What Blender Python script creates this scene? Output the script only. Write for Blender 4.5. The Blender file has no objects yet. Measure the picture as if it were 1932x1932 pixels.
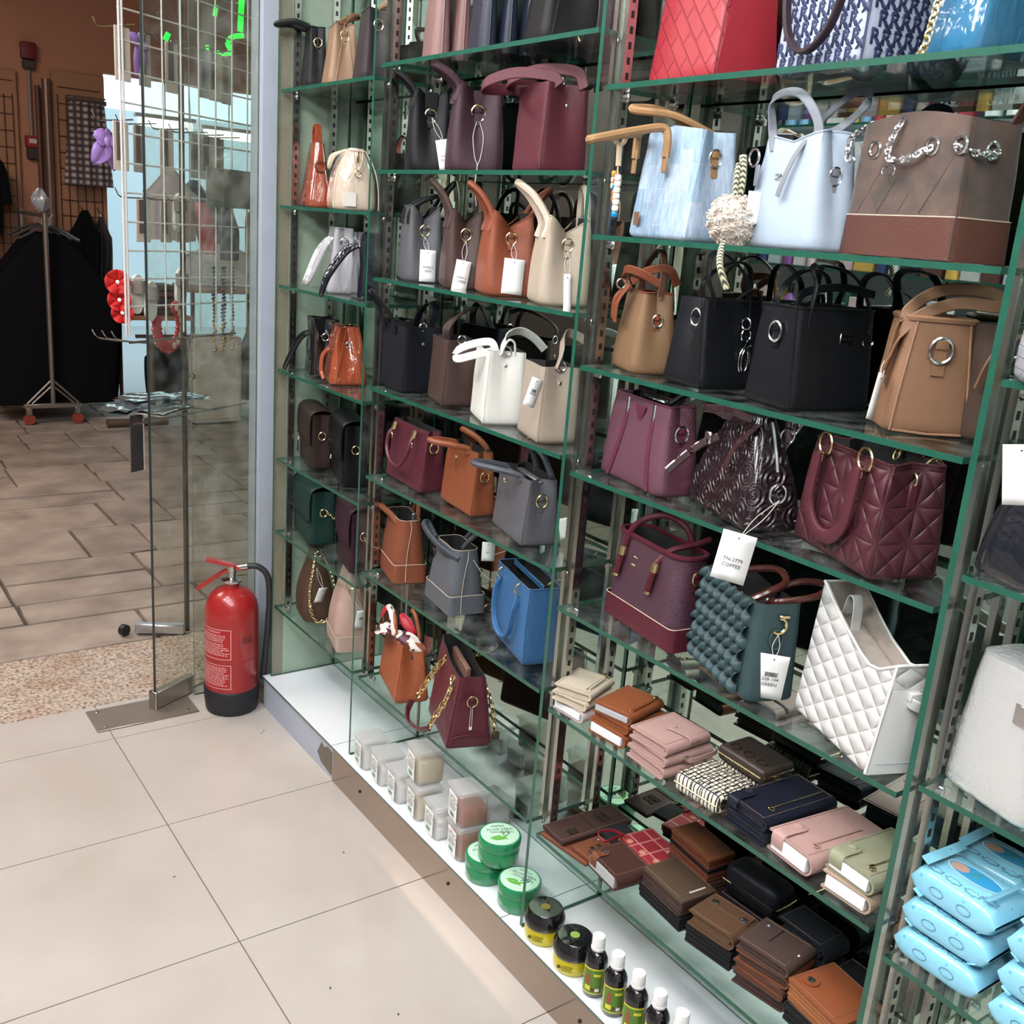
import bpy, bmesh, math, random
from mathutils import Vector, Matrix
R = random.Random(7)
scene = bpy.context.scene
col = scene.collection
PI = math.pi
# ---------------------------------------------------------------- camera
cam_d = bpy.data.cameras.new('camera'); cam = bpy.data.objects.new('camera', cam_d); col.objects.link(cam)
cam_d.sensor_width = 36.0; cam_d.lens = 36.0 * 1921.53 / 1932.0; cam_d.clip_start = 0.02
_r = Vector((0.81691, -0.57179, 0.07554)); _u = Vector((0.09524, 0.26291, 0.96011)); _f = Vector((0.56884, 0.77713, -0.26923))
cam.matrix_world = Matrix(((_r.x, _u.x, -_f.x, 0.0), (_r.y, _u.y, -_f.y, 0.0), (_r.z, _u.z, -_f.z, 1.5), (0, 0, 0, 1)))
scene.camera = cam
# ---------------------------------------------------------------- light and exposure
vs = scene.view_settings
vs.view_transform = 'Standard'; vs.look = 'None'; vs.gamma = 1.0; vs.use_curve_mapping = False
vs.exposure = 0.14
scene.cycles.max_bounces = 6; scene.cycles.transparent_max_bounces = 24
scene.cycles.glossy_bounces = 4; scene.cycles.diffuse_bounces = 2; scene.cycles.transmission_bounces = 4
scene.cycles.use_adaptive_sampling = True; scene.cycles.adaptive_threshold = 0.1; scene.cycles.adaptive_min_samples = 12
scene.cycles.caustics_reflective = False; scene.cycles.caustics_refractive = False
scene.cycles.sample_clamp_indirect = 4.0
W = bpy.data.worlds.new('daylight'); scene.world = W; W.use_nodes = True
W.node_tree.nodes['Background'].inputs[0].default_value = (0.66, 0.89, 1.0, 1)
W.node_tree.nodes['Background'].inputs[1].default_value = 1.7
def area(name, loc, sx, sy, power, color=(1, 1, 1), rot=(0, 0, 0)):
    l = bpy.data.lights.new(name, 'AREA'); l.shape = 'RECTANGLE'; l.size = sx; l.size_y = sy; l.energy = power; l.color = color
    o = bpy.data.objects.new(name, l); col.objects.link(o); o.location = loc; o.rotation_euler = rot
    return o
LAMPS = [(0.05, 2.45), (0.05, 1.55), (0.05, 0.65), (0.05, -0.25), (0.05, -1.15)]          # LED ceiling panels over the aisle
for i, (x, y) in enumerate(LAMPS):
    area('ceiling_panel_lamp', (x, y, 3.055), 0.55, 0.55, 8.5, (0.97, 0.985, 1.0))
FILL_LAMPS = [2.3, 1.45, 0.6, -0.25]                                            # fill lamps added above the opposite shelf to brighten the bag fronts
for y in FILL_LAMPS:
    area('bag_fill_lamp', (-0.40, y, 2.52), 0.30, 0.50, 15.0, (0.98, 0.985, 1.0), (0, math.radians(-48), 0))
area('lane_fill_light', (-0.5, 4.9, 3.2), 1.2, 1.6, 95.0, (1.0, 0.85, 0.74))      # warm fill added to light the lane, without a fixture

# ---------------------------------------------------------------- small helpers
def lin(c):
    def g(v):
        v /= 255.0
        return v / 12.92 if v <= 0.04045 else ((v + 0.055) / 1.055) ** 2.4
    return (g(c[0]), g(c[1]), g(c[2]), 1.0)
_mats = {}
def _new(name):
    m = bpy.data.materials.new(name); m.use_nodes = True
    nt = m.node_tree
    return m, nt, nt.nodes['Principled BSDF']
def N(nt, t, **k):
    n = nt.nodes.new(t)
    for a, v in k.items():
        if a[0] == '_': n.inputs[int(a[1:])].default_value = v
        else: setattr(n, a, v)
    return n
def L(nt, a, b): nt.links.new(a, b)
def wrap(nt, rot=0.0, scale=1.0):
    """cloth coordinates that run round a bag: (x + y, z)"""
    tc = N(nt, 'ShaderNodeTexCoord'); sx = N(nt, 'ShaderNodeSeparateXYZ'); ad = N(nt, 'ShaderNodeMath', operation='ADD'); cb = N(nt, 'ShaderNodeCombineXYZ'); mp = N(nt, 'ShaderNodeMapping')
    L(nt, tc.outputs['Object'], sx.inputs[0]); L(nt, sx.outputs[0], ad.inputs[0]); L(nt, sx.outputs[1], ad.inputs[1]); L(nt, ad.outputs[0], cb.inputs[0]); L(nt, sx.outputs[2], cb.inputs[1]); L(nt, cb.outputs[0], mp.inputs[0])
    mp.inputs['Rotation'].default_value = (0, 0, rot); mp.inputs['Scale'].default_value = (scale, scale, scale); return mp.outputs[0]
def coords(nt, scale=1.0, rot=(0, 0, 0), kind='Object'):
    tc = N(nt, 'ShaderNodeTexCoord'); mp = N(nt, 'ShaderNodeMapping')
    mp.inputs['Scale'].default_value = (scale, scale, scale) if not hasattr(scale, '__len__') else scale
    mp.inputs['Rotation'].default_value = rot
    L(nt, tc.outputs[kind], mp.inputs[0])
    return mp.outputs[0]
def bump(nt, b, h, strength=.2, dist=.002):
    n = N(nt, 'ShaderNodeBump'); n.inputs['Strength'].default_value = strength; n.inputs['Distance'].default_value = dist
    L(nt, h, n.inputs['Height']); L(nt, n.outputs[0], b.inputs['Normal']); return n
def mat(name, rgb, rough=.45, metal=0.0, coat=0.0, grain=0.0, gscale=300, var=0.0, vscale=6, spec=.5):
    key = (name, rgb, rough, metal, coat, grain, gscale, var, vscale, spec)
    if key in _mats: return _mats[key]
    m, nt, b = _new(name)
    b.inputs['Base Color'].default_value = lin(rgb); b.inputs['Roughness'].default_value = rough
    b.inputs['Metallic'].default_value = metal; b.inputs['Coat Weight'].default_value = coat; b.inputs['Coat Roughness'].default_value = .06
    b.inputs['Specular IOR Level'].default_value = spec
    if grain:
        no = N(nt, 'ShaderNodeTexNoise'); no.inputs['Scale'].default_value = gscale; no.inputs['Detail'].default_value = 3
        L(nt, coords(nt), no.inputs[0]); bump(nt, b, no.outputs[0], grain, .002)
    if var:
        no = N(nt, 'ShaderNodeTexNoise'); no.inputs['Scale'].default_value = vscale; no.inputs['Detail'].default_value = 4
        L(nt, coords(nt), no.inputs[0])
        mx = N(nt, 'ShaderNodeMixRGB'); c = lin(rgb)
        mx.inputs[1].default_value = tuple(v * (1 - var) for v in c[:3]) + (1,); mx.inputs[2].default_value = tuple(min(1, v * (1 + var)) for v in c[:3]) + (1,)
        L(nt, no.outputs[0], mx.inputs[0]); L(nt, mx.outputs[0], b.inputs['Base Color'])
    _mats[key] = m
    return m
def leather(rgb, rough=.42, grain=.25):
    k = .90 if max(rgb) < 200 else .96
    k = .74 if max(rgb) < 46 else k
    return mat('leather', tuple(int(c * k) for c in rgb), rough + .06, grain=grain, gscale=420, var=.10, vscale=9, spec=.22 if max(rgb) < 60 else .36)
def patent(rgb):
    key = ('patent', rgb)
    if key in _mats: return _mats[key]
    m, nt, b = _new('patent_leather'); b.inputs['Base Color'].default_value = lin(rgb); b.inputs['Roughness'].default_value = .1
    b.inputs['Coat Weight'].default_value = 1.0; b.inputs['Coat Roughness'].default_value = .03
    no = N(nt, 'ShaderNodeTexNoise'); no.inputs['Scale'].default_value = 38; no.inputs['Detail'].default_value = 2; no.inputs['Distortion'].default_value = 1.2
    L(nt, coords(nt, (1, 1, .55)), no.inputs[0]); bump(nt, b, no.outputs[0], .5, .006)
    _mats[key] = m; return m
GOLD = mat('gold_metal', (218, 196, 148), .24, 1.0)
SILVER = mat('silver_metal', (215, 215, 218), .18, 1.0)
CHROME = mat('chrome', (190, 188, 184), .2, 1.0)
DARKHOLE = mat('slot_shadow', (22, 20, 20), .7)
PAPER = mat('white_card', (238, 238, 236), .6)
INK = mat('black_ink', (35, 35, 38), .6)
GREENINK = mat('green_ink', (70, 160, 120), .6)
STRING = mat('clear_string', (215, 210, 205), .4)
LINING = mat('dark_lining', (30, 26, 28), .8)

def shade(me, ang=40):
    me.polygons.foreach_set('use_smooth', [True] * len(me.polygons))
    if ang: me.set_sharp_from_angle(angle=math.radians(ang))
class MB:
    def __init__(s): s.v = []; s.f = []
    def add(s, vf, M=None):
        v, f = vf; o = len(s.v)
        s.v += [tuple(M @ Vector(p)) for p in v] if M is not None else [tuple(p) for p in v]
        s.f += [tuple(i + o for i in q) for q in f]; return s
    def mesh(s, name, m=None, ang=40):
        me = bpy.data.meshes.new(name); me.from_pydata(s.v, [], s.f)
        if m is not None: me.materials.append(m)
        shade(me, ang); return me
    def build(s, name, m, parent=None, loc=None, rot=None, ang=40):
        o = bpy.data.objects.new(name, s.mesh(name, m, ang)); col.objects.link(o)
        if parent is not None: o.parent = parent
        if loc is not None: o.location = loc
        if rot is not None: o.rotation_euler = rot
        return o
def one(vf, name, m, parent=None, loc=None, rot=None, ang=40):
    return MB().add(vf).build(name, m, parent, loc, rot, ang)
def tag(o, label, cat=None, group=None, kind=None):
    if label: o['label'] = label
    if cat: o['category'] = cat
    if group: o['group'] = group
    if kind: o['kind'] = kind
    return o
def thing(name, label, cat, loc=(0, 0, 0), rz=0.0, group=None):
    o = bpy.data.objects.new(name, None); col.objects.link(o); o.empty_display_size = .02
    o.location = loc; o.rotation_euler = (0, 0, math.radians(rz)); return tag(o, label, cat, group)
def inst(me, name, parent=None, loc=(0, 0, 0), rot=(0, 0, 0), sc=(1, 1, 1)):
    o = bpy.data.objects.new(name, me); col.objects.link(o)
    if parent is not None: o.parent = parent
    o.location = loc; o.rotation_euler = rot; o.scale = sc; return o
def copy_tree(o, parent=None):
    c = o.copy(); col.objects.link(c)
    if parent is not None: c.parent = parent
    for ch in list(o.children): copy_tree(ch, c)
    return c
_bc = {}
def box(cx, cy, cz, sx, sy, sz, bev=0.0, seg=1):
    key = (round(sx, 4), round(sy, 4), round(sz, 4), bev, seg)
    if key not in _bc:
        bm = bmesh.new(); bmesh.ops.create_cube(bm, size=1)
        for v in bm.verts: v.co = Vector((v.co.x * sx, v.co.y * sy, v.co.z * sz))
        if bev: bmesh.ops.bevel(bm, geom=bm.edges[:], offset=min(bev, .49 * min(sx, sy, sz)), segments=seg, affect='EDGES', profile=.5)
        bm.verts.index_update()
        _bc[key] = ([v.co.copy() for v in bm.verts], [tuple(v.index for v in f.verts) for f in bm.faces]); bm.free()
    v, f = _bc[key]
    return [(p.x + cx, p.y + cy, p.z + cz) for p in v], f
def spline(pts, n=6, closed=False):
    P = [Vector(p) for p in pts]; out = []; m = len(P)
    for i in range(m if closed else m - 1):
        a = P[(i - 1) % m] if (closed or i > 0) else P[0] * 2 - P[1]
        b, c = P[i], P[(i + 1) % m]
        d = P[(i + 2) % m] if (closed or i + 2 < m) else P[-1] * 2 - P[-2]
        for k in range(n):
            t = k / n
            out.append(.5 * (2 * b + (c - a) * t + (2 * a - 5 * b + 4 * c - d) * t * t + (3 * b - a - 3 * c + d) * t ** 3))
    if not closed: out.append(P[-1])
    return out
def sweep(pts, prof, closed=False, up=None, cap=True):
    """prof: list of (u, v) cross-section points; u along the hint direction 'up', v across it"""
    P = [Vector(p) for p in pts]; n = len(P); m = len(prof); V = []; F = []
    nrm = None
    for i in range(n):
        if closed: t = P[(i + 1) % n] - P[i - 1]
        else: t = P[min(i + 1, n - 1)] - P[max(i - 1, 0)]
        if t.length < 1e-9: t = Vector((0, 0, 1))
        t.normalize()
        h = Vector(up) if up is not None else (nrm if nrm is not None else (Vector((0, 0, 1)) if abs(t.z) < .9 else Vector((1, 0, 0))))
        u = h - t * h.dot(t)
        if u.length < 1e-4: u = (nrm if nrm is not None else Vector((1, 0, 0))); u = u - t * u.dot(t)
        u.normalize(); nrm = u; w = t.cross(u)
        for a, b in prof: V.append(P[i] + u * a + w * b)
    for i in range(n if closed else n - 1):
        j = (i + 1) % n
        for k in range(m):
            l = (k + 1) % m
            F.append((i * m + k, j * m + k, j * m + l, i * m + l))
    if not closed and cap:
        F.append(tuple(range(m - 1, -1, -1))[::-1][::-1]); F.append(tuple((n - 1) * m + k for k in range(m)))
    return V, F
def circ(r, n=8): return [(r * math.cos(2 * PI * k / n), r * math.sin(2 * PI * k / n)) for k in range(n)]
def tube(pts, r, n=8, closed=False): return sweep(pts, circ(r, n), closed)
def ribbon(pts, w, th, up, closed=False):
    a, b = w / 2, th / 2; c = min(b * .8, a * .3)
    return sweep(pts, [(a, -b + c), (a, b - c), (a - c, b), (-a + c, b), (-a, b - c), (-a, -b + c), (-a + c, -b), (a - c, -b)], closed, up)
def ring(c, Rr, r, ax='x', a0=0.0, a1=2 * PI, n=20, sq=1.0):
    full = abs(a1 - a0) > 6.28; k = n if full else n + 1; pts = []
    for i in range(k):
        a = a0 + (a1 - a0) * i / n; p = Rr * math.cos(a), Rr * sq * math.sin(a)
        pts.append({'x': (c[0], c[1] + p[0], c[2] + p[1]), 'y': (c[0] + p[0], c[1], c[2] + p[1]), 'z': (c[0] + p[0], c[1] + p[1], c[2])}[ax])
    return tube(pts, r, 6, full)
def lathe(prof, n=28, cx=0, cy=0):
    V = []; F = []; m = len(prof)
    for i in range(n):
        a = 2 * PI * i / n
        for r, z in prof: V.append((cx + r * math.cos(a), cy + r * math.sin(a), z))
    for i in range(n):
        j = (i + 1) % n
        for k in range(m - 1): F.append((i * m + k, j * m + k, j * m + k + 1, i * m + k + 1))
    F.append(tuple(i * m for i in range(n))[::-1]); F.append(tuple(i * m + m - 1 for i in range(n)))
    return V, F
def prism(poly, y0, y1):
    """polygon in x,z pulled along y"""
    n = len(poly); V = [(x, y0, z) for x, z in poly] + [(x, y1, z) for x, z in poly]
    F = [tuple(range(n)), tuple(range(2 * n - 1, n - 1, -1))] + [(i, i + n, (i + 1) % n + n, (i + 1) % n) for i in range(n)]
    return V, F
def grid(fn, nu, nv, closed_u=False):
    V = [fn(i / (nu if closed_u else nu - 1), j / (nv - 1)) for j in range(nv) for i in range(nu)]; F = []
    for j in range(nv - 1):
        for i in range(nu if closed_u else nu - 1):
            k = (i + 1) % nu
            F.append((j * nu + i, j * nu + k, (j + 1) * nu + k, (j + 1) * nu + i))
    return V, F
def mesh_obj(o): return o.data
def solidify(o, th, off=0.0):
    m = o.modifiers.new('solid', 'SOLIDIFY'); m.thickness = th; m.offset = off; return o
_tx = {}
def text_vf(s, size, align='CENTER', bold=0.0):
    key = (s, align, bold)
    if key not in _tx:
        cu = bpy.data.curves.new('t', 'FONT'); cu.body = s; cu.size = 1; cu.align_x = align; cu.align_y = 'CENTER'; cu.resolution_u = 2; cu.offset = bold
        o = bpy.data.objects.new('t', cu); col.objects.link(o)
        dg = bpy.context.evaluated_depsgraph_get(); me = bpy.data.meshes.new_from_object(o.evaluated_get(dg))
        _tx[key] = ([v.co.copy() for v in me.vertices], [tuple(p.vertices) for p in me.polygons])
        bpy.data.objects.remove(o); bpy.data.curves.remove(cu); bpy.data.meshes.remove(me)
    v, f = _tx[key]
    return [(p.x * size, p.y * size, 0.0) for p in v], f
def frame(origin, right, up):
    r = Vector(right).normalized(); u = Vector(up); u = (u - r * u.dot(r)).normalized(); n = r.cross(u)
    return Matrix(((r.x, u.x, n.x, origin[0]), (r.y, u.y, n.y, origin[1]), (r.z, u.z, n.z, origin[2]), (0, 0, 0, 1)))
def bars(w, h, n=14, seed=1):
    q = random.Random(seed); V = []; F = []; x = -w / 2
    while x < w / 2 - .0005:
        b = w / n * q.choice((.35, .6, .9)); o = len(V)
        V += [(x, -h / 2, 0), (x + b, -h / 2, 0), (x + b, h / 2, 0), (x, h / 2, 0)]; F.append((o, o + 1, o + 2, o + 3)); x += b + w / n * .45
    return V, F
def dashes(w, h, rows, seed=2, fill=.9):
    """rows of short unreadable print"""
    q = random.Random(seed); V = []; F = []; lh = h / rows
    for r in range(rows):
        y = h / 2 - (r + .5) * lh; x = -w / 2
        e = w / 2 * q.uniform(.5, 1) if fill < 1 else w / 2
        while x < e:
            b = min(w * q.uniform(.06, .2), e - x + .0001); o = len(V)
            V += [(x, y - lh * .22, 0), (x + b, y - lh * .22, 0), (x + b, y + lh * .22, 0), (x, y + lh * .22, 0)]; F.append((o, o + 1, o + 2, o + 3)); x += b + w * .035
    return V, F
# ---------------------------------------------------------------- materials of the setting
def glass_mat(name, tint, refl_rough=.02, ior=1.5, dirt=0.0):
    m, nt, b = _new(name); nt.nodes.remove(b); out = nt.nodes['Material Output']
    tr = N(nt, 'ShaderNodeBsdfTransparent'); tr.inputs[0].default_value = tint + (1,)
    gl = N(nt, 'ShaderNodeBsdfGlossy'); gl.inputs[0].default_value = (.95, 1, .98, 1); gl.inputs['Roughness'].default_value = refl_rough
    lw = N(nt, 'ShaderNodeLayerWeight'); lw.inputs[0].default_value = .5; pw = N(nt, 'ShaderNodeMath', operation='POWER'); pw.inputs[1].default_value = 5.0; L(nt, lw.outputs['Facing'], pw.inputs[0])
    fr = N(nt, 'ShaderNodeMapRange'); f0 = ((ior - 1) / (ior + 1)) ** 2; fr.inputs[3].default_value = f0; fr.inputs[4].default_value = 1.0; L(nt, pw.outputs[0], fr.inputs[0])
    mx = N(nt, 'ShaderNodeMixShader'); L(nt, fr.outputs[0], mx.inputs[0]); L(nt, tr.outputs[0], mx.inputs[1]); L(nt, gl.outputs[0], mx.inputs[2])
    last = mx
    if dirt:
        df = N(nt, 'ShaderNodeBsdfDiffuse'); df.inputs[0].default_value = (.75, .8, .78, 1)
        no = N(nt, 'ShaderNodeTexNoise'); no.inputs['Scale'].default_value = 22; no.inputs['Detail'].default_value = 5; L(nt, coords(nt), no.inputs[0])
        mr = N(nt, 'ShaderNodeMapRange'); mr.inputs[1].default_value = .4; mr.inputs[2].default_value = .8; mr.inputs[3].default_value = 0; mr.inputs[4].default_value = dirt
        L(nt, no.outputs[0], mr.inputs[0]); m2 = N(nt, 'ShaderNodeMixShader'); L(nt, mr.outputs[0], m2.inputs[0]); L(nt, mx.outputs[0], m2.inputs[1]); L(nt, df.outputs[0], m2.inputs[2]); last = m2
    L(nt, last.outputs[0], out.inputs[0]); return m
GLASS = glass_mat('shelf_glass', (.93, .975, .955), .03, 1.45, .08)
PANE = glass_mat('partition_glass', (.93, .975, .955), .02, 1.42, .05)
DOORGLASS = glass_mat('door_glass', (.91, .935, .905), .02, 1.5, .10)
EDGE = mat('green_glass_edge', (34, 86, 70), .18, spec=.6, var=.25, vscale=40)
MIRROR = mat('mirror_silvering', (205, 220, 212), .012, 1.0)
STEEL = mat('brushed_steel', (178, 170, 160), .42, .8)
PLINTH = mat('polished_steel_plinth', (176, 162, 150), .13, 1.0)
ACRYL = mat('white_platform', (236, 240, 244), .22, coat=.3)
GREYPAINT = mat('pale_grey_paint', (176, 184, 198), .55)
def edge_glass(name, x0, x1, y0, y1, z0, z1, m, parent=None, thin='z', edge=EDGE):
    """a pane with clear faces and green cut edges"""
    v, f = box((x0 + x1) / 2, (y0 + y1) / 2, (z0 + z1) / 2, x1 - x0, y1 - y0, z1 - z0)
    me = bpy.data.meshes.new(name); me.from_pydata(v, [], f); me.materials.append(m); me.materials.append(edge)
    ax = 'xyz'.index(thin)
    for p in me.polygons: p.material_index = 0 if abs(p.normal[ax]) > .5 else 1
    o = bpy.data.objects.new(name, me); col.objects.link(o)
    if parent is not None: o.parent = parent
    return o
# ---------------------------------------------------------------- floor of the shop
TILE = .4935
def tile_mat():
    m, nt, b = _new('glazed_floor_tile'); b.inputs['Roughness'].default_value = .17; b.inputs['Coat Weight'].default_value = .25; b.inputs['Coat Roughness'].default_value = .1
    no = N(nt, 'ShaderNodeTexNoise'); no.inputs['Scale'].default_value = 3.0; no.inputs['Detail'].default_value = 5
    geo = N(nt, 'ShaderNodeNewGeometry'); L(nt, geo.outputs['Position'], no.inputs[0])
    cr = N(nt, 'ShaderNodeValToRGB'); cr.color_ramp.elements[0].position = .3; cr.color_ramp.elements[0].color = lin((182, 172, 163)); cr.color_ramp.elements[1].position = .75; cr.color_ramp.elements[1].color = lin((195, 187, 180))
    L(nt, no.outputs[0], cr.inputs[0]); L(nt, cr.outputs[0], b.inputs['Base Color']); return m
TILEM = tile_mat()
GROUT = mat('grout', (112, 98, 86), .8)
fl = tag(one(box(.2, .7, -.012, 2.3, 4.6, .02), 'floor', GROUT), 'beige glazed tile floor of the shop', kind='structure')
tm = MB().add(box(0, 0, 0, 1, 1, .012)).mesh('floor_tile', TILEM)
xs = [.67 + k * TILE for k in (-4, -3, -2, -1, 0, 1)]
ys = [1.770 + k * TILE for k in range(-7, 3)] + [2.984]
for i in range(len(xs) - 1):
    for j in range(len(ys) - 1):
        a, b_, c, d = xs[i], min(xs[i + 1], 1.125), ys[j], ys[j + 1]
        inst(tm, 'floor_tile', fl, ((a + b_) / 2, (c + d) / 2, -.006), (0, 0, 0), (b_ - a - .0028, d - c - .0028, 1))
# dirt specks on the floor
for x, y in ((.776, 1.55), (1.05, 2.60), (1.06, 2.61), (.62, 2.05), (1.0, 1.95), (.86, 1.42)):
    one(box(0, 0, 0, .006, .003, .001, .0003), 'dirt_speck', mat('dirt', (70, 66, 60), .8), fl, (x, y, .0008), (0, 0, R.uniform(0, 3)))
# threshold of speckled granite
def granite_mat():
    m, nt, b = _new('speckled_granite'); b.inputs['Roughness'].default_value = .55
    n1 = N(nt, 'ShaderNodeTexNoise'); n1.inputs['Scale'].default_value = 90; n1.inputs['Detail'].default_value = 4; n1.inputs['Roughness'].default_value = .7
    n2 = N(nt, 'ShaderNodeTexNoise'); n2.inputs['Scale'].default_value = 7; n2.inputs['Detail'].default_value = 2
    c = coords(nt); L(nt, c, n1.inputs[0]); L(nt, c, n2.inputs[0])
    cr = N(nt, 'ShaderNodeValToRGB'); e = cr.color_ramp.elements
    e[0].position = .36; e[0].color = lin((92, 82, 76)); e[1].position = .58; e[1].color = lin((200, 184, 168)); x = e.new(.47); x.color = lin((164, 148, 134))
    L(nt, n1.outputs[0], cr.inputs[0]); mx = N(nt, 'ShaderNodeMixRGB', blend_type='MULTIPLY'); mx.inputs[2].default_value = lin((238, 220, 210))
    mr = N(nt, 'ShaderNodeMapRange'); mr.inputs[1].default_value = .45; mr.inputs[2].default_value = .7; L(nt, n2.outputs[0], mr.inputs[0]); L(nt, mr.outputs[0], mx.inputs[0])
    L(nt, cr.outputs[0], mx.inputs[1]); L(nt, mx.outputs[0], b.inputs['Base Color']); return m
th = tag(one(box(.3, 3.2, -.028, 2.9, .43, .06, .004), 'trim_1', granite_mat()), 'speckled granite threshold slab', kind='structure')
# paving of the covered lane outside
def stone_mat():
    m, nt, b = _new('paving_stone'); b.inputs['Roughness'].default_value = .6
    oi = N(nt, 'ShaderNodeObjectInfo'); n1 = N(nt, 'ShaderNodeTexNoise'); n1.inputs['Scale'].default_value = 5; n1.inputs['Detail'].default_value = 6
    geo = N(nt, 'ShaderNodeNewGeometry'); L(nt, geo.outputs['Position'], n1.inputs[0])
    cr = N(nt, 'ShaderNodeValToRGB'); cr.color_ramp.elements[0].position = .3; cr.color_ramp.elements[0].color = lin((128, 114, 104)); cr.color_ramp.elements[1].position = .75; cr.color_ramp.elements[1].color = lin((176, 162, 150))
    L(nt, n1.outputs[0], cr.inputs[0]); hv = N(nt, 'ShaderNodeHueSaturation'); mr = N(nt, 'ShaderNodeMapRange'); mr.inputs[3].default_value = .86; mr.inputs[4].default_value = 1.1
    L(nt, oi.outputs['Random'], mr.inputs[0]); L(nt, mr.outputs[0], hv.inputs['Value']); L(nt, cr.outputs[0], hv.inputs['Color']); L(nt, hv.outputs[0], b.inputs['Base Color'])
    n2 = N(nt, 'ShaderNodeTexNoise'); n2.inputs['Scale'].default_value = 14; n2.inputs['Detail'].default_value = 5; L(nt, geo.outputs['Position'], n2.inputs[0]); bump(nt, b, n2.outputs[0], .5, .012)
    return m
STONE = stone_mat()
pv = tag(one(box(1.6, 7.4, -.05, 9, 8.2, .04), 'trim_2', mat('paving_joint', (70, 60, 54), .9)), 'grey brown stone paving of the lane outside', kind='structure')
pm = MB().add(box(0, 0, 0, 1, 1, .04, .006)).mesh('paving_stone', STONE)
y = 3.425; q = random.Random(3)
while y < 8.1:
    dy = q.choice((.20, .30, .42, .46)) if y < 6.5 else .45
    x = -1.2 + q.uniform(0, .3)
    while x < 4.2:
        dx = q.choice((.28, .42, .55, .66))
        if dy > .4 and q.random() < .35:
            h = dy * .5
            inst(pm, 'paving_stone', pv, (x + dx / 2, y + h / 2, -.022 + q.uniform(-.002, .002)), (0, 0, 0), (dx - .012, h - .012, 1))
            inst(pm, 'paving_stone', pv, (x + dx / 2, y + h * 1.5, -.022 + q.uniform(-.002, .002)), (0, 0, 0), (dx - .012, h - .012, 1))
        else:
            inst(pm, 'paving_stone', pv, (x + dx / 2, y + dy / 2, -.022 + q.uniform(-.002, .002)), (0, 0, 0), (dx - .012, dy - .012, 1))
        x += dx
    y += dy
# ---------------------------------------------------------------- walls, ceiling
WHITEW = mat('white_wall_paint', (214, 212, 206), .7)
CEIL = mat('ceiling_paint', (225, 225, 222), .8)
tag(one(box(1.40, .45, 1.54, .08, 5.3, 3.1), 'wall_right', WHITEW), 'white wall behind the glass shelving', kind='structure')
tag(one(box(-.80, .4, 1.54, .08, 5.2, 3.1), 'wall_left', WHITEW), 'white wall behind the cosmetics shelf', kind='structure')
tag(one(box(.30, -2.2, 1.54, 2.3, .08, 3.1), 'wall_back', WHITEW), 'white wall at the back of the shop', kind='structure')
tag(one(box(.3, .36, 3.12, 2.3, 5.2, .06), 'ceiling', CEIL), 'white ceiling of the shop', kind='structure')
PIERM = mat('chipped_pier_paint', (172, 180, 194), .6, var=.08, vscale=12)
pier = tag(one(box(1.30, 2.945, 1.54, .29, .09, 3.1), 'wall_far', PIERM), 'pale grey painted pier beside the shop door', kind='structure')
JAMB = mat('beige_jamb', (168, 150, 132), .6, var=.12, vscale=20)
one(box(1.158, 2.7580, 1.23, .036, .006, 2.25), 'jamb_strip', JAMB, pier)
one(box(1.261, 2.7580, 1.23, .168, .006, 2.25), 'backing_panel', mat('pale_green_panel', (200, 206, 190), .35, var=.06, vscale=5), pier)
# added rail and heads that carry the fill lamps
rl = thing('fill_lamp_rail', 'added white rail of fill lamps above the opposite cosmetics shelf', 'lamp rail', (-.47, 1.0, 2.60)); one(box(0, 0, 0, .03, 3.4, .02), 'rail', WHITEW, rl); [one(tube([(0, yy, 0), (0, yy, .49)], .006, 6), 'hanger_rod', CHROME, rl) for yy in (-1.4, 0, 1.4)]
for y in FILL_LAMPS: one(box(0, 0, 0, .34, .54, .03, .004), 'fill_lamp_head', WHITEW, rl, (-.414 + .47 - .012, y - 1.0, 2.535 - 2.60), (0, math.radians(-48), 0))
# LED panels in the ceiling
for i, (x, y) in enumerate(LAMPS):
    t = thing('ceiling_light', 'square white LED ceiling panel, %s from the shop door' % ('first', 'second', 'third', 'fourth', 'fifth')[i], 'ceiling light', (x, y, 3.09), 0, 'LED panels in the ceiling')
    fr = MB()
    for a, b_ in ((-.3, 0), (.3, 0)): fr.add(box(a, 0, -.012, .02, .62, .024))
    for a, b_ in ((0, -.3), (0, .3)): fr.add(box(0, b_, -.012, .62, .02, .024))
    fr.build('frame', WHITEW, t)
    em = mat('led_diffuser', (250, 250, 248), .5); em.node_tree.nodes['Principled BSDF'].inputs['Emission Color'].default_value = (1, .98, .95, 1); em.node_tree.nodes['Principled BSDF'].inputs['Emission Strength'].default_value = 6.0
    one(box(0, 0, -.01, .58, .58, .008), 'diffuser', em, t)
# ---------------------------------------------------------------- display unit: plinth, platform, mirror, partitions, posts, shelves
XF, XM = 1.137, 1.346
tag(one(box(1.233, 2.515, .050, .226, .49, .100), 'plinth', GREYPAINT), 'pale grey painted end of the display plinth by the extinguisher', 'plinth')
pl = thing('plinth', 'polished steel plinth under the glass display shelves', 'plinth', (0, 0, 0))
one(box(1.233, .24, .048, .222, 4.05, .096), 'core', mat('plinth_core', (120, 112, 104), .6), pl)
one(box(1.1195, .24, .049, .004, 4.05, .098), 'steel_face', PLINTH, pl)
for y in (2.10, 1.66, 1.18, .7):
    one(lathe([(.004, 0), (.004, .002), (.0025, .003)], 10), 'screw', mat('screw_dark', (60, 52, 46), .5, .6), pl, (1.1172, y, .055), (0, -PI / 2, 0))
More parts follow.
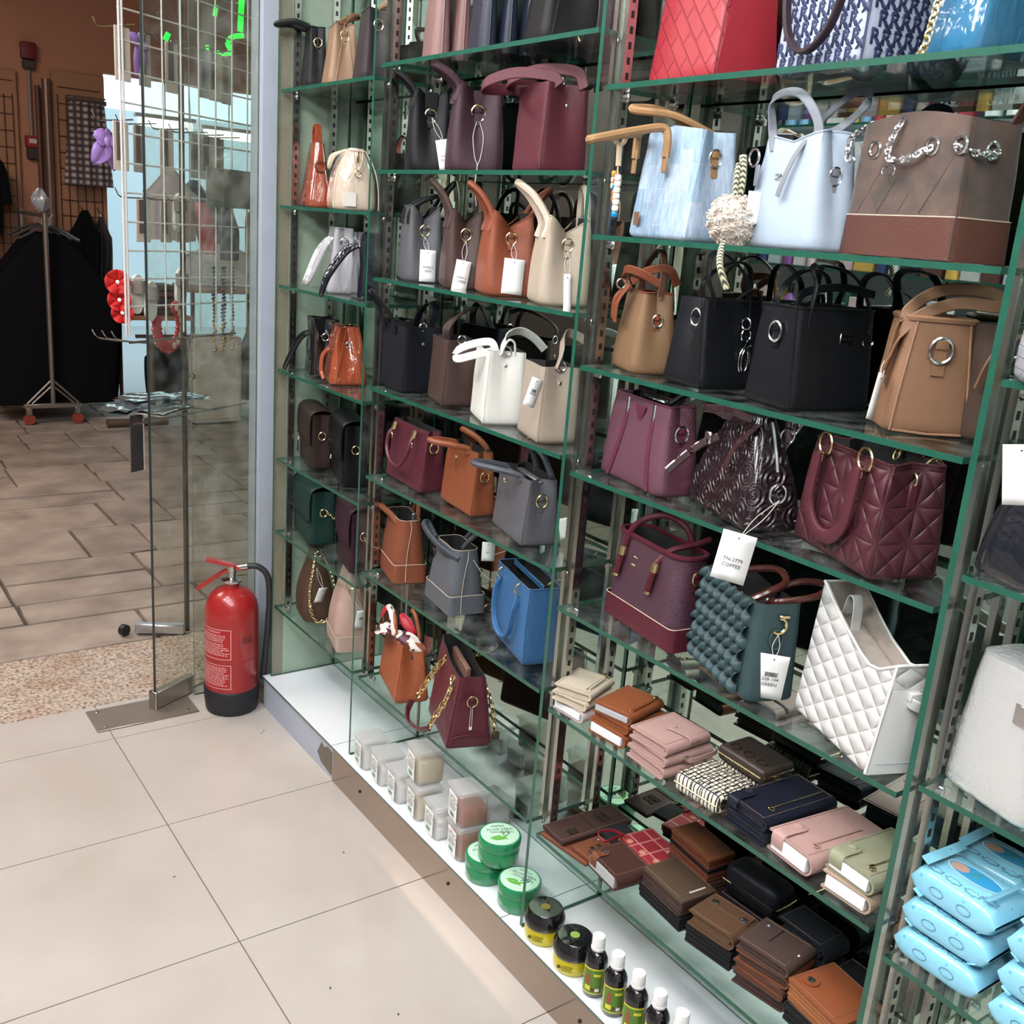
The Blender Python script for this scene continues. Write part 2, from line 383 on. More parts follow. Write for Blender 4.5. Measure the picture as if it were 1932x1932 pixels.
# peeling film on the grey end
one(prism([(-.045, -.01), (-.02, .03), (-.005, .022), (.02, .034), (.045, .03), (.045, -.04), (.02, -.036), (-.02, -.03)], -.0006, .0006), 'film_patch', mat('peeled_film', (120, 112, 100), .4, .5), pl, (1.1188, 2.318, .052), (0, 0, -PI / 2))
for y0, y1 in ((2.271, 2.762), (1.452, 2.269), (.6405, 1.450), (-1.8, .6385)):
    edge_glass('platform_top', 1.1155, XM, y0, y1, .099, .105, ACRYL, None, 'z', mat('platform_edge', (88, 108, 104), .2))
n = 0
for o in [o for o in col.objects if o.name.startswith('platform_top')]:
    tag(o, ['white platform board at the far end beside the extinguisher', 'white platform board under the plastic food boxes', 'white platform board under the black bottles', 'white platform board at the near end under the wipes'][n], 'platform'); n += 1
mr = tag(one(box(XM + .004, .45, 1.341, .006, 4.6, 2.47), 'mirror', MIRROR), 'large mirror lining the back of the display shelves', 'mirror')
PARTY = [2.748, 2.205, 1.408, .640, -.16]
names = ['glass end panel against the pier by the door', 'vertical glass divider at the far end of the handbag shelves', 'vertical glass divider left of the light blue handbags', 'vertical glass divider left of the blue wipes', 'vertical glass divider at the near end of the shelves']
for y, nm in zip(PARTY, names):
    tag(edge_glass('glass_divider', XF, XM - .001, y - .0045, y + .0045, .106, 2.4, PANE, None, 'y'), nm, 'glass divider')
# slotted uprights
def post_meshes():
    a = MB(); a.add(box(0, 0, 0, .017, .002, 1.0)); a.add(box(-.0085, .004, 0, .0015, .010, 1.0)); a.add(box(.0085, .004, 0, .0015, .010, 1.0))
    s = MB()
    for k in range(86): s.add(box(0, -.0012, -.5 + (k + .5) / 86, .006, .0012, .0055))
    return a.mesh('upright', CHROME), s.mesh('slots', DARKHOLE)
PM, PS = post_meshes()
z0, z1 = .335, 2.35
for bi, (ya, yb, nm) in enumerate(((PARTY[0], PARTY[1], 'far bay by the door'), (PARTY[1], PARTY[2], 'middle bay of handbags'), (PARTY[2], PARTY[3], 'near bay of wallets and handbags'), (PARTY[3], PARTY[4], 'nearest bay of wipes'))):
    for yy, sgn, sd in ((ya - .017, 1, 'door'), (yb + .017, -1, 'camera')):
        for xx, fb in ((1.182, 'front'), (1.292, 'rear')):
            t = thing('slotted_upright', '%s slotted chrome upright on the %s side of the %s' % (fb, sd, nm), 'shelf upright', (xx, yy, z0))
            inst(PM, 'channel', t, (0, 0, (z1 - z0) / 2), (0, 0, 0 if sgn > 0 else PI), (1, 1, z1 - z0))
            inst(PS, 'slots', t, (0, 0, (z1 - z0) / 2), (0, 0, 0 if sgn > 0 else PI), (1, 1, z1 - z0))
# glass shelves with brackets
BRK = MB().add(box(0, 0, 0, .006, .020, .014, .002)).add(lathe([(.009, -.0005), (.009, .004), (.007, .005)], 12, 0, 0)).mesh('bracket', CHROME)
SHELF = {1: [1.803, 1.508, 1.296, 1.061, .802, .582, .343], 2: [1.825, 1.601, 1.362, 1.105, .885, .635, .345], 3: [1.735, 1.498, 1.275, 1.083, .822, .612, .334], 4: [1.86, 1.62, 1.374, 1.136, .849, .588, .334]}
SPAN = {1: (2.216, 2.738), 2: (1.425, 2.180), 3: (.656, 1.392), 4: (-.14, .628)}
BN = {1: 'far bay beside the pier', 2: 'middle bay', 3: 'bay left of the blue wipes', 4: 'nearest bay at the right edge'}
ON = ['top', 'second', 'third', 'fourth', 'fifth', 'sixth', 'lowest']
for b in SHELF:
    ya, yb = SPAN[b]
    for i, z in enumerate(SHELF[b]):
        t = thing('glass_shelf', '%s clear glass shelf with green edge in the %s' % (ON[i], BN[b]), 'glass shelf', (1.142, (ya + yb) / 2, z))
        o = edge_glass('pane', 0, XM - .012 - 1.142, -(yb - ya) / 2, (yb - ya) / 2, -.0085, 0, GLASS, t, 'z')
        for yy in (-(yb - ya) / 2 + .004, (yb - ya) / 2 - .004):
            for xx in (1.182, 1.292): inst(BRK, 'bracket', t, (xx - 1.142, yy, -.016))
# ---------------------------------------------------------------- shop front glass and door
fx = tag(edge_glass('window_1', .958, 1.154, 2.926, 2.934, .0, 2.75, DOORGLASS, None, 'y', mat('window_edge', (96, 108, 96), .25)), 'fixed glass side panel of the shop front', kind='structure')
dr = thing('door_1', 'frameless glass door leaf standing open beside the extinguisher', 'door', (.822, 2.882, 0), 28)
edge_glass('leaf', 0, .82, -.005, .005, .012, 2.65, DOORGLASS, dr, 'y', mat('door_edge_dark', (44, 52, 52), .25))
one(box(.072, 0, .034, .155, .026, .056, .002), 'bottom_patch', STEEL, dr)
one(box(-.006, 0, .034, .010, .030, .060, .002), 'patch_cap', CHROME, dr)
dr.pop('category'); dr['kind'] = 'structure'
fp = thing('floor_spring_plate', 'flat steel floor spring plate under the glass door pivot', 'floor plate', (.785, 2.88, .001))
one(box(0, 0, .0015, .298, .140, .005, .0015), 'plate', mat('worn_steel', (160, 148, 138), .42, .7, var=.15, vscale=14), fp)
for sx in (-.12, .12):
    for sy in (-.05, .05): one(lathe([(.005, .003), (.005, .006), (.003, .007)], 10), 'screw', CHROME, fp, (sx, sy, 0))
# ---------------------------------------------------------------- handbag kit
def rrect(a, b, rc, nx=8, ny=6, nc=4):
    rc = min(rc, a * .95, b * .95); P = []
    def arc(cx, cy, s):
        for k in range(nc + 1):
            t = s + PI / 2 * k / nc; P.append((cx + rc * math.cos(t), cy + rc * math.sin(t)))
    def side(p, q_, n):
        for k in range(1, n): P.append((p[0] + (q_[0] - p[0]) * k / n, p[1] + (q_[1] - p[1]) * k / n))
    side((a, -b + rc), (a, b - rc), ny); arc(a - rc, b - rc, 0); side((a - rc, b), (-a + rc, b), nx); arc(-a + rc, b - rc, PI / 2)
    side((-a, b - rc), (-a, -b + rc), ny); arc(-a + rc, -b + rc, PI); side((-a + rc, -b), (a - rc, -b), nx); arc(a - rc, -b + rc, -PI / 2)
    return P
class Bag:
    def __init__(s, name, label, K, rz, w, t, h, z, m, cat='handbag', group=None):
        a = math.radians(rz); d = -Vector((math.cos(a), math.sin(a))); n = Vector((d.y, -d.x))
        c = Vector(K) + d * (w / 2) + n * (t / 2)
        s.o = thing(name, label, cat, (c.x, c.y, z + .0006), rz, group)
        s.w, s.t, s.h, s.m = w, t, h, m
        s.wt = s.tt = 1.0; s.fold = 0.0; s.p = 1.0; s.prof = None; s.bul = 0.0; s.dome = None
    def A(s, z):
        k = min(1, max(0, z / s.h)); a = s.w / 2 * (1 + (s.wt - 1) * k ** s.p)
        if s.dome: a *= max(.05, 1 - s.dome[0] * k ** s.dome[2]) 
        return a
    def B(s, z):
        k = min(1, max(0, z / s.h)); b = s.t / 2 * (1 + (s.tt - 1) * k ** s.p) * (1 + s.bul * math.sin(PI * k))
        if s.dome: b *= max(.05, 1 - s.dome[1] * k ** s.dome[2])
        return b
    def FD(s, z): return s.fold * min(1, max(0, z / s.h)) ** 1.3
    def gx(s, z, y=0.0):
        return s.A(z) - s.FD(z) * max(0, 1 - abs(y) / s.B(z))
    def body(s, wt=1.0, tt=.6, fold=0.0, rc=.014, p=1.0, bul=0.0, prof=None, open=True, dome=None, m=None, nz=12, name='body', lining=None, soft=.0014, seed=1, ang=50):
        s.wt, s.tt, s.fold, s.p, s.bul, s.prof, s.dome = wt, tt, fold, p, bul, prof, dome
        q = random.Random(seed); ph = [q.uniform(0, 6.28) for _ in range(6)]
        lv = [0, .02, .05] + [.05 + .95 * (k + 1) / nz for k in range(nz)]
        if dome: lv = [0, .02, .06] + [math.sin(PI / 2 * (k + 1) / nz) for k in range(nz)][0:]; lv = sorted(set([0, .02] + [l for l in lv if l > .05]))
        rings = []
        for k in lv:
            z = k * s.h; ins = .006 if k == 0 else (.002 if k < .03 else 0)
            ring_ = []
            a, b = s.A(z) - ins, s.B(z) - ins
            for x, y in rrect(max(a, .003), max(b, .002), rc):
                f = s.FD(z) * max(0, 1 - abs(y) / max(b, .002)) if abs(x) > a - rc * .5 else 0
                x2 = x - math.copysign(f, x)
                zz = z
                if s.prof and k > .3: zz = z + (k - .3) / .7 * s.prof(x / a, y / b)
                wob = soft * k * (math.sin(x * 70 + ph[0] + z * 30) + math.sin(z * 60 + ph[1]) * .6)
                ring_.append((x2, y + math.copysign(wob, y) if abs(y) > .3 * b else y, zz))
            rings.append(ring_)
        n = len(rings[0]); V = [p_ for r in rings for p_ in r]; F = []
        for i in range(len(rings) - 1):
            for k in range(n): l = (k + 1) % n; F.append((i * n + k, i * n + l, (i + 1) * n + l, (i + 1) * n + k))
        F.append(tuple(range(n))[::-1])
        if not open: F.append(tuple((len(rings) - 1) * n + k for k in range(n)))
        ob = one((V, F), name, m or s.m, s.o, ang=ang)
        if open:
            top = rings[-1]; c = sum((Vector(v) for v in top), Vector()) / n
            th = .0028; r1 = [(c.x + (x - c.x) * (1 - th / max(abs(x), .01)), y * (1 - th / max(s.B(s.h), .004)), z) for x, y, z in top]
            dn = s.h * .45; r2 = [(x * .97, y * .9, z - dn * .6) for x, y, z in r1]
            V = top + r1 + r2; F = []
            for i in range(2):
                for k in range(n): l = (k + 1) % n; F.append((i * n + k, i * n + l, (i + 1) * n + l, (i + 1) * n + k))
            F.append(tuple(2 * n + k for k in range(n)))
            one((V, F), 'lining', lining or LINING, s.o)
        s.rings = rings
        return ob
    # -- parts
    def part(s, vf, name, m, parent=None, ang=40): return one(vf, name, m, parent or s.o, ang=ang)
    def arch(s, pts, r=.005, m=None, name='handle', flat=None, up=(1, 0, 0), n=6):
        P = spline(pts, n)
        vf = ribbon(P, flat[0], flat[1], up) if flat else tube(P, r, 8)
        return s.part(vf, name, m or s.m)
    def handles(s, a, top, lean=(0, 0), r=.005, m=None, flat=None, drop=.03, back=True, lean2=None, off=.002, metal=None):
        """two handles fixed to front and back panels; top = rise above the rim"""
        for sd in (-1, 1) if back else (-1,):
            ln = lean if sd < 0 or lean2 is None else lean2
            y0 = sd * (s.B(s.h) + off); yb = sd * (s.B(s.h - drop) + off); lx, ly = ln; h = s.h
            tp = top if not isinstance(top, tuple) else top[0 if sd < 0 else 1]
            pts = [(-a, yb, h - drop), (-a, y0, h), (-a * .8 + lx * .4, y0 + ly * .45, h + tp * .62), (-a * .35 + lx * .85, y0 + ly * .9, h + tp * .96), (a * .35 + lx * .85, y0 + ly * .9, h + tp * .96), (a * .8 + lx * .4, y0 + ly * .45, h + tp * .62), (a, y0, h), (a, yb, h - drop)]
            hd = s.arch(pts, r, m, 'handle', flat, (0, 0, 1) if flat else None)
            if metal:
                for sx in (-a, a): s.part(tube([(sx, y0, h + tp * .08), (sx * .97 + lx * .06, y0 + ly * .07, h + tp * .22)], r * 1.25, 8), 'ferrule', metal, hd)
    def dring(s, z, size=.011, y=0.0, metal=GOLD, m=None, tabh=.02, side=1, below=True):
        x = (s.gx(z, y) + .003) * side; xl = (s.gx(z - tabh * .6, y) + .002) * side
        tb = s.part(box(x + .0012 * side, y, z + size * .55, .006, size * 1.05, size * 1.0, .0018, 2), 'ring_tab', m or s.m)
        s.part(sweep([(x, y, z + size * .2), ((x + xl) / 2, y, z - tabh * .35), (xl, y, z - tabh * .75)], [(size * .5, -.0012), (size * .5, .0012), (-size * .5, .0012), (-size * .5, -.0012)], False, (0, 1, 0)), 'tab_tail', m or s.m, tb)
        s.part(ring((x + .003 * side, y, z), size * .92, size * .15, 'x', 0, 2 * PI, 18, 1.1), 'ring', metal, tb)
    def hangtag(s, top, w=.026, h=.048, yaw=0.0, tilt=0.0, lines=(), strg=None, bar=False, lab=None, curve=0.0):
        """card hanging on the near side; top = its top centre in bag space; yaw turns it about z, tilt in its own plane"""
        ry = math.radians(yaw); rt = math.radians(tilt)
        right = Vector((-math.sin(ry), math.cos(ry), 0)); up = Vector((0, 0, 1))
        r2 = right * math.cos(rt) + up * math.sin(rt); u2 = up * math.cos(rt) - right * math.sin(rt)
        if abs(yaw) < 36 and top[2] > .03:
            zb = max(0.0, top[2] - h); kk = [s.gx(zb + (top[2] - zb) * j / 6, abs(top[1]) + w * .4) - .0 for j in range(7)]
            xb = max(kk[0] + .004, max(kk) - .004 + .004); top = (max(top[0], kk[6] + .004), top[1], top[2]); u2 = (u2 + Vector(((top[0] - xb) / h, 0, 0))).normalized()
        M = frame(top, r2, u2)
        mb = MB()
        def card(u, v): return (u * w - w / 2, -h * v, curve * math.sin(PI * v) * .5 - .0004)
        mb.add(grid(card, 3, 7), M); c = mb.build('price_tag', PAPER, s.o); solidify(c, .0006)
        tag(c, lab or 'white card price tag')
        pr = MB(); y = -h * .55
        for ln in lines:
            pr.add(text_vf(ln, h * .105), M @ Matrix.Translation((0, y, .0009 + curve * .5))); y -= h * .12
        if bar: pr.add(bars(w * .42, h * .10, 14, 3), M @ Matrix.Translation((0, -h * .44, .0009 + curve * .5)))
        if lines or bar: pr.build('print', INK, c)
        ho = MB().add(lathe([(.0012, 0), (.0012, .0004)], 8), M @ Matrix.Translation((0, -h * .1, .0004 + curve * .15))); ho.build('eyelet', INK, c)
        if strg:
            a = Vector(strg); b = Vector(top) + u2 * (-h * .1)
            for e in (-.006, .005):
                mid = (a + b) / 2 + r2 * e
                s.part(tube(spline([a, mid, b], 5), .0006, 5), 'string', STRING, c)
    def chain(s, pts, link=.010, r=.0013, m=GOLD, name='chain'):
        P = spline(pts, 14); d = [0]
        for i in range(1, len(P)): d.append(d[-1] + (P[i] - P[i - 1]).length)
        mb = MB(); k = 0; x = 0.0; i = 0
        while x < d[-1]:
            while i < len(d) - 2 and d[i + 1] < x: i += 1
            t = (x - d[i]) / max(d[i + 1] - d[i], 1e-6); p = P[i].lerp(P[i + 1], t); dr_ = (P[i + 1] - P[i]).normalized()
            u = Vector((0, 0, 1)) if k % 2 else Vector((1, .3, 0)); u = u - dr_ * u.dot(dr_)
            if u.length < .05: u = Vector((0, 1, 0)) - dr_ * dr_.y
            u.normalize(); pts_ = [p + dr_ * (link * .62 * math.cos(a)) + u * (link * .36 * math.sin(a)) for a in [2 * PI * j / 10 for j in range(10)]]
            mb.add(tube(pts_, r, 5, True)); x += link * .82; k += 1
        o = mb.build(name, m, s.o); return o
    def rim(s, m=None, r=.0016, name='rim_piping'):
        return s.part(tube([Vector(p) for p in s.rings[-1]], r, 5, True), name, m or s.m)
    def band(s, hb, m, name='base_band', out=.0012, z0=.001):
        rs = []
        for k in range(5):
            z = z0 + (hb - z0) * k / 4; a, b = s.A(z) + out, s.B(z) + out
            rs.append([(x - (math.copysign(s.FD(z) * max(0, 1 - abs(y) / b), x) if abs(x) > a - .006 else 0), y, z) for x, y in rrect(a, b, .012)])
        n = len(rs[0]); V = [p for r in rs for p in r]; F = [(i * n + k, i * n + (k + 1) % n, (i + 1) * n + (k + 1) % n, (i + 1) * n + k) for i in range(4) for k in range(n)]
        o = s.part((V, F), name, m)
        s.part(tube(rs[-1], .0009, 5, True), 'stitching', mat('pale_thread', (200, 180, 160), .6), o); return o
    def seam(s, x, y, r=.0011, m=None, z0=.004, name='piping', sx=1):
        """vertical piping down a corner of the body"""
        pts = [(sx * (s.A(s.h * k / 10) - abs(x) + .0005), math.copysign(s.B(s.h * k / 10) - abs(y) + .0004, y), z0 + (s.h - z0) * k / 10 + (s.prof(1, math.copysign(1, y)) * max(0, (k / 10 - .3) / .7) if s.prof else 0)) for k in range(11)]
        return s.part(tube(pts, r, 5), name, m or s.m)
    def logo(s, x, z, w, h, m=GOLD, kind='bar', txt=None, tilt=0.0):
        y = -s.B(z) - .0022
        if kind == 'tri':
            o = s.part(prism([(x - w / 2, z + h / 2), (x + w / 2, z + h / 2), (x, z - h / 2)], y, y + .002), 'emblem', m)
        elif kind == 'text':
            M = frame((x, y + .0006, z), (1, 0, 0), (0, 0, 1)); mb = MB().add(text_vf(txt, h), M); o = mb.build('emblem', m, s.o); solidify(o, .0014)
        else:
            o = s.part(box(x, y + .001, z, w, .002, h, .0006), 'emblem', m)
        return o
def sh(b, i): return SHELF[b][i - 1]
BLACK = leather((30, 30, 35), .42); NAVY = leather((26, 31, 43), .38); CAMEL = leather((164, 130, 104), .44); TAN = leather((152, 84, 54), .42)
BROWN = leather((78, 58, 54), .42); GREYL = leather((96, 97, 102), .42); BEIGE = leather((194, 178, 158), .45); PLUM = leather((64, 37, 47), .48)
BURG = leather((94, 36, 48), .48); WHITEL = leather((226, 226, 218), .4); MAUVE = leather((122, 68, 88), .45); STITCH = mat('pale_thread', (200, 180, 160), .6)

# ---- far bay, top shelf
b = Bag('handbag', 'small black handbag with padded handle, leftmost on the top far shelf', (1.163, 2.632), -106, .13, .062, .15, sh(1, 1), BLACK)
b.body(.85, .55, .018); b.dring(.112, .011); b.arch([(-.02, -.02, .15), (-.03, -.06, .158), (0, -.10, .150), (.03, -.06, .158), (.03, -.02, .15)], .0075); b.rim(); b.seam(0, -.02)
b = Bag('handbag', 'camel leather handbag with gold ring between two black ones', (1.163, 2.499), -106, .13, .085, .145, sh(1, 1), CAMEL)
b.body(.85, .55, .026); b.dring(.118, .012, tabh=.03); b.arch([(-.03, .0, .145), (-.025, .02, .166), (.0, .04, .172), (.03, .02, .168), (.04, 0, .145)], .006, leather((130, 86, 56)), ); b.part(tube([(.03, -.012, .148), (.045, .006, .160)], .007, 8), 'clamp', GOLD); b.rim(); b.seam(0, -.02); b.seam(0, .02)
b = Bag('handbag', 'dark brown and black handbag behind the far glass divider, top shelf', (1.165, 2.322), -104, .12, .082, .16, sh(1, 1), leather((52, 44, 48)))
b.body(.85, .55, .024); b.dring(.125, .012); b.arch([(-.03, .0, .16), (-.02, .03, .185), (.02, .04, .185), (.03, .0, .16)], .006, CAMEL); b.rim()
# ---- far bay, second shelf
b = Bag('handbag', 'glossy orange brown triangular handbag with a single top loop', (1.163, 2.612), -104, .14, .072, .165, sh(1, 2), patent((148, 66, 42)))
b.body(.6, .35, 0, .014, open=False); b.arch([(-.02, 0, .155), (-.022, 0, .19), (0, 0, .212), (.022, 0, .19), (.02, 0, .155)], flat=(.018, .004), up=(0, 1, 0)); b.part(ring((b.gx(.1) + .006, 0, .105), .013, .0028, 'x'), 'round_ring', leather((120, 60, 40))); b.seam(0, -.01)
CREAMP = patent((214, 196, 176))
b = Bag('boston_bag', 'glossy cream dome shaped bag with gold zip, far bay', (1.163, 2.444), -106, .15, .112, .150, sh(1, 2), CREAMP)
b.body(1, 1, 0, .03, open=False, dome=(.25, .72, 3.0)); 
b.part(tube([(b.A(z) + .001, math.copysign(b.B(z) + .0005, sd) * (1 if sd else 0), z) for sd in (-1,) for z in [.004 + .14 * k / 12 for k in range(13)]] + [(b.A(z) + .001, b.B(z), z) for z in [.144 - .14 * k / 12 for k in range(13)]], .0016, 6), 'piping', CREAMP)
b.part(ribbon(spline([(.074, -.012, .148), (.078, -.010, .12), (.079, 0, .095), (.078, .010, .12), (.074, .012, .148)], 5), .006, .002, (1, 0, 0)), 'zip_shield', CREAMP); b.part(box(.077, 0, .128, .003, .006, .028, .001), 'zip', GOLD); b.part(ring((.081, 0, .088), .008, .0016, 'x'), 'ring', GOLD)
b.part(box(.0795, -.018, .026, .0008, .032, .034), 'sticker', mat('tape', (225, 220, 212), .3)); b.arch([(-.03, -.02, .145), (-.03, -.05, .13), (.0, -.06, .10), (.03, -.05, .13), (.03, -.02, .145)], .004)
# ---- far bay, third shelf
GP = patent((176, 174, 178))
b = Bag('handbag', 'glossy pale grey tote with two handles hanging down in front', (1.165, 2.477), -106, .13, .088, .165, sh(1, 3), GP)
b.body(.92, .5, .02, soft=.0015); b.rim(); b.dring(.13, .011, metal=SILVER)
for dx in (-.02, .02): b.arch([(dx - .022, -.03, .135), (dx - .03, -.055, .10), (dx - .015, -.085, .03), (dx, -.09, .02), (dx + .015, -.08, .04), (dx + .025, -.05, .11), (dx + .022, -.03, .14)], .0065)
b = Bag('handbag', 'crinkled black patent handbag with a handle falling forward, third far shelf', (1.165, 2.300), -105, .12, .07, .16, sh(1, 3), patent((20, 24, 36)))
b.body(.95, .7, .012, soft=.004, seed=4); b.rim(); b.arch([(.0, -.03, .13), (-.01, -.06, .115), (-.01, -.10, .055), (0, -.115, .005), (.012, -.10, .05), (.02, -.06, .11), (.02, -.03, .13)], .0065); b.part(box(.01, -.062, .11, .010, .004, .008, .001), 'buckle', GOLD)
# ---- far bay, fourth shelf
PB = patent((16, 16, 20))
b = Bag('drawstring_bag', 'shiny black crinkled bag with a strap drooping to the shelf edge', (1.165, 2.57), -106, .13, .085, .155, sh(1, 4), PB)
b.body(.8, .7, .022, soft=.005, seed=9); b.rim(r=.003); b.arch([(-.01, -.03, .12), (-.03, -.06, .10), (-.03, -.09, .04), (-.025, -.10, .012), (-.01, -.09, .04), (.005, -.06, .10), (.015, -.03, .12)], .006); b.dring(.11, .010, metal=SILVER); b.part(ring((0, -.04, .11), .006, .0015, 'y'), 'eyelet', SILVER)
OP = patent((152, 72, 44))
b = Bag('drawstring_bag', 'glossy orange brown pleated bag, fourth shelf of the far bay', (1.163, 2.445), -106, .13, .105, .150, sh(1, 4), OP)
b.body(.75, .5, .03, soft=.0045, seed=5); b.rim(); b.arch([(.0, -.045, .09), (.005, -.062, .07), (.01, -.066, .03), (.02, -.06, .01)], .006, name='strap'); b.part(ring((b.gx(.1) + .003, 0, .105), .007, .0016, 'x'), 'ring', SILVER); b.seam(0, -.018); b.seam(0, .018)
# ---- far bay, fifth and sixth shelf: flap bags
def flap_bag(label, K, rz, w, t, h, z, m, metal, name='flap_bag', chain=False, drop=.55):
    g = Bag(name, label, K, rz, w, t, h, z, m); g.body(1, .92, .012, .010, open=False)
    def fl(u, v):
        x = (u - .5) * (w + .008); yb, yf = t / 2 + .003, -t / 2 - .004
        if v < .25: y, zz = yb, h * .80 + (h * .17) * (v / .25)
        elif v < .6:
            a = PI * (v - .25) / .35; y = math.cos(a) * (yb - yf) / 2 + (yb + yf) / 2; zz = h * .97 + math.sin(a) * t * .32
        else: y = yf - .003 * math.sin((v - .6) / .4 * PI); zz = h * .97 - (v - .6) / .4 * h * drop
        e = abs(u - .5) * 2
        if v > .6: zz += (v - .6) / .4 * h * .06 * e ** 6
        return (x, y, zz)
    f = solidify(one(grid(fl, 9, 21), 'flap', m, g.o, ang=60), .003, 1); g.part(ribbon([(-(w / 2 + .002), -t / 2 - .0065, h * (.97 - drop) + .012), (w / 2 + .002, -t / 2 - .0065, h * (.97 - drop) + .012)], .004, .002, (0, 0, 1)), 'flap_binding', m, f)
    g.dring(h * .62, .011, metal=metal, tabh=.026); return g
BR = leather((54, 40, 38), .36)
g = flap_bag('dark brown flap bag with a rounded lid, fifth far shelf', (1.172, 2.569), -103, .17, .062, .155, sh(1, 5), BR, GOLD); g.part(ring((-.06, -.038, .06), .006, .0014, 'y'), 'clasp', GOLD); g.part(box(-.06, -.040, .038, .006, .003, .034, .001), 'pull', BR)
g = flap_bag('black flap bag with gold clasp, fifth far shelf next to the glass divider', (1.168, 2.362), -105, .17, .068, .165, sh(1, 5), leather((22, 22, 26), .36), GOLD); g.part(ring((-.05, -.04, .055), .006, .0014, 'y'), 'clasp', GOLD); g.part(box(-.05, -.043, .03, .006, .003, .04, .001), 'pull', BLACK)
GRN = leather((30, 58, 54), .38)
g = flap_bag('dark green flap bag with gold chain end, sixth far shelf', (1.170, 2.556), -99, .19, .075, .155, sh(1, 6), GRN, GOLD); g.chain([(.103, .01, .10), (.106, .03, .08), (.108, .05, .06)], .009, .0012); g.part(box(-.03, -.042, .085, .02, .002, .004, .0008), 'emblem', SILVER)
PLD = leather((58, 34, 46), .38)
g = flap_bag('dark plum flap bag half behind the far glass divider', (1.166, 2.300), -103, .15, .075, .165, sh(1, 6), PLD, GOLD); g.chain([(.083, 0, .10), (.086, .02, .075), (.086, .045, .06)], .009, .0012)
# ---- far bay, lowest shelf
b = Bag('crossbody_bag', 'brown half moon bag with gold chain and white tag, lowest far shelf', (1.160, 2.556), -101, .135, .085, .205, sh(1, 7), leather((84, 62, 48)))
b.body(1, 1, 0, .03, open=False, dome=(.45, .80, 2.0), bul=.25); b.chain([(.035, -.008, .205), (.058, -.02, .165), (.066, -.03, .11), (.070, -.028, .05), (.074, -.010, .012), (.076, .02, .01)], .011, .0015); b.chain([(.03, .01, .205), (.05, .03, .16), (.065, .045, .10)], .008, .0012); b.part(ring((.04, 0, .205), .008, .0016, 'x'), 'ring', GOLD); b.hangtag((.088, .004, .118), .03, .052, 20, -6, (), (.055, -.01, .17))
b = Bag('bucket_bag', 'dusty pink bucket bag with white tag beside the far divider', (1.155, 2.336), -105, .15, .095, .222, sh(1, 7), leather((196, 166, 152)))
b.body(1, 1, 0, .03, open=False, dome=(.35, .75, 1.8), bul=.2); b.band(.045, leather((198, 172, 158))); b.part(ring((.055, 0, .165), .015, .0022, 'x'), 'ring', GOLD); b.arch([(.03, 0, .215), (.045, -.004, .20), (.052, 0, .178)], flat=(.012, .003), up=(0, 1, 0), m=BLACK, name='strap'); b.hangtag((.086, .018, .125), .032, .056, 10, -4, (), (.058, 0, .16), bar=True); b.seam(.0, -.045)
# ---- middle bay, top shelf
def accordion(label, K, rz, w, t, h, z, m, folds=2):
    g = Bag('handbag', label, K, rz, w, t, h, z, m)
    for k in range(folds):
        y = -t / 2 + t * (k + .5) / folds; bw = t / folds * .48
        def f(u, v, y=y, bw=bw):
            a = 2 * PI * u; e = 1 - .75 * (v ** 1.5); x = (w / 2 - .006 * v) * math.copysign(abs(math.cos(a)) ** .35, math.cos(a)); return (x, y + bw * e * math.copysign(abs(math.sin(a)) ** .7, math.sin(a)), .001 + h * v)
        o = one(grid(f, 28, 10, True), 'compartment', m, g.o, ang=70)
        g.part(tube([(w / 2 - .004 * k2 / 8, y, .002 + h * k2 / 8) for k2 in range(9)], .0022, 6), 'edge_piping', m, o)
    return g
MV = leather((150, 114, 112), .34)
accordion('dusty pink accordion handbag at the top of the middle bay', (1.162, 1.998), -110, .15, .090, .20, sh(2, 1), MV, 2)
accordion('navy blue accordion handbag with piped edges, top of the middle bay', (1.165, 1.823), -112, .15, .125, .20, sh(2, 1), leather((40, 48, 66), .3), 3)
g = Bag('handbag', 'black handbag with a wide grey strap, top of the middle bay by the divider', (1.168, 1.622), -110, .15, .125, .18, sh(2, 1), BLACK); g.body(.9, .6, .03); g.arch([(.06, .03, .17), (.085, .045, .12), (.088, .05, .06), (.08, .05, .02)], flat=(.024, .004), up=(0, 1, 0), m=leather((70, 72, 78)), name='strap'); g.seam(0, -.02)
# ---- middle bay, second shelf
SNK = mat('woven_black', (38, 40, 44), .35, grain=.9, gscale=700)
b = Bag('handbag', 'black tote with gold ring and long white tag, second shelf', (1.160, 2.066), -114, .14, .090, .165, sh(2, 2), BLACK)
b.body(.9, .72, .045, .02, bul=.12, prof=lambda x, y: .008 - .022 * (1 - abs(y)) * max(0, abs(x) - .6) / .4); b.dring(.118, .014, m=NAVY, tabh=.032); b.rim(); b.hangtag((.062, .026, .070), .034, .064, -8, 12, ('W95-00', 'BLACK'), (.045, .002, .115), curve=.004); b.handles(.035, .042, (-.01, -.045), .0055, lean2=(.02, .02)); b.part(box(.04, 0, .142, .004, .03, .05, .002), 'gusset_tab', BLACK)
b = Bag('handbag', 'plum tote with gold ring and long string, second shelf between black and burgundy', (1.160, 1.896), -116, .14, .112, .168, sh(2, 2), PLUM)
b.body(.9, .70, .048, .02, bul=.12, prof=lambda x, y: .008 - .022 * (1 - abs(y)) * max(0, abs(x) - .6) / .4); b.dring(.118, .016, tabh=.034); b.rim(); b.handles(.035, .042, (-.01, -.055), .008, lean2=(.0, .02)); b.part(box(.03, 0, .148, .004, .024, .03, .002), 'gusset_tab', PLUM)
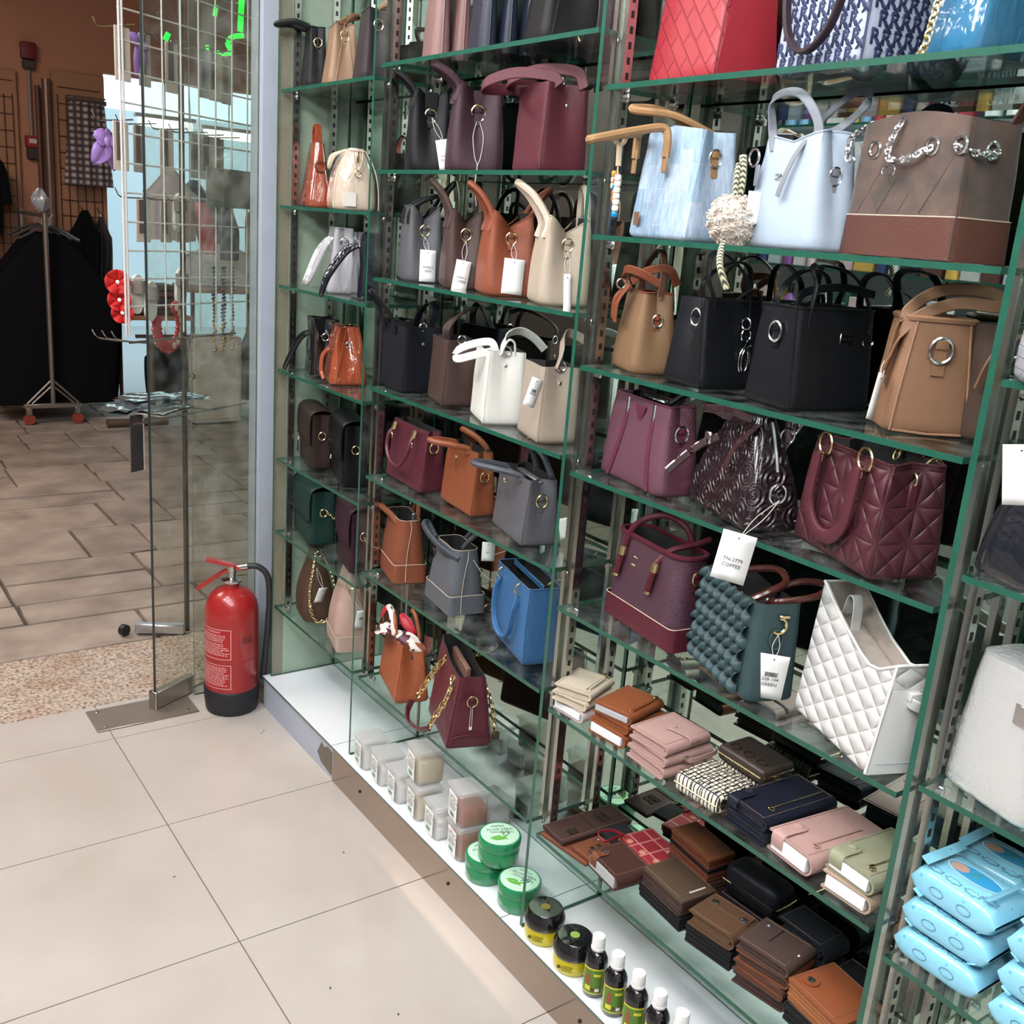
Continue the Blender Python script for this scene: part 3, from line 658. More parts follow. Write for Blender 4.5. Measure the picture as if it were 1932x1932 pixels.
for e in (-.006, .006): b.part(tube(spline([(.043, e * .5, .102), (.060, e * 1.8, .07), (.071, e, .03), (.075, 0, .012), (.08, -.003, -.03), (.078, .003, -.066)], 5), .0007, 5), 'string', STRING)
b = Bag('handbag', 'burgundy tote with broad belt handles and silver stud, second shelf', (1.162, 1.590), -104, .145, .098, .155, sh(2, 2), BURG)
b.body(1, .86, .022, .012); b.seam(0, -.002); b.part(lathe([(.004, 0), (.004, .002), (.002, .003)], 12), 'stud', SILVER).matrix_local = Matrix.Translation((b.gx(.118) + .001, .004, .118)) @ Matrix.Rotation(PI / 2, 4, 'Y')
b.part(ring((.05, -.012, .157), .010, .0018, 'x'), 'ring', SILVER)
for k, (y, z) in enumerate(((-.03, .0), (.02, .012))): b.arch([(.07, y + .01, .150), (.055, y, .166 + z), (.01, y - .05, .170 + z), (-.03, y - .085, .158 + z), (-.055, y - .092, .148 + z), (-.07, y - .08, .145 + z), (-.075, y - .03, .150 + z), (-.06, y, .150)], flat=(.020, .003), up=(0, .2, 1))
b.arch([(.06, .04, .15), (.09, .045, .16), (.09, .05, .145)], flat=(.018, .003), up=(0, 1, .3), m=BLACK, name='strap_end')
# ---- middle bay, third shelf
def wing_tote(label, K, rz, w, t, h, z, m, tagl=None, hand=None, hm=None, tagkw=None, ringm=GOLD):
    g = Bag('handbag', label, K, rz, w, t, h, z, m); g.body(.92, .72, t * .42, .018, prof=lambda x, y: .010 - .030 * (1 - abs(y)) * max(0, abs(x) - .6) / .4, bul=.10); g.dring(h * .73, .012, m=m, tabh=.03, metal=ringm)
    g.rim(); 
    if tagl is not None: g.hangtag((g.gx(h * .5) + .012, *tagl), **(tagkw or {}))
    if hand: g.handles(*hand[:3], r=hand[3], m=hm or m, lean2=hand[4] if len(hand) > 4 else None)
    return g
wing_tote('grey tote with gold ring and white tag, leftmost on the third middle shelf', (1.160, 2.056), -108, .13, .084, .155, sh(2, 3), GREYL, (.006, .072), (.03, (.035, .065), (.03, .06), .005, (.05, .03)), BLACK, dict(w=.036, h=.070, yaw=-8, tilt=0, lines=('W950-2', 'GREY'), strg=(.045, 0, .10)))
wing_tote('dark brown tote with curled white tag, third middle shelf', (1.160, 1.886), -113, .13, .082, .155, sh(2, 3), BROWN, (-.004, .060), (.028, .064, (-.03, -.04), .006, (-.02, .0)), BROWN, dict(w=.032, h=.066, yaw=-8, tilt=-8, lines=('W950-2', 'COFFEE'), strg=(.045, 0, .10), curve=.004))
wing_tote('orange brown tote with blank white tag, third middle shelf', (1.160, 1.734), -112, .13, .104, .155, sh(2, 3), leather((150, 82, 56), .44), (.006, .075), (.03, .060, (-.01, -.045), .006, (.02, .04)), None, dict(w=.042, h=.070, yaw=-8, tilt=-3, lines=(), strg=(.043, .004, .104)))
wing_tote('beige tote with narrow white tag, third middle shelf by the divider', (1.160, 1.548), -113, .13, .100, .152, sh(2, 3), BEIGE, (.0, .06), (.028, .066, (-.045, -.05), .007, (-.02, .0)), leather((214, 196, 178)), dict(w=.014, h=.072, yaw=-8, tilt=3, lines=(), strg=(.045, 0, .1)))
# ---- middle bay, fourth shelf
def belt_tote(label, K, rz, w, t, h, z, m, tt=.8, fold=.02, loops=(), studz=.75, sil=True, bulk=0):
    g = Bag('handbag', label, K, rz, w, t, h, z, m); g.body(.96, tt, fold, .012, bul=bulk); g.seam(0, -.002); g.seam(0, .002)
    g.part(lathe([(.0038, 0), (.0038, .002), (.002, .003)], 12), 'stud', SILVER).matrix_local = Matrix.Translation((g.gx(h * studz) + .0006, 0, h * studz)) @ Matrix.Rotation(PI / 2, 4, 'Y')
    g.part(ring((g.A(h) - .012, 0, h + .001), .009, .0016, 'x'), 'ring', SILVER)
    for l in loops: g.arch(l, flat=(.020, .0035), up=(0, .3, 1) if True else None)
    return g
g = belt_tote('black navy tote with broad looped handles at the left of the fourth shelf', (1.166, 2.068), -95, .15, .112, .152, sh(2, 4), leather((28, 31, 40), .5), .9, .012)
g.arch([(.02, -.055, .135), (.018, -.062, .17), (.012, -.085, .20), (-.012, -.10, .225), (-.035, -.09, .215), (-.045, -.065, .18), (-.04, -.055, .14)], flat=(.018, .0035), up=(1, 0, .2)); g.arch([(.03, .03, .145), (.02, .05, .185), (-.01, .05, .205), (-.04, .04, .18), (-.05, .03, .145)], flat=(.018, .0035), up=(0, 1, .3))
g = belt_tote('dark brown tote with silver stud, fourth middle shelf', (1.172, 1.898), -106, .13, .088, .146, sh(2, 4), BROWN, .82, .016)
g.arch([(.03, -.03, .14), (.03, -.03, .17), (.01, .0, .195), (-.02, .04, .21), (-.05, .05, .20)], flat=(.016, .0035), up=(0, 1, .5), name='handle')
g = belt_tote('white leather tote with a wide strap spilling over the rim', (1.150, 1.700), -112, .14, .090, .150, sh(2, 4), WHITEL, .85, .022, studz=.80)
g.part(box(g.gx(.115) + .001, 0, .112, .0015, .014, .026, .0007), 'stud_tab', WHITEL)
g.arch([(.045, -.02, .146), (.04, -.03, .165), (.02, -.055, .160), (.0, -.085, .145), (-.01, -.095, .13), (.01, -.09, .125), (.035, -.06, .138), (.05, -.03, .148)], flat=(.016, .003), up=(.2, .3, 1)); g.arch([(.05, -.01, .146), (.045, .0, .18), (.03, .03, .190), (.03, .06, .178), (.035, .085, .155)], flat=(.018, .003), up=(.4, .3, 1), name='strap'); g.arch([(.055, -.012, .142), (.06, 0, .172), (.058, .014, .168), (.056, .018, .142)], .0025, name='loop')
g = belt_tote('beige tote with barcode tag, fourth middle shelf next to the divider', (1.152, 1.516), -108, .13, .088, .146, sh(2, 4), leather((182, 166, 150), .48), .85, .02, studz=.78)
g.part(box(g.gx(.112) + .001, 0, .108, .0015, .014, .026, .0007), 'stud_tab', leather((190, 174, 158))); g.arch([(.05, -.01, .142), (.045, .0, .17), (.02, .01, .198), (.0, .03, .205), (.02, .06, .19), (.05, .05, .16)], flat=(.018, .003), up=(.3, .3, 1), name='strap'); g.hangtag((.05, -.05, .125), .026, .055, 12, -18, ('BEIGE',), None, bar=True)
# ---- middle bay, fifth shelf
EMB = mat('embossed_burgundy', (84, 33, 46), .42, grain=.5, gscale=60)
b = Bag('handbag', 'burgundy handbag with gold trimmed handle lying on its front, fifth shelf', (1.176, 1.978), -94, .195, .072, .145, sh(2, 5), EMB); b.body(.97, .5, .014, .008); b.seam(0, -.001); b.dring(.105, .012)
b.arch([(-.055, -.03, .128), (-.06, -.046, .11), (-.055, -.052, .075), (-.02, -.056, .05), (.02, -.056, .05), (.05, -.052, .08), (.055, -.044, .11), (.05, -.03, .132)], .005); 
for x in (-.057, .052): b.part(tube([(x, -.036, .122), (x, -.030, .140)], .0065, 8), 'ferrule', GOLD); b.part(ring((x, -.042, .108), .008, .0014, 'y'), 'ring', GOLD)
b = Bag('handbag', 'orange brown handbag with padded handles flopped forward, fifth shelf', (1.180, 1.766), -97, .165, .066, .142, sh(2, 5), leather((146, 80, 50), .4)); b.body(.95, .62, .016, .01); b.seam(0, -.001); b.dring(.088, .011)
b.handles(.034, (.012, .03), (-.01, -.075), .0068, lean2=(-.03, -.03), drop=.012); b.logo(-.02, .112, .014, .012, GOLD, 'text', 'BA')
b = Bag('handbag', 'grey handbag with padded handles and gold ring beside the divider, fifth shelf', (1.163, 1.553), -104, .175, .086, .135, sh(2, 5), leather((98, 98, 104), .38)); b.body(.97, .72, .020, .012); b.seam(0, -.001); b.dring(.092, .013, tabh=.03)
b.handles(.040, (.014, .05), (-.02, -.085), .0065, m=leather((78, 82, 90), .36), lean2=(-.035, -.02), drop=.010); b.logo(-.04, .105, .014, .014, GOLD, 'text', 'SG'); b.part(box(.01, 0, .128, .12, .014, .006, .002), 'zip', mat('zip_teeth', (120, 120, 124), .4, .6)); b.hangtag((.06, .052, .06), .036, .045, -10, 12, (), None)
# ---- middle bay, sixth shelf
def bucket(label, K, rz, w, t, h, z, m, hm, tagged=None, hpts=None):
    g = Bag('bucket_bag', label, K, rz, w, t, h, z, m); g.body(.86, .62, -.008, .028, bul=.12); g.band(h * .30, m); g.rim(STITCH, .0008, 'stitching')
    g.seam(-.0, -.030, .0009, STITCH, name='stitching'); g.logo(-.045, h * .74, .022, .026, SILVER, 'tri'); g.part(prism([(-.045 - .0085, h * .74 + .010), (-.045 + .0085, h * .74 + .010), (-.045, h * .74 - .010)], -g.B(h * .74) - .0032, -g.B(h * .74)), 'emblem_inlay', DARKHOLE)
    return g
TN2 = leather((140, 78, 54), .42)
g = bucket('orange brown bucket bag with triangle badge on the sixth shelf', (1.166, 2.060), -104, .165, .085, .155, sh(2, 6), TN2, TN2)
g.arch([(-.06, -.035, .15), (-.085, -.045, .17), (-.06, -.05, .165), (.0, -.035, .155), (.05, -.02, .135), (.06, -.01, .13)], .0075, name='handle'); g.arch([(-.03, .03, .15), (-.01, .035, .18), (.02, .03, .185), (.05, .02, .15)], .006, name='handle'); g.part(box(.062, .008, .163, .004, .012, .020, .001), 'zip_pull', SILVER)
GR2 = leather((100, 104, 110), .4)
g = bucket('grey bucket bag with triangle badge, sixth shelf', (1.178, 1.822), -99, .155, .092, .150, sh(2, 6), GR2, GR2)
g.arch([(-.05, -.035, .15), (-.08, -.045, .178), (-.06, -.06, .175), (.0, -.05, .150), (.045, -.03, .135), (.06, -.02, .13)], .0075, leather((66, 72, 80), .38), name='handle')
for y in (-.0, .03): g.arch([(.03 - y * 2, y, .145), (.035 - y * 2, y + .02, .17), (.03 - y * 2, y + .045, .185)], .006, leather((66, 72, 80), .38), name='handle_end')
g.hangtag((-.05, .046, .17), .03, .045, -20, 0, ('W0-1',), None); g.part(tube(spline([(.07, .01, .13), (.078, .03, .10), (.08, .055, .08)], 5), .0007, 5), 'string', STRING)
BLU = mat('grained_blue_leather', (54, 100, 146), .45, grain=.6, gscale=160, var=.12, vscale=14)
b = Bag('handbag', 'blue tote with gold rings and a handle hanging in front, sixth shelf', (1.172, 1.527), -105, .20, .082, .165, sh(2, 6), BLU); b.body(.96, .86, 0, .008, bul=.05); b.seam(0, -.002); b.rim()
b.arch([(-.055, -.038, .140), (-.06, -.050, .11), (-.045, -.053, .05), (.0, -.053, .03), (.04, -.053, .05), (.052, -.050, .10), (.05, -.040, .135)], flat=(.012, .006), up=(0, 1, 0)); b.part(box(.0, 0, .163, .17, .004, .012, .001), 'divider', BLU)
for x, y in ((-.055, -.036), (.05, -.036), (.05, .036)): b.part(ring((x, y, .150), .013, .0018, 'x'), 'ring', GOLD)
# ---- middle bay, lowest shelf
b = Bag('handbag', 'orange tote with a patterned silk scarf tied on its handle', (1.146, 1.990), -105, .19, .088, .150, sh(2, 7), mat('ribbed_orange_leather', (156, 84, 50), .5, grain=.8, gscale=90, var=.12, vscale=20)); b.body(.85, .62, .024, .010); b.seam(0, -.001); b.seam(0, .001)
b.arch([(.03, -.03, .14), (.032, -.034, .17), (.01, -.034, .205), (-.05, -.034, .20), (-.075, -.032, .165), (-.07, -.03, .14)], .0058); b.arch([(.05, .02, .13), (.055, .02, .165), (.035, .015, .205), (.01, .012, .215)], .0052, name='handle'); b.part(lathe([(.004, 0), (.014, .002), (.014, .016), (.005, .02)], 14), 'key_holder', leather((176, 100, 56)))
b.o.children[-1].location = (.068, .006, .098); b.o.children[-1].rotation_euler = (0, PI / 2, 0)
def scarf_mat():
    m, nt, bb = _new('printed_scarf'); bb.inputs['Roughness'].default_value = .5; v = N(nt, 'ShaderNodeTexVoronoi', feature='F1'); v.inputs['Scale'].default_value = 55
    L(nt, coords(nt), v.inputs[0]); cr = N(nt, 'ShaderNodeValToRGB'); cr.color_ramp.interpolation = 'CONSTANT'; e = cr.color_ramp.elements; e[0].color = lin((232, 222, 214)); e[1].position = .62; e[1].color = lin((84, 36, 48))
    sp = N(nt, 'ShaderNodeSeparateColor'); L(nt, v.outputs['Color'], sp.inputs[0]); L(nt, sp.outputs[0], cr.inputs[0]); L(nt, cr.outputs[0], bb.inputs['Base Color']); return m
SCF = scarf_mat(); SCR = mat('red_scarf_silk', (186, 44, 62), .45)
sc = tag(MB().add(tube(spline([(.025, -.034, .150), (.028, -.036, .172), (.0, -.038, .208), (-.035, -.036, .208)], 8), .0085, 8)).build('scarf', SCF, b.o), 'white and dark red printed silk scarf')
def leaf_fn(p0, p1, wd, bend, up=(0, 0, 1)):
    p0 = Vector(p0); p1 = Vector(p1); d = (p1 - p0); sdir = d.cross(Vector(bend)).normalized()
    return lambda u, v: tuple(p0 + d * v + sdir * ((u - .5) * wd * math.sin(PI * min(1, .12 + v * .8)) * 2) + Vector(bend) * (math.sin(PI * v) * .3 + .12 * math.cos(u * 9)))
for p0, p1, wd, bd, mm in (((.02, -.038, .165), (-.075, -.055, .135), .020, (0, -.03, .02), SCF), ((.03, -.034, .165), (.075, .03, .13), .022, (.03, -.01, .01), SCF), ((.04, -.02, .16), (.085, .045, .055), .013, (.02, .01, 0), mat('dark_scarf', (70, 34, 44), .5)), ((-.03, -.04, .21), (-.078, -.045, .150), .020, (0, -.02, .01), SCR), ((.02, -.02, .21), (.055, .01, .165), .014, (.02, -.01, .01), SCR)):
    solidify(one(grid(leaf_fn(p0, p1, wd, bd), 6, 10), 'scarf_end', mm, b.o, ang=70), .0008)
QB = mat('quilted_burgundy', (92, 34, 48), .42, grain=.9, gscale=55)
b = Bag('handbag', 'burgundy quilted tote with chunky gold chains and leather shoulder strap', (1.141, 1.742), -108, .195, .108, .175, sh(2, 7), QB); b.body(.96, .55, -.004, .008, prof=lambda x, y: .03 * max(0, -x)); b.seam(0, -.001); b.seam(0, .001); b.dring(.120, .013, y=0, tabh=.018)
b.chain([(.05, -.036, .155), (.065, -.048, .12), (.055, -.075, .06), (.045, -.082, .035)], .016, .0022); b.chain([(-.03, -.034, .17), (-.04, -.06, .13), (-.05, -.085, .075), (-.045, -.095, .062)], .016, .0022); b.arch([(.045, -.084, .03), (.02, -.10, .016), (-.02, -.115, .014), (-.045, -.115, .03), (-.048, -.105, .058)], flat=(.018, .005), up=(.2, -.6, .8), name='shoulder_strap')
b.chain([(.06, .036, .15), (.085, .052, .10), (.09, .06, .05), (.088, .065, .03)], .014, .002); b.chain([(-.04, .04, .17), (-.02, .07, .19), (-.01, .085, .21)], .014, .002); b.part(box(.088, .066, .022, .004, .018, .02, .001), 'chain_tab', BROWN); b.part(box(-.01, 0, .165, .13, .012, .03, .002), 'zip_pocket', leather((150, 110, 96)))
for e in (-.0018, .0018): b.part(tube([(b.gx(.11) + .004, e, .105), (b.gx(.06) + .004, e * 1.5, .058)], .0008, 5), 'string', STRING)
b.part(box(b.gx(.05) + .004, 0, .053, .002, .007, .008, .0006), 'string_end', PAPER); b.part(ribbon(spline([(b.gx(.03) - .002, -.045, .004), (b.gx(.03) + .002, -.035, .032), (b.gx(.03) + .002, .035, .032), (b.gx(.03) - .002, .045, .004)], 6), .004, .002, (1, 0, 0)), 'base_fold', QB)
# ---------------------------------------------------------------- near bay: pattern materials
def woven_mat(name, rgb, scale=26, rough=.3, coat=.2, strength=.7, rot=PI / 4):
    m, nt, b = _new(name); b.inputs['Base Color'].default_value = lin(rgb); b.inputs['Roughness'].default_value = rough; b.inputs['Coat Weight'].default_value = coat
    br = N(nt, 'ShaderNodeTexBrick'); br.offset = .5; br.inputs['Scale'].default_value = scale; br.inputs['Mortar Size'].default_value = .03; br.inputs['Mortar Smooth'].default_value = .6; br.inputs['Brick Width'].default_value = .8; br.inputs['Row Height'].default_value = .4
    L(nt, wrap(nt, rot), br.inputs[0]); br.inputs['Color1'].default_value = lin(rgb); br.inputs['Color2'].default_value = tuple(v * .9 for v in lin(rgb)[:3]) + (1,); br.inputs['Mortar'].default_value = tuple(v * .88 for v in lin(rgb)[:3]) + (1,); L(nt, br.outputs[0], b.inputs['Base Color'])
    bump(nt, b, br.outputs['Fac'], strength, -.004); return m
def wave_mat(name, rgb, scale=60, strength=.6, rough=.45, dirs=('X',), rgb2=None, dist=.0015, rot=(0, 0, 0)):
    m, nt, b = _new(name); b.inputs['Base Color'].default_value = lin(rgb); b.inputs['Roughness'].default_value = rough; c = coords(nt, 1, rot); last = None
    for d in dirs:
        w = N(nt, 'ShaderNodeTexWave', bands_direction=d); w.inputs['Scale'].default_value = scale; w.inputs['Distortion'].default_value = .3; L(nt, c, w.inputs[0])
        if last is None: last = w.outputs['Fac']
        else:
            mm = N(nt, 'ShaderNodeMath', operation='MULTIPLY'); L(nt, last, mm.inputs[0]); L(nt, w.outputs['Fac'], mm.inputs[1]); last = mm.outputs[0]
    bump(nt, b, last, strength, dist)
    if rgb2:
        mx = N(nt, 'ShaderNodeMixRGB'); mx.inputs[1].default_value = lin(rgb2); mx.inputs[2].default_value = lin(rgb); L(nt, last, mx.inputs[0]); L(nt, mx.outputs[0], b.inputs['Base Color'])
    return m
def denim_mat():
    m, nt, b = _new('patchwork_denim'); b.inputs['Roughness'].default_value = .7
    br = N(nt, 'ShaderNodeTexBrick'); br.offset = .37; br.inputs['Color1'].default_value = lin((170, 188, 208)); br.inputs['Color2'].default_value = lin((134, 164, 190)); br.inputs['Mortar'].default_value = lin((178, 186, 204)); br.inputs['Scale'].default_value = 14; br.inputs['Mortar Size'].default_value = .01; br.inputs['Row Height'].default_value = .45; br.inputs['Brick Width'].default_value = .8; br.inputs['Bias'].default_value = -.2
    L(nt, wrap(nt, PI / 2), br.inputs[0])
    no = N(nt, 'ShaderNodeTexNoise'); no.inputs['Scale'].default_value = 260; L(nt, coords(nt, (1, 1, .15)), no.inputs[0]); mx = N(nt, 'ShaderNodeMixRGB', blend_type='OVERLAY'); mx.inputs[0].default_value = .5; L(nt, br.outputs[0], mx.inputs[1]); L(nt, no.outputs[0], mx.inputs[2]); L(nt, mx.outputs[0], b.inputs['Base Color']); bump(nt, b, no.outputs[0], .3, .001); return m
def suede_mat():
    m, nt, b = _new('mottled_brown_suede'); b.inputs['Roughness'].default_value = .62; b.inputs['Sheen Weight'].default_value = .3
    n1 = N(nt, 'ShaderNodeTexNoise'); n1.inputs['Scale'].default_value = 14; n1.inputs['Detail'].default_value = 8; n1.inputs['Roughness'].default_value = .65; L(nt, coords(nt), n1.inputs[0])
    cr = N(nt, 'ShaderNodeValToRGB'); cr.color_ramp.elements[0].position = .38; cr.color_ramp.elements[0].color = lin((62, 48, 41)); cr.color_ramp.elements[1].position = .72; cr.color_ramp.elements[1].color = lin((108, 80, 66)); L(nt, n1.outputs[0], cr.inputs[0]); L(nt, cr.outputs[0], b.inputs['Base Color'])
    return m
def emboss_mat():
    m, nt, b = _new('embossed_plum_patent'); b.inputs['Base Color'].default_value = lin((36, 23, 29)); b.inputs['Roughness'].default_value = .22; b.inputs['Coat Weight'].default_value = .5; b.inputs['Coat Roughness'].default_value = .08
    m2o = wrap(nt, PI / 4)
    v = N(nt, 'ShaderNodeTexVoronoi'); v.inputs['Scale'].default_value = 26; v.inputs['Randomness'].default_value = .0; v.voronoi_dimensions = '2D'; L(nt, m2o, v.inputs[0])
    w = N(nt, 'ShaderNodeMath', operation='SINE'); k = N(nt, 'ShaderNodeMath', operation='MULTIPLY'); k.inputs[1].default_value = 26; L(nt, v.outputs['Distance'], k.inputs[0]); L(nt, k.outputs[0], w.inputs[0]); bump(nt, b, w.outputs[0], .8, .002); return m
def cannage_mat():
    m, nt, b = _new('cannage_burgundy'); b.inputs['Base Color'].default_value = lin((74, 33, 42)); b.inputs['Roughness'].default_value = .42
    last = None
    for r in (PI / 4, -PI / 4, 0, PI / 2):
        m2o = wrap(nt, r)
        w = N(nt, 'ShaderNodeTexWave', wave_profile='SIN'); w.inputs['Scale'].default_value = 9.0 if abs(r) < 1 and r else 6.4; L(nt, m2o, w.inputs[0])
        p = N(nt, 'ShaderNodeMath', operation='POWER'); p.inputs[1].default_value = .25; L(nt, w.outputs['Fac'], p.inputs[0])
        if last is None: last = p.outputs[0]
        else:
            mm = N(nt, 'ShaderNodeMath', operation='MULTIPLY'); L(nt, last, mm.inputs[0]); L(nt, p.outputs[0], mm.inputs[1]); last = mm.outputs[0]
    bump(nt, b, last, .9, .006); return m
def quilt_mat(name, rgb, sc=8, rough=.42):
    m, nt, b = _new(name); b.inputs['Base Color'].default_value = lin(rgb); b.inputs['Roughness'].default_value = rough; last = None
    for r in (PI / 4, -PI / 4):
        m2o = wrap(nt, r * 1.25)
        w = N(nt, 'ShaderNodeTexWave'); w.inputs['Scale'].default_value = sc; L(nt, m2o, w.inputs[0]); p = N(nt, 'ShaderNodeMath', operation='POWER'); p.inputs[1].default_value = .3; L(nt, w.outputs['Fac'], p.inputs[0])
        if last is None: last = p.outputs[0]
        else:
            mm = N(nt, 'ShaderNodeMath', operation='MULTIPLY'); L(nt, last, mm.inputs[0]); L(nt, p.outputs[0], mm.inputs[1]); last = mm.outputs[0]
    bump(nt, b, last, .8, .005); return m
# ---- top shelf
REDW = woven_mat('red_woven_leather', (164, 42, 54), 15, .45, .0, .8)
b = Bag('handbag', 'red handbag with embossed woven diamonds on the top shelf', (1.165, 1.176), -103, .205, .118, .20, sh(3, 1), REDW); b.body(.96, .62, .018, .012, m=REDW); b.seam(0, -.001, .0016, leather((150, 40, 52)))
b.part(prism([(-.055, .002), (.055, .002), (.035, .13), (-.035, .13)], 0, .001), 'gusset_panel', leather((176, 46, 58), .45)).matrix_local = Matrix.Translation((b.gx(.06) + .006, 0, 0)) @ Matrix.Rotation(PI / 2, 4, 'Z')
NVW = mat('navy_white_canvas', (168, 176, 194), .6)
b = Bag('handbag', 'navy and white monogram handbag with round dark handle, top shelf', (1.165, .915), -103, .19, .150, .20, sh(3, 1), NVW); b.body(1, .92, .0, .014); NAVYP = mat('navy_print', (44, 56, 92), .6)
pr = MB(); q = random.Random(5)
for r_ in range(9):
    for c_ in range(10):
        x = -.090 + c_ * .020 + (r_ % 2) * .01; z = .012 + r_ * .0215
        if abs(x) < .088:
            pr.add(text_vf('R', .026, bold=.035), frame((x, -b.B(z) - .0008, z), (1, 0, 0), (0, 0, 1))); pr.add(text_vf('X', .019, bold=.03), frame((x + .010, -b.B(z) - .0008, z - .009), (1, 0, 0), (0, 0, 1)))
    for c_ in range(8):
        y = -.066 + c_ * .0185 + (r_ % 2) * .009; z = .012 + r_ * .0215
        if abs(y) < .066: pr.add(text_vf('R', .026, bold=.035), frame((b.A(z) + .0008, y, z), (0, 1, 0), (0, 0, 1))); pr.add(text_vf('X', .019, bold=.03), frame((b.A(z) + .0008, y + .009, z - .009), (0, 1, 0), (0, 0, 1)))
solidify(tag(pr.build('monogram_print', NAVYP, b.o), None), .0004); DKH = leather((58, 44, 52), .34)
b.arch([(-.06, -.078, .20), (-.065, -.086, .12), (-.045, -.09, .05), (0, -.092, .022), (.045, -.09, .05), (.065, -.086, .12), (.06, -.078, .20)], flat=(.013, .007), up=(0, 1, 0), m=DKH); b.seam(0, -.002, .0018, NAVYP)
b = Bag('handbag', 'teal blue handbag with gold chain at the right end of the top shelf', (1.166, .752), -100, .092, .125, .20, sh(3, 1), patent((48, 112, 150))); b.body(1, .8, 0, .012, open=False); b.chain([(-.01, -.07, .18), (-.012, -.072, .10), (-.02, -.076, .02), (-.025, -.08, .0)], .010, .0016)
# ---- second shelf
DEN = denim_mat(); TNH = leather((176, 136, 94), .4)
b = Bag('handbag', 'light blue patchwork denim tote with tan handles stretched forward', (1.152, 1.182), -102, .185, .100, .165, sh(3, 2), DEN); b.body(.95, .62, .026, .014, prof=lambda x, y: .01 * (1 - abs(x))); b.seam(0, -.001, .001, DEN)
b.arch([(-.085, -.05, .125), (-.085, -.050, .150), (-.075, -.055, .162), (-.03, -.090, .158), (-.02, -.165, .142), (-.005, -.175, .140), (.0, -.165, .143), (.0, -.10, .160), (.005, -.055, .168), (.012, -.050, .150), (.012, -.05, .125)], .0068, TNH); b.arch([(-.03, .035, .15), (-.035, .03, .175), (-.05, -.03, .20), (-.055, -.075, .20), (-.045, -.08, .195), (-.01, -.03, .19), (.02, .03, .165)], .0065, TNH)
for x in (-.085, .012): b.part(box(x, -.051, .120, .014, .003, .038, .0012), 'handle_anchor', TNH)
b.dring(.125, .013, m=TNH, metal=SILVER, tabh=.038); b.part(box(-.055, -.0535, .030, .017, .0015, .021, .0006), 'leather_patch', leather((142, 104, 80)))
# bead charm hanging from its handle
CORD = mat('cream_cord', (226, 204, 170), .6)
ch = thing('bead_charm', 'cord charm with white, brown and blue beads hung on the tan handle', 'charm', tuple(b.o.matrix_basis @ Vector((-.03, -.112, .152))))
for k in range(3): one(ring((0, k * .004 - .004, -.002), .011, .0014, 'y'), 'cord_loop', CORD, ch)
one(tube([(0, 0, -.012), (0, -.002, -.045)], .0045, 8), 'cord_knot', CORD, ch); one(tube(spline([(0, 0, -.044), (-.003, -.006, -.055), (-.004, -.009, -.125)], 4), .0008, 5), 'cord', CORD, ch); one(tube(spline([(0, 0, -.044), (.004, .004, -.055), (.005, .006, -.105)], 4), .0008, 5), 'cord', CORD, ch)
BEAD = MB().add(lathe([(.0015, -.0046), (.0046, -.0042), (.0056, -.002), (.0056, .002), (.0046, .0042), (.0015, .0046)], 12)).mesh('bead')
BW, BB, BL_ = mat('white_bead', (236, 228, 212), .3), mat('brown_bead', (176, 112, 62), .3), mat('blue_bead', (24, 128, 178), .22)
for k, mm in enumerate((BW, BW, BW, BW, BW, BW, BL_)):
    me = BEAD.copy(); me.materials.append(mm); inst(me, 'bead', ch, (-.004, -.009, -.063 - k * .0094))
for k, mm in enumerate((BB, BB, BL_, BB, BB)):
    me = BEAD.copy(); me.materials.append(mm); inst(me, 'bead', ch, (.005, .006, -.058 - k * .0094))
for k, mm in enumerate((mat('yellow_bead', (196, 172, 50), .3), BW, CORD)):
    me = BEAD.copy(); me.materials.append(mm); inst(me, 'bead', ch, (.010, .016, -.056 - k * .0094))
PBL = leather((174, 190, 208), .46, .15); GRH = leather((142, 146, 156), .4)
b = Bag('handbag', 'pale blue soft handbag with grey straps beside the denim tote', (1.158, .943), -103, .175, .082, .150, sh(3, 2), PBL); b.body(.84, .66, .030, .022, bul=.10, soft=.002, prof=lambda x, y: .014 * abs(x) - .004); b.rim(); b.dring(.10, .012, m=GRH, metal=SILVER, tabh=.028)
b.arch([(-.04, -.03, .135), (-.05, -.032, .17), (-.045, -.04, .205), (.0, -.03, .210), (.035, -.02, .175), (.045, -.02, .14)], flat=(.013, .0035), up=(0, .3, 1), m=GRH, name='handle'); b.arch([(-.03, .02, .14), (-.02, .03, .18), (.02, .045, .215), (.05, .05, .215), (.055, .04, .195), (.03, .02, .165), (.01, -.01, .15)], flat=(.013, .0035), up=(0, .3, 1), m=GRH, name='handle'); b.arch([(.03, -.028, .15), (.022, -.042, .12), (.012, -.048, .085), (.008, -.049, .070)], flat=(.010, .002), up=(1, 0, 0), m=GRH, name='strap_tab'); b.logo(-.012, .098, .02, .013, SILVER, 'text', '520'); b.part(ring((-.065, -.046, .125), .012, .0020, 'y'), 'ring', SILVER); b.part(box(-.055, -.044, .100, .010, .003, .03, .001), 'strap_loop', GRH)
b.part(box(-.045, -.05, .055, .0006, .022, .045), 'price_tag', PAPER)
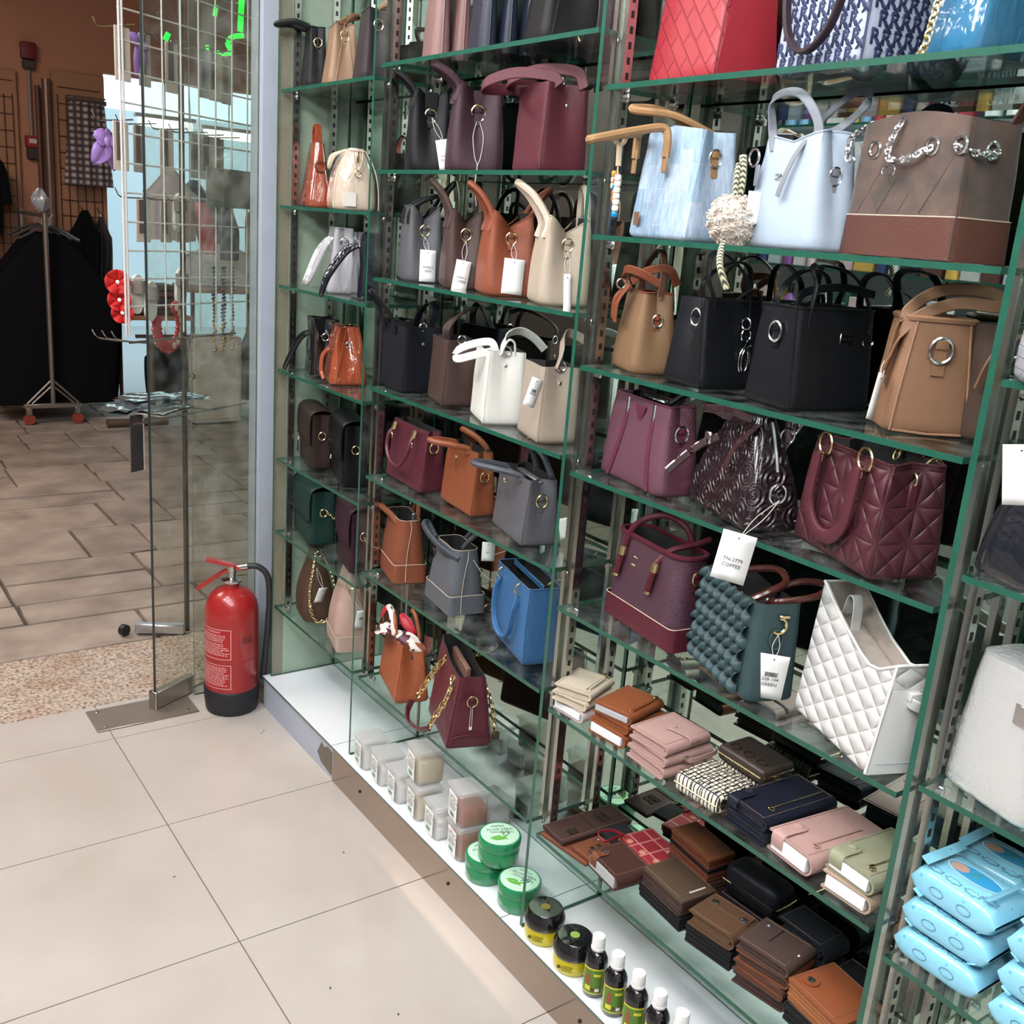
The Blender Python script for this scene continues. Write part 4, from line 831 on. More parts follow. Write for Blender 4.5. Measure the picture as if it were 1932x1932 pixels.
# plush charm on cord
pc = thing('plush_charm', 'cream fluffy charm hanging on a patterned cord between the blue bags', 'charm', tuple(b.o.matrix_basis @ Vector((-.070, -.062, .115))))
CRD = wave_mat('patterned_cord', (232, 226, 190), 90, .3, .6, ('DIAGONAL',), (40, 40, 40))
one(tube(spline([(0, 0, .012), (.0, -.003, -.005), (.002, -.003, -.028), (.002, 0, -.05)], 5), .0058, 8), 'cord', CRD, pc); one(tube(spline([(-.006, .0, .0), (-.008, .0, -.02), (-.006, 0, -.045)], 5), .0045, 8), 'cord', CRD, pc)
one(tube(spline([(-.022, -.006, -.105), (-.034, -.012, -.13), (-.036, -.018, -.15), (-.022, -.022, -.178)], 6), .0050, 8), 'cord_tail', CRD, pc)
fz = MB(); q = random.Random(11)
def plush(u, v):
    a = 2 * PI * u; p = PI * v; r = 1 + .05 * math.sin(u * 60 + v * 33) + .05 * math.sin(v * 50 + u * 25) - .22 * math.exp(-((p) / .5) ** 2)
    return (.046 * r * math.sin(p) * math.cos(a), .026 * r * math.sin(p) * math.sin(a), -.080 + .038 * r * math.cos(p))
PLUSH = mat('cream_plush', (228, 214, 200), .95, grain=1.0, gscale=160)
one(grid(plush, 48, 26, True), 'plush_body', PLUSH, pc, ang=0)
cur = MB()
for k in range(900):
    u, v = q.random(), math.acos(1 - 2 * q.random()) / PI; p = Vector(plush(u, v)); c = Vector((0, 0, -.08)); d = (p - c).normalized(); t_ = Vector((q.uniform(-1, 1), q.uniform(-1, 1), q.uniform(-1, 1))); e = d.cross(t_).normalized() * .0024
    cur.add(tube([p - d * .001, p + d * .0022 + e, p + d * .003 - e * .3], .0011, 4))
tag(cur.build('plush_curls', PLUSH, pc), None, kind='stuff')
SUE = suede_mat(); BRB = leather((98, 60, 50), .36)
b = Bag('handbag', 'brown suede bucket bag with silver eyelets and chain strap, second shelf', (1.160, .736), -103, .205, .098, .170, sh(3, 2), SUE); b.body(.94, .92, .012, .014, p=1.0, prof=lambda x, y: .008 * math.cos(x * 2)); b.band(.052, BRB); b.seam(0, -.002, .0009, leather((60, 46, 40)))
for k in range(5):
    for sg in (1, -1):
        x0 = -.075 + k * .038; pts = [(x0 + sg * (z - .055) * .62, -b.B(z) - .0004, z) for z in [.055 + .09 * j / 6 for j in range(7)]]; pts = [p for p in pts if abs(p[0]) < .093]
        if len(pts) > 2: b.part(tube(pts, .0005, 4), 'quilt_stitch', leather((70, 54, 46)))
for x, y, ax in ((.042, -b.B(.135) - .002, 'y'), (-.06, -b.B(.135) - .002, 'y'), (.088, -b.B(.135) - .002, 'y')): b.part(ring((x, y, .135), .0095, .0026, ax), 'eyelet', SILVER)
b.part(ring((b.gx(.135) + .003, .0, .132), .0095, .0026, 'x'), 'eyelet', SILVER)
b.chain([(.04, -.05, .132), (.02, -.058, .122), (-.005, -.06, .118), (-.022, -.058, .125), (-.022, -.055, .145), (-.014, -.05, .168)], .009, .0016, SILVER); b.chain([(.088, -.05, .133), (.10, -.03, .126), (.102, 0, .130)], .009, .0016, SILVER); b.chain([(-.095, -.03, .17), (-.10, -.055, .15), (-.098, -.058, .125), (-.085, -.056, .12)], .009, .0016, SILVER)
for sx in (-1, 1): b.part(ring((-.012 + sx * .006, -.062, .106), .0058, .0014, 'y', .8 if sx < 0 else PI + .8, 2 * PI - .8 + (0 if sx < 0 else PI), 14), 'charm_arc', SILVER)
b.arch([(.09, .03, .165), (.10, .035, .19), (.11, .03, .20), (.12, .02, .19)], flat=(.018, .004), up=(0, 1, 0), m=BRB, name='strap')
# ---- third shelf
b = Bag('handbag', 'small tan handbag with rust brown bow straps at the left of the third shelf', (1.162, 1.280), -112, .12, .082, .135, sh(3, 3), leather((138, 106, 76), .46)); RST = leather((140, 76, 50), .42); b.body(.88, .6, .02, .016, bul=.08); b.dring(.09, .010, m=RST, metal=SILVER); b.rim(RST)
for pts in ([(-.02, -.03, .135), (-.03, -.04, .16), (.0, -.045, .17), (.03, -.03, .165), (.04, -.0, .15)], [(.0, -.04, .145), (-.02, -.055, .12), (-.025, -.055, .085)], [(.005, -.04, .145), (-.005, -.055, .115), (-.008, -.056, .08)], [(.0, -.035, .15), (.03, -.02, .17), (.05, .01, .175), (.045, .03, .15)]): b.arch(pts, flat=(.014, .003), up=(.3, 0, 1) if pts[0][2] > .146 or pts[0][0] < 0 else (1, 0, 0), m=RST, name='bow_strap')
b.arch([(-.05, .0, .13), (-.045, .005, .175), (.0, .01, .205), (.04, .005, .18), (.05, .0, .13)], flat=(.012, .003), up=(0, 1, 0), m=leather((96, 58, 44)), name='handle'); b.part(ring((-.01, -.05, .145), .008, .0016, 'x'), 'ring', SILVER)
BK2 = leather((28, 30, 36), .34)
b = Bag('handbag', 'black leather tote with silver wire charm, third shelf', (1.148, 1.170), -8, .142, .108, .138, sh(3, 3), BK2)
b.o.location = (1.244, 1.168, sh(3, 3) + .0006); b.body(.95, .60, .030, .012); b.seam(0, -.002, sx=-1); b.dring(.108, .013, metal=SILVER, side=-1, tabh=.032)
b.arch([(-.045, -.030, .11), (-.046, -.031, .14), (-.06, -.03, .17), (-.052, -.02, .205), (-.02, -.012, .208), (.015, -.022, .18), (.025, -.031, .14), (.025, -.033, .10)], flat=(.012, .0035), up=(.2, 1, .2)); b.arch([(-.02, .03, .13), (-.02, .03, .165), (.03, .03, .195), (.07, .03, .185), (.075, .03, .13)], flat=(.012, .0035), up=(0, 1, 0)); b.arch([(.0, -.03, .14), (.02, -.036, .155), (.04, -.036, .15), (.045, -.042, .12), (.044, -.043, .105)], flat=(.008, .0025), up=(0, 1, 0), name='strap_end')
ch2 = thing('wire_charm', 'silver wire key charm dangling on the black tote', 'charm', tuple(b.o.matrix_basis @ Vector((.012, -.047, .104))))
one(ring((0, 0, 0), .009, .0014, 'x'), 'link', SILVER, ch2); one(ring((.002, -.001, -.018), .0105, .0013, 'y'), 'key_ring', SILVER, ch2); one(ring((.004, -.002, -.058), .0125, .0013, 'y', 0, 2 * PI, 20, 1.75), 'oval', SILVER, ch2); one(ring((.004, -.003, -.058), .0075, .0010, 'y', 0, 2 * PI, 18, 2.4), 'oval', SILVER, ch2); one(tube(spline([(.004, -.002, -.03), (.000, -.002, -.05), (.010, -.002, -.062), (.002, -.002, -.075)], 5), .0010, 5), 'wire_letter', SILVER, ch2); one(tube([(-.008, -.002, -.040), (.016, -.002, -.034)], .0010, 5), 'wire_bar', SILVER, ch2)
b = Bag('handbag', 'large black structured handbag with square metal plate, third shelf', (1.17, .97), -9, .155, .112, .145, sh(3, 3), BK2)
b.o.location = (1.246, .982, sh(3, 3) + .0006); b.body(.98, .72, .010, .012, open=True); b.seam(0, -.003, .0018, sx=-1); b.seam(.02, -.002, .0012, sx=-1); b.dring(.108, .014, metal=SILVER, side=-1, tabh=.03); b.rim(r=.0022)
pz = .105; pt = b.part(box(.018, -b.B(pz) - .001, pz - .004, .024, .0022, .022, .0006), 'metal_plate', SILVER); mb = MB(); mb.add(text_vf('FAWORE', .0042), frame((.018, -b.B(pz) - .0024, pz - .001), (1, 0, 0), (0, 0, 1))); mb.add(text_vf('1980', .0034), frame((.018, -b.B(pz) - .0024, pz - .008), (1, 0, 0), (0, 0, 1))); mb.build('engraving', INK, pt)
b.arch([(-.052, -.040, .08), (-.052, -.040, .135), (-.046, -.038, .175), (-.04, -.02, .200), (.0, .0, .205), (.05, -.008, .192), (.068, -.03, .15), (.062, -.042, .11)], flat=(.012, .004), up=(.5, 1, .3)); b.arch([(-.05, .035, .13), (-.045, .035, .165), (.0, .04, .195), (.05, .045, .185), (.06, .04, .13)], flat=(.012, .004), up=(0, 1, .2)); b.part(ring((.062, -.045, .102), .010, .0018, 'y', PI, 2 * PI), 'ring', SILVER); b.arch([(-.06, -.02, .142), (-.03, -.0, .165), (.03, -.01, .175), (.075, -.03, .168)], flat=(.012, .003), up=(0, .4, 1), name='strap')
CM = leather((146, 108, 82), .46)
b = Bag('handbag', 'camel leather bag with silver ring and wide strap, right end of the third shelf', (1.180, .797), -131, .110, .112, .150, sh(3, 3), CM); b.body(.85, .74, 0, .014, p=1.2, open=True, lining=leather((110, 70, 48)), prof=lambda x, y: .0); b.rim(leather((160, 120, 92)), .004); b.dring(.112, .016, metal=SILVER, tabh=.044)
for sd in (-1, 1): b.part(tube([(b.A(b.h * k / 10) + .0005, sd * (b.B(b.h * k / 10) - .008), .004 + (b.h - .008) * k / 10) for k in range(11)], .0018, 6), 'piping', leather((164, 124, 96)))
b.part(tube([(.0535, -.045, .004), (.055, 0, .002), (.0535, .045, .004)], .0018, 6), 'piping', leather((164, 124, 96)))
b.arch([(.02, -.056, .06), (.025, -.052, .11), (.03, -.045, .155), (.03, -.01, .185), (.035, .045, .19), (.045, .075, .178), (.05, .06, .172), (.045, .01, .172), (.04, -.04, .145), (.03, -.055, .10), (.02, -.060, .06)], flat=(.016, .0035), up=(0, .3, 1)); b.hangtag((.045, -.066, .075), .02, .062, 50, -14, (), (.02, -.06, .09))
b = Bag('handbag', 'dark brown panelled bag with silver ring at the back behind the camel bag', (1.252, .705), -95, .06, .075, .150, sh(3, 3), leather((74, 56, 46), .45)); b.body(.98, .9, .0, .01, open=False); b.dring(.10, .013, metal=SILVER); b.part(box(.0315, -.012, .072, .001, .018, .14), 'stripe', leather((96, 76, 62))); b.part(box(.0315, .014, .072, .001, .010, .14), 'stripe', leather((96, 76, 62)))
b.arch([(.02, -.045, .07), (.028, -.04, .105), (.03, -.01, .135), (.03, .03, .14)], flat=(.012, .003), up=(.3, 1, 0), m=CM, name='strap')
# ---- fourth shelf
RIB = wave_mat('ribbed_mauve', (98, 56, 72), 170, .5, .42, ('X', 'Z'))
b = Bag('handbag', 'mauve textured tote with triangle badge at the left of the fourth shelf', (1.162, 1.182), -100, .205, .082, .150, sh(3, 4), RIB); b.body(.93, .66, .020, .018, bul=.06); b.rim(leather((110, 50, 74))); b.dring(.105, .014, m=leather((110, 50, 74)), metal=SILVER, tabh=.026); b.logo(.008, .122, .034, .034, leather((104, 44, 68)), 'tri')
for x in (-.035, .048): 
    b.part(ribbon([(x - .030 * (1 - k / 8) ** 2 * (1 if x < 0 else -.6), -b.B(.13 * k / 8) - .0014, .004 + .122 * k / 8) for k in range(9)], .011, .002, (1, 0, 0)), 'leather_stripe', leather((104, 44, 68))); b.part(tube([(x, -b.B(.14) - .003, .12), (x, -b.B(.148) - .0028, .148)], .0035, 8), 'handle_bar', SILVER)
b.part(box(.0, .0, .148, .07, .012, .008, .002), 'clasp_clip', SILVER); b.arch([(.03, .01, .145), (.05, .03, .165), (.09, .05, .170)], .005, BLACK, name='strap')
EMP = emboss_mat(); PLH = patent((60, 38, 42))
b = Bag('dome_bag', 'dark plum patent dome bag embossed with medallions and a white tag', (1.150, .980), -108, .205, .102, .165, sh(3, 4), EMP); b.body(1, 1, 0, .02, open=False, dome=(.55, .72, 1.7)); b.dring(.060, .015, metal=SILVER, tabh=.026)
b.part(tube([(b.A(z) + .0006, .004, z) for z in [.09 + .07 * k / 10 for k in range(11)]], .003, 6), 'zip', mat('zip_teeth', (120, 120, 124), .4, .6)); b.arch([(-.03, -.02, .15), (-.045, -.06, .166), (-.03, -.07, .166), (.01, -.05, .170), (.03, -.02, .160)], flat=(.013, .004), up=(.2, .2, 1), m=PLH); b.arch([(-.03, -.040, .120), (-.04, -.065, .105), (-.05, -.095, .075), (-.055, -.11, .058)], flat=(.013, .005), up=(.2, .6, .6), m=PLH, name='strap'); b.part(box(-.035, -.055, .118, .018, .006, .020, .002), 'buckle', SILVER); b.part(ribbon(spline([(.05, -.02, .156), (.035, -.045, .12), (.02, -.052, .08)], 6), .012, .003, (1, 0, 0)), 'strap_tab', PLH); b.part(ring((.055, .03, .14), .012, .0018, 'x'), 'ring', SILVER)
b.hangtag((.138, -.078, .012), .050, .076, -32, -8, ('TN-2779', 'COFFEE'), (.105, .0, .052))
CAN = cannage_mat()
b = Bag('handbag', 'burgundy cannage quilted handbag with round handles and gold rings', (1.145, .757), -111, .205, .110, .155, sh(3, 4), CAN); b.body(.95, .78, .022, .012, bul=.06); b.seam(0, -.002, .002); b.rim(r=.002); HB = leather((92, 42, 52), .38)
def uring(y, dz=0):
    for x in (-.055, .045): b.part(ring((x, y, .152 + dz), .016, .0020, 'y'), 'ring', GOLD); b.part(ring((x, y - .006, .132 + dz), .006, .0018, 'y'), 'eyelet', GOLD)
uring(-.050)
def uhandle(cx, cz, rx, rz_, w, th, y, zt):
    pts = []
    for k in range(15):
        a = PI + PI * k / 14; pts.append((cx + rx * math.cos(a), y, cz + rz_ * math.sin(a)))
    pts = [(cx - rx, y + .004, zt)] + pts + [(cx + rx, y + .004, zt)]
    prof = [(w / 2, -th / 2), (w / 2, th / 2), (-w / 2, th / 2), (-w / 2, -th / 2)]
    V = []; F = []; P = [Vector(p) for p in spline(pts, 3)]; n = len(P)
    for i in range(n):
        t = (P[min(i + 1, n - 1)] - P[max(i - 1, 0)]).normalized(); s_ = Vector((0, 1, 0)).cross(t).normalized()
        for a_, b_ in ((w / 2, -th * .25), (w / 2, th * .25), (w * .35, th / 2), (-w * .35, th / 2), (-w / 2, th * .25), (-w / 2, -th * .25), (-w * .35, -th / 2), (w * .35, -th / 2)): V.append(P[i] + s_ * a_ + Vector((0, b_, 0)))
    for i in range(n - 1):
        for k in range(8): l = (k + 1) % 8; F.append((i * 8 + k, i * 8 + l, (i + 1) * 8 + l, (i + 1) * 8 + k))
    F += [tuple(range(8)), tuple((n - 1) * 8 + k for k in range(8))]
    return V, F
b.part(uhandle(-.005, .082, .050, .052, .020, .008, -.064, .140), 'handle', HB); b.chain([(-.0, .03, .15), (.0, .035, .165), (.0, .04, .185)], .012, .002); b.part(ring((.05, .045, .155), .015, .002, 'y'), 'ring', GOLD); b.part(ring((b.gx(.135) + .004, .0, .135), .009, .0018, 'y'), 'ring', GOLD); b.part(box(b.gx(.11) + .003, 0, .112, .006, .013, .036, .002), 'ring_tab', HB); b.part(ring((b.gx(.15), .035, .150), .013, .0018, 'x'), 'ring', GOLD)
# ---- fifth shelf
WVP = wave_mat('woven_plum', (74, 42, 58), 130, .6, .46, ('X', 'Z'), None, .0015, (0, PI / 5, 0)); PTR = leather((92, 30, 46), .34)
b = Bag('handbag', 'plum woven tote with gold ferruled handles, fifth shelf left', (1.178, 1.127), -98, .215, .082, .165, sh(3, 5), WVP); b.body(.92, .82, .0, .026, bul=.05); b.band(.042, PTR); b.part(tube(b.rings[-1], .0045, 6, True), 'rim_binding', PTR); b.dring(.132, .012, m=PTR, metal=GOLD, tabh=.034, below=True)
for x in (-.062, .038): b.part(tube([(x - .006, -.046, .088), (x, -.044, .118), (x + .004, -.042, .140)], .0062, 8), 'handle_leg', PTR); b.part(tube([(x + .002, -.0435, .126), (x + .004, -.042, .143)], .0078, 10), 'ferrule', GOLD); b.part(tube([(x - .007, -.0462, .084), (x - .006, -.046, .089)], .0066, 8), 'ferrule_end', GOLD)
b.arch([(-.058, -.042, .14), (-.045, -.03, .185), (-.01, .0, .21), (.03, .02, .20), (.045, .03, .17), (.05, .035, .15)], .0058, PTR); b.arch([(.042, -.042, .14), (.05, -.02, .165), (.06, .02, .175), (.065, .05, .185)], .0055, PTR, name='handle'); b.logo(-.024, .130, .022, .010, GOLD, 'text', 'mn'); b.logo(-.028, .115, .022, .010, GOLD, 'text', 'mn')
GN = leather((58, 82, 86), .45)
def smock():
    """puckered smocked panel of the green bag"""
    nu, nv = 64, 46
    def f(u, v):
        x = -.098 + .170 * u; z = .004 + .152 * v; yb = -(.046 - .012 * v)
        cu = u * 7; cv = v * 8; row = int(cv); puff = abs(math.sin(PI * (cu + .5 * (row % 2)))) ** .7 * abs(math.sin(PI * cv)) ** .6
        return (x, yb - .012 * puff - .0012 * math.sin(cu * 2 * PI * 6) * (1 - puff), z + .003 * math.sin(cu * PI * 2))
    return grid(f, nu * 2, nv * 2)
b = Bag('handbag', 'dark green smocked handbag with brown ring handles and a GREEN tag', (1.152, .934), -110, .195, .086, .155, sh(3, 5), GN); b.body(.96, .82, .0, .012, prof=lambda x, y: .006 * abs(x)); b.part(smock(), 'smocked_panel', GN, ang=70); BRH = mat('tortoiseshell_resin', (84, 44, 38), .14, coat=.6)
b.arch([(-.05, -.03, .152), (-.03, -.01, .172), (.01, .03, .188), (.045, .03, .180), (.055, .0, .168), (.05, -.03, .152)], .0058, BRH); b.arch([(.02, .02, .152), (.035, .06, .175), (.07, .085, .182), (.09, .06, .172), (.07, .015, .156), (.05, .0, .150)], .0055, BRH); b.part(ring((b.A(.13) + .005, -.004, .128), .012, .0024, 'x', -2.4, 1.6), 'ring', GOLD); b.part(box(b.A(.145) + .003, .004, .142, .006, .018, .006, .001), 'ring_bar', GOLD); b.part(ring((b.A(.1) + .002, -.004, .105), .011, .0022, 'x', 0, 2 * PI, 18, 1.4), 'loop', GN); b.hangtag((b.A(.07) + .008, -.006, .083), .046, .074, -22, -3, ('228-104', 'GREEN'), (b.A(.12) + .006, -.004, .115), bar=True)
WQ = quilt_mat('white_quilted_leather', (204, 202, 200), 12.0)
b = Bag('hobo_bag', 'white quilted shopper with curved sides and a broad white strap', (1.137, .704), -112, .205, .098, .165, sh(3, 5), WQ)
def wprof(x, y):
    x = max(-1, min(1, x)); return .088 * ((1 - x) / 2) ** 1.8 - .036 + .032 * max(0, (x - .55) / .45) - .012 * max(0, (-x - .82) / .18) ** 2
b.body(1.0, .62, .0, .010, prof=wprof, nz=18, lining=mat('floral_lining', (168, 156, 146), .7, var=.25, vscale=60)); WL = leather((228, 228, 226), .4, .1)
b.part(prism([(-.046, .002), (.046, .002), (.030, .125), (-.030, .125)], 0, .0012), 'gusset_panel', WL).matrix_local = Matrix.Translation((b.A(.06) + .0012, 0, 0)) @ Matrix.Rotation(PI / 2, 4, 'Z')
b.seam(0, -.001, .0022, WL); b.seam(0, .001, .0022, WL); b.part(tube(b.rings[-1], .0022, 6, True), 'rim_piping', WL); b.part(box(.02, 0, .11, .12, .03, .004, .001), 'inner_zip', WL); b.part(ring((-.02, 0, .125), .009, .0016, 'x'), 'clasp', GOLD)
b.arch([(.10, -.004, .112), (.112, .0, .108), (.118, .035, .095), (.112, .065, .065), (.105, .075, .03)], flat=(.017, .003), up=(.3, 0, 1), m=WL, name='shoulder_strap'); b.part(box(.107, .002, .118, .010, .018, .012, .001), 'strap_block', WL); b.part(box(.104, 0, .018, .0015, .07, .001, .0004), 'stitching', GREYPAINT); b.arch([(-.075, .0, .165), (-.065, .0, .195), (-.05, .0, .19), (-.045, .0, .13)], flat=(.016, .002), up=(0, 1, 0), m=WL, name='inner_strap')
# ---- nearest bay
SVW = woven_mat('silver_woven_leather', (208, 212, 222), 34, .22, .3, .9, 0.3); SVW.node_tree.nodes['Principled BSDF'].inputs['Metallic'].default_value = .5
b = Bag('handbag', 'silver white woven bag at the right edge of the picture', (1.118, .532), -98, .10, .13, .15, sh(4, 3), SVW); b.body(.9, .75, 0, .045, bul=.25, open=False, dome=(.2, .5, 2.2))
BKW = woven_mat('black_sequin_weave', (30, 32, 40), 40, .16, .8, 1.0, .4)
b = Bag('handbag', 'glittering black woven bag at the right edge', (1.135, .530), -100, .11, .13, .16, sh(4, 4), BKW); b.body(.75, .7, 0, .035, bul=.2, open=False, dome=(.2, .4, 2.0)); b.hangtag((.0, -.075, .17), .04, .07, -60, 10, ())
MTS = mat('crackled_silver_foil', (232, 232, 232), .3, .55, grain=1.0, gscale=150)
b = Bag('handbag', 'large crackled silver handbag with a buckle at the right edge', (1.150, .492), -104, .145, .110, .185, sh(4, 5), MTS); b.body(.82, .78, 0, .022, open=False, bul=.04); b.part(box(.03, -b.B(.125) - .002, .135, .022, .003, .026, .001), 'buckle', SILVER)
# ---------------------------------------------------------------- wallets
def upoly(l, th, c, op=0.0, n=6):
    """folded leather: spine at -x, opening at +x"""
    r = th / 2; P = [(l / 2, th + op)] + [(-l / 2 + r - r * math.sin(PI * k / n), r + r * math.cos(PI * k / n)) for k in range(n + 1)] + [(l / 2, 0), (l / 2, c)]
    ri = r - c; P += [(-l / 2 + r - ri * math.sin(PI * k / n), r - ri * math.cos(PI * k / n)) for k in range(n + 1)] + [(l / 2, th + op - c)]
    return P
class Wallet:
    def __init__(s, label, x, y, z, rz, l, d, th, m, kind='fold', pages=None, name='wallet', group=None, inner=None):
        s.o = thing(name, label, 'wallet', (x, y, z + .0007), rz, group); s.l, s.d, s.th, s.m = l, d, th, m
        c = min(.0035, th * .22)
        if kind == 'fold':
            s.body = s.part(prism(upoly(l, th, c), -d / 2, d / 2), 'cover', m)
            im = pages or inner or m
            n = 1 if pages else max(2, int(th / .007))
            for k in range(n):
                t = (th - 2 * c) / n; s.part(box(.002 + (0 if pages else -.003 + .003 * (k % 2)), .0 if not pages else .002, c + t * (k + .5), l - th * .6, d - .005 + (.004 if pages else 0), t * .86, .0006), 'pages' if pages else 'leaf', im)
        elif kind == 'zip':
            s.body = s.part(box(0, 0, th / 2, l, d, th, th * .3, 3), 'cover', m)
            s.part(tube([(-l / 2 + .001, -d / 2 + .004, th / 2), (-l / 2 - .0004, 0, th / 2), (-l / 2 + .001, d / 2 - .004, th / 2)], .0013, 5), 'zip', GOLD); s.part(tube([(-l / 2 + .004, d / 2 + .0006, th / 2), (l / 2 - .004, d / 2 + .0006, th / 2)], .0012, 5), 'zip', GOLD)
        elif kind == 'layers':
            n = max(2, int(round(th / .008)))
            for k in range(n):
                o = s.part(box(R.uniform(-.001, .001), R.uniform(-.001, .001), th * (k + .5) / n, l - (.002 if k < n - 1 else 0), d - (.002 if k < n - 1 else 0), th / n * .93, .002, 2), 'cover' if k == n - 1 else 'leaf', m if k == n - 1 else (inner or m))
                if k == n - 1: s.body = o
        elif kind == 'flat':
            s.body = s.part(box(0, 0, th / 2, l, d, th, .0015, 2), 'cover', m)
        if kind in ('fold', 'flat', 'layers'):
            zz = th + .0004; e = .004; s.part(tube([(-l / 2 + e + th * .3, -d / 2 + e, zz), (l / 2 - e, -d / 2 + e, zz), (l / 2 - e, d / 2 - e, zz), (-l / 2 + e + th * .3, d / 2 - e, zz)], .0004, 4, True), 'stitching', mat('wallet_thread', (150, 120, 100), .6))
    def part(s, vf, name, m, parent=None): return one(vf, name, m, parent or s.o)
    def snap(s, x0=.0, w=.026, m=None, y=None, rad=.006, metal=None, end=None):
        """strap coming over the aisle side and closing on top"""
        th = s.th; d = s.d; e = end if end is not None else -.012
        P = spline([(x0, d / 2 + .001, th * .35), (x0, d / 2 + .0022, th * .8), (x0, d / 2 - .004, th + .0022), (x0, e + .012, th + .0026), (x0, e, th + .002)], 5)
        t = s.part(ribbon(P, w, .002, (1, 0, 0)), 'strap', m or s.m); s.part(lathe([(w / 2, 0), (w / 2, .002), (w / 2 - .002, .0028)], 16), 'strap_end', m or s.m, t).location = (x0, e, th + .0008)
        s.part(lathe([(rad, 0), (rad, .0018), (rad * .6, .003), (.001, .0033)], 16), 'snap', metal or m or s.m, t).location = (x0, e, th + .0030)
    def zipline(s, x, y0, y1, z=None, metal=GOLD, pull=True):
        zz = (s.th if z is None else z) + .0012; t = s.part(box(x, (y0 + y1) / 2, zz, .0024, abs(y1 - y0), .0014, .0004), 'zip', metal)
        if pull: s.part(box(x, y1, zz + .001, .005, .012, .002, .0008), 'zip_slider', metal, t); s.part(ring((x - .006, y1 + .004, zz + .002), .004, .0011, 'z'), 'zip_pull', metal, t)
    def windows(s, pts):
        for x, y, a, b_ in pts:
            s.part(box(x, y, s.th + .0004, a, b_, .0008, .0002), 'card_window', DARKHOLE); s.part(ribbon([(x - a / 2, y - b_ / 2, s.th + .0008), (x + a / 2, y - b_ / 2, s.th + .0008), (x + a / 2, y + b_ / 2, s.th + .0008), (x - a / 2, y + b_ / 2, s.th + .0008)], .002, .0008, (0, 0, 1), True), 'window_frame', s.m)
WP = mat('white_pages', (232, 230, 234), .7)
Z6, Z7 = sh(3, 6), sh(3, 7)
LB = leather((206, 192, 188), .45); BEI = leather((204, 190, 170), .45); TNW = leather((150, 84, 48), .44); PNK = leather((198, 160, 154), .47); NVY = leather((30, 34, 48), .36); SAGE = leather((160, 162, 134), .45); LBE = leather((196, 170, 152), .45)
GRP = None
w = Wallet('pale grey bifold wallet at the bottom of the beige stack', 1.196, 1.347, Z6, 93, .086, .088, .024, LB, pages=WP)
w = Wallet('beige folded wallet, middle of the stack at the left end', 1.196, 1.352, Z6 + .025, 104, .082, .098, .017, BEI, inner=BEI); w.zipline(-.030, -.04, .03, .011)
w = Wallet('beige folded wallet with gold zip on top of the left stack', 1.198, 1.356, Z6 + .043, 112, .080, .096, .016, BEI); w.zipline(-.022, .036, -.044); w.part(tube([(-.026, .03, .0175), (-.026, -.03, .0185)], .0028, 6), 'zip_fold', BEI)
w = Wallet('tan wallet with white pages at the bottom of the tan stack', 1.212, 1.240, Z6, 95, .092, .112, .026, TNW, pages=WP)
w = Wallet('tan folded wallet in the middle of the tan stack', 1.214, 1.241, Z6 + .027, 97, .088, .108, .017, TNW)
w = Wallet('tan wallet with gold zip on top of the tan stack', 1.212, 1.243, Z6 + .045, 103, .084, .106, .020, TNW, pages=mat('grey_pages', (176, 176, 180), .6)); w.zipline(-.026, .036, -.046); w.part(tube([(-.030, .034, .0215), (-.030, -.03, .0225)], .003, 6), 'zip_fold', TNW)
w = Wallet('pink folded wallet at the bottom of the pink stack', 1.210, 1.125, Z6, 86, .102, .114, .021, PNK); w.zipline(-.04, .04, -.04, .018)
w = Wallet('pink folded wallet with wrist strap, middle of the pink stack', 1.210, 1.126, Z6 + .022, 88, .098, .112, .019, PNK); w.part(ribbon(spline([(-.046, .01, .010), (-.056, .0, .008), (-.058, -.05, .012), (-.05, -.06, .014)], 5), .010, .002, (0, 0, 1)), 'wrist_strap', PNK); w.part(ring((-.052, .012, .010), .006, .0013, 'x'), 'ring', GOLD)
w = Wallet('pink wallet with covered snap on top of the pink stack', 1.206, 1.127, Z6 + .042, 92, .092, .108, .021, PNK)
t = w.part(ribbon(spline([(-.045, -.012, .010), (-.048, -.012, .018), (-.040, -.012, .0232), (-.01, -.008, .0236), (.006, -.004, .0232)], 5), .026, .002, (0, 1, 0)), 'strap', PNK); w.part(lathe([(.0065, 0), (.0065, .002), (.003, .0032)], 16), 'snap', PNK, t).location = (.0, -.006, .0240)
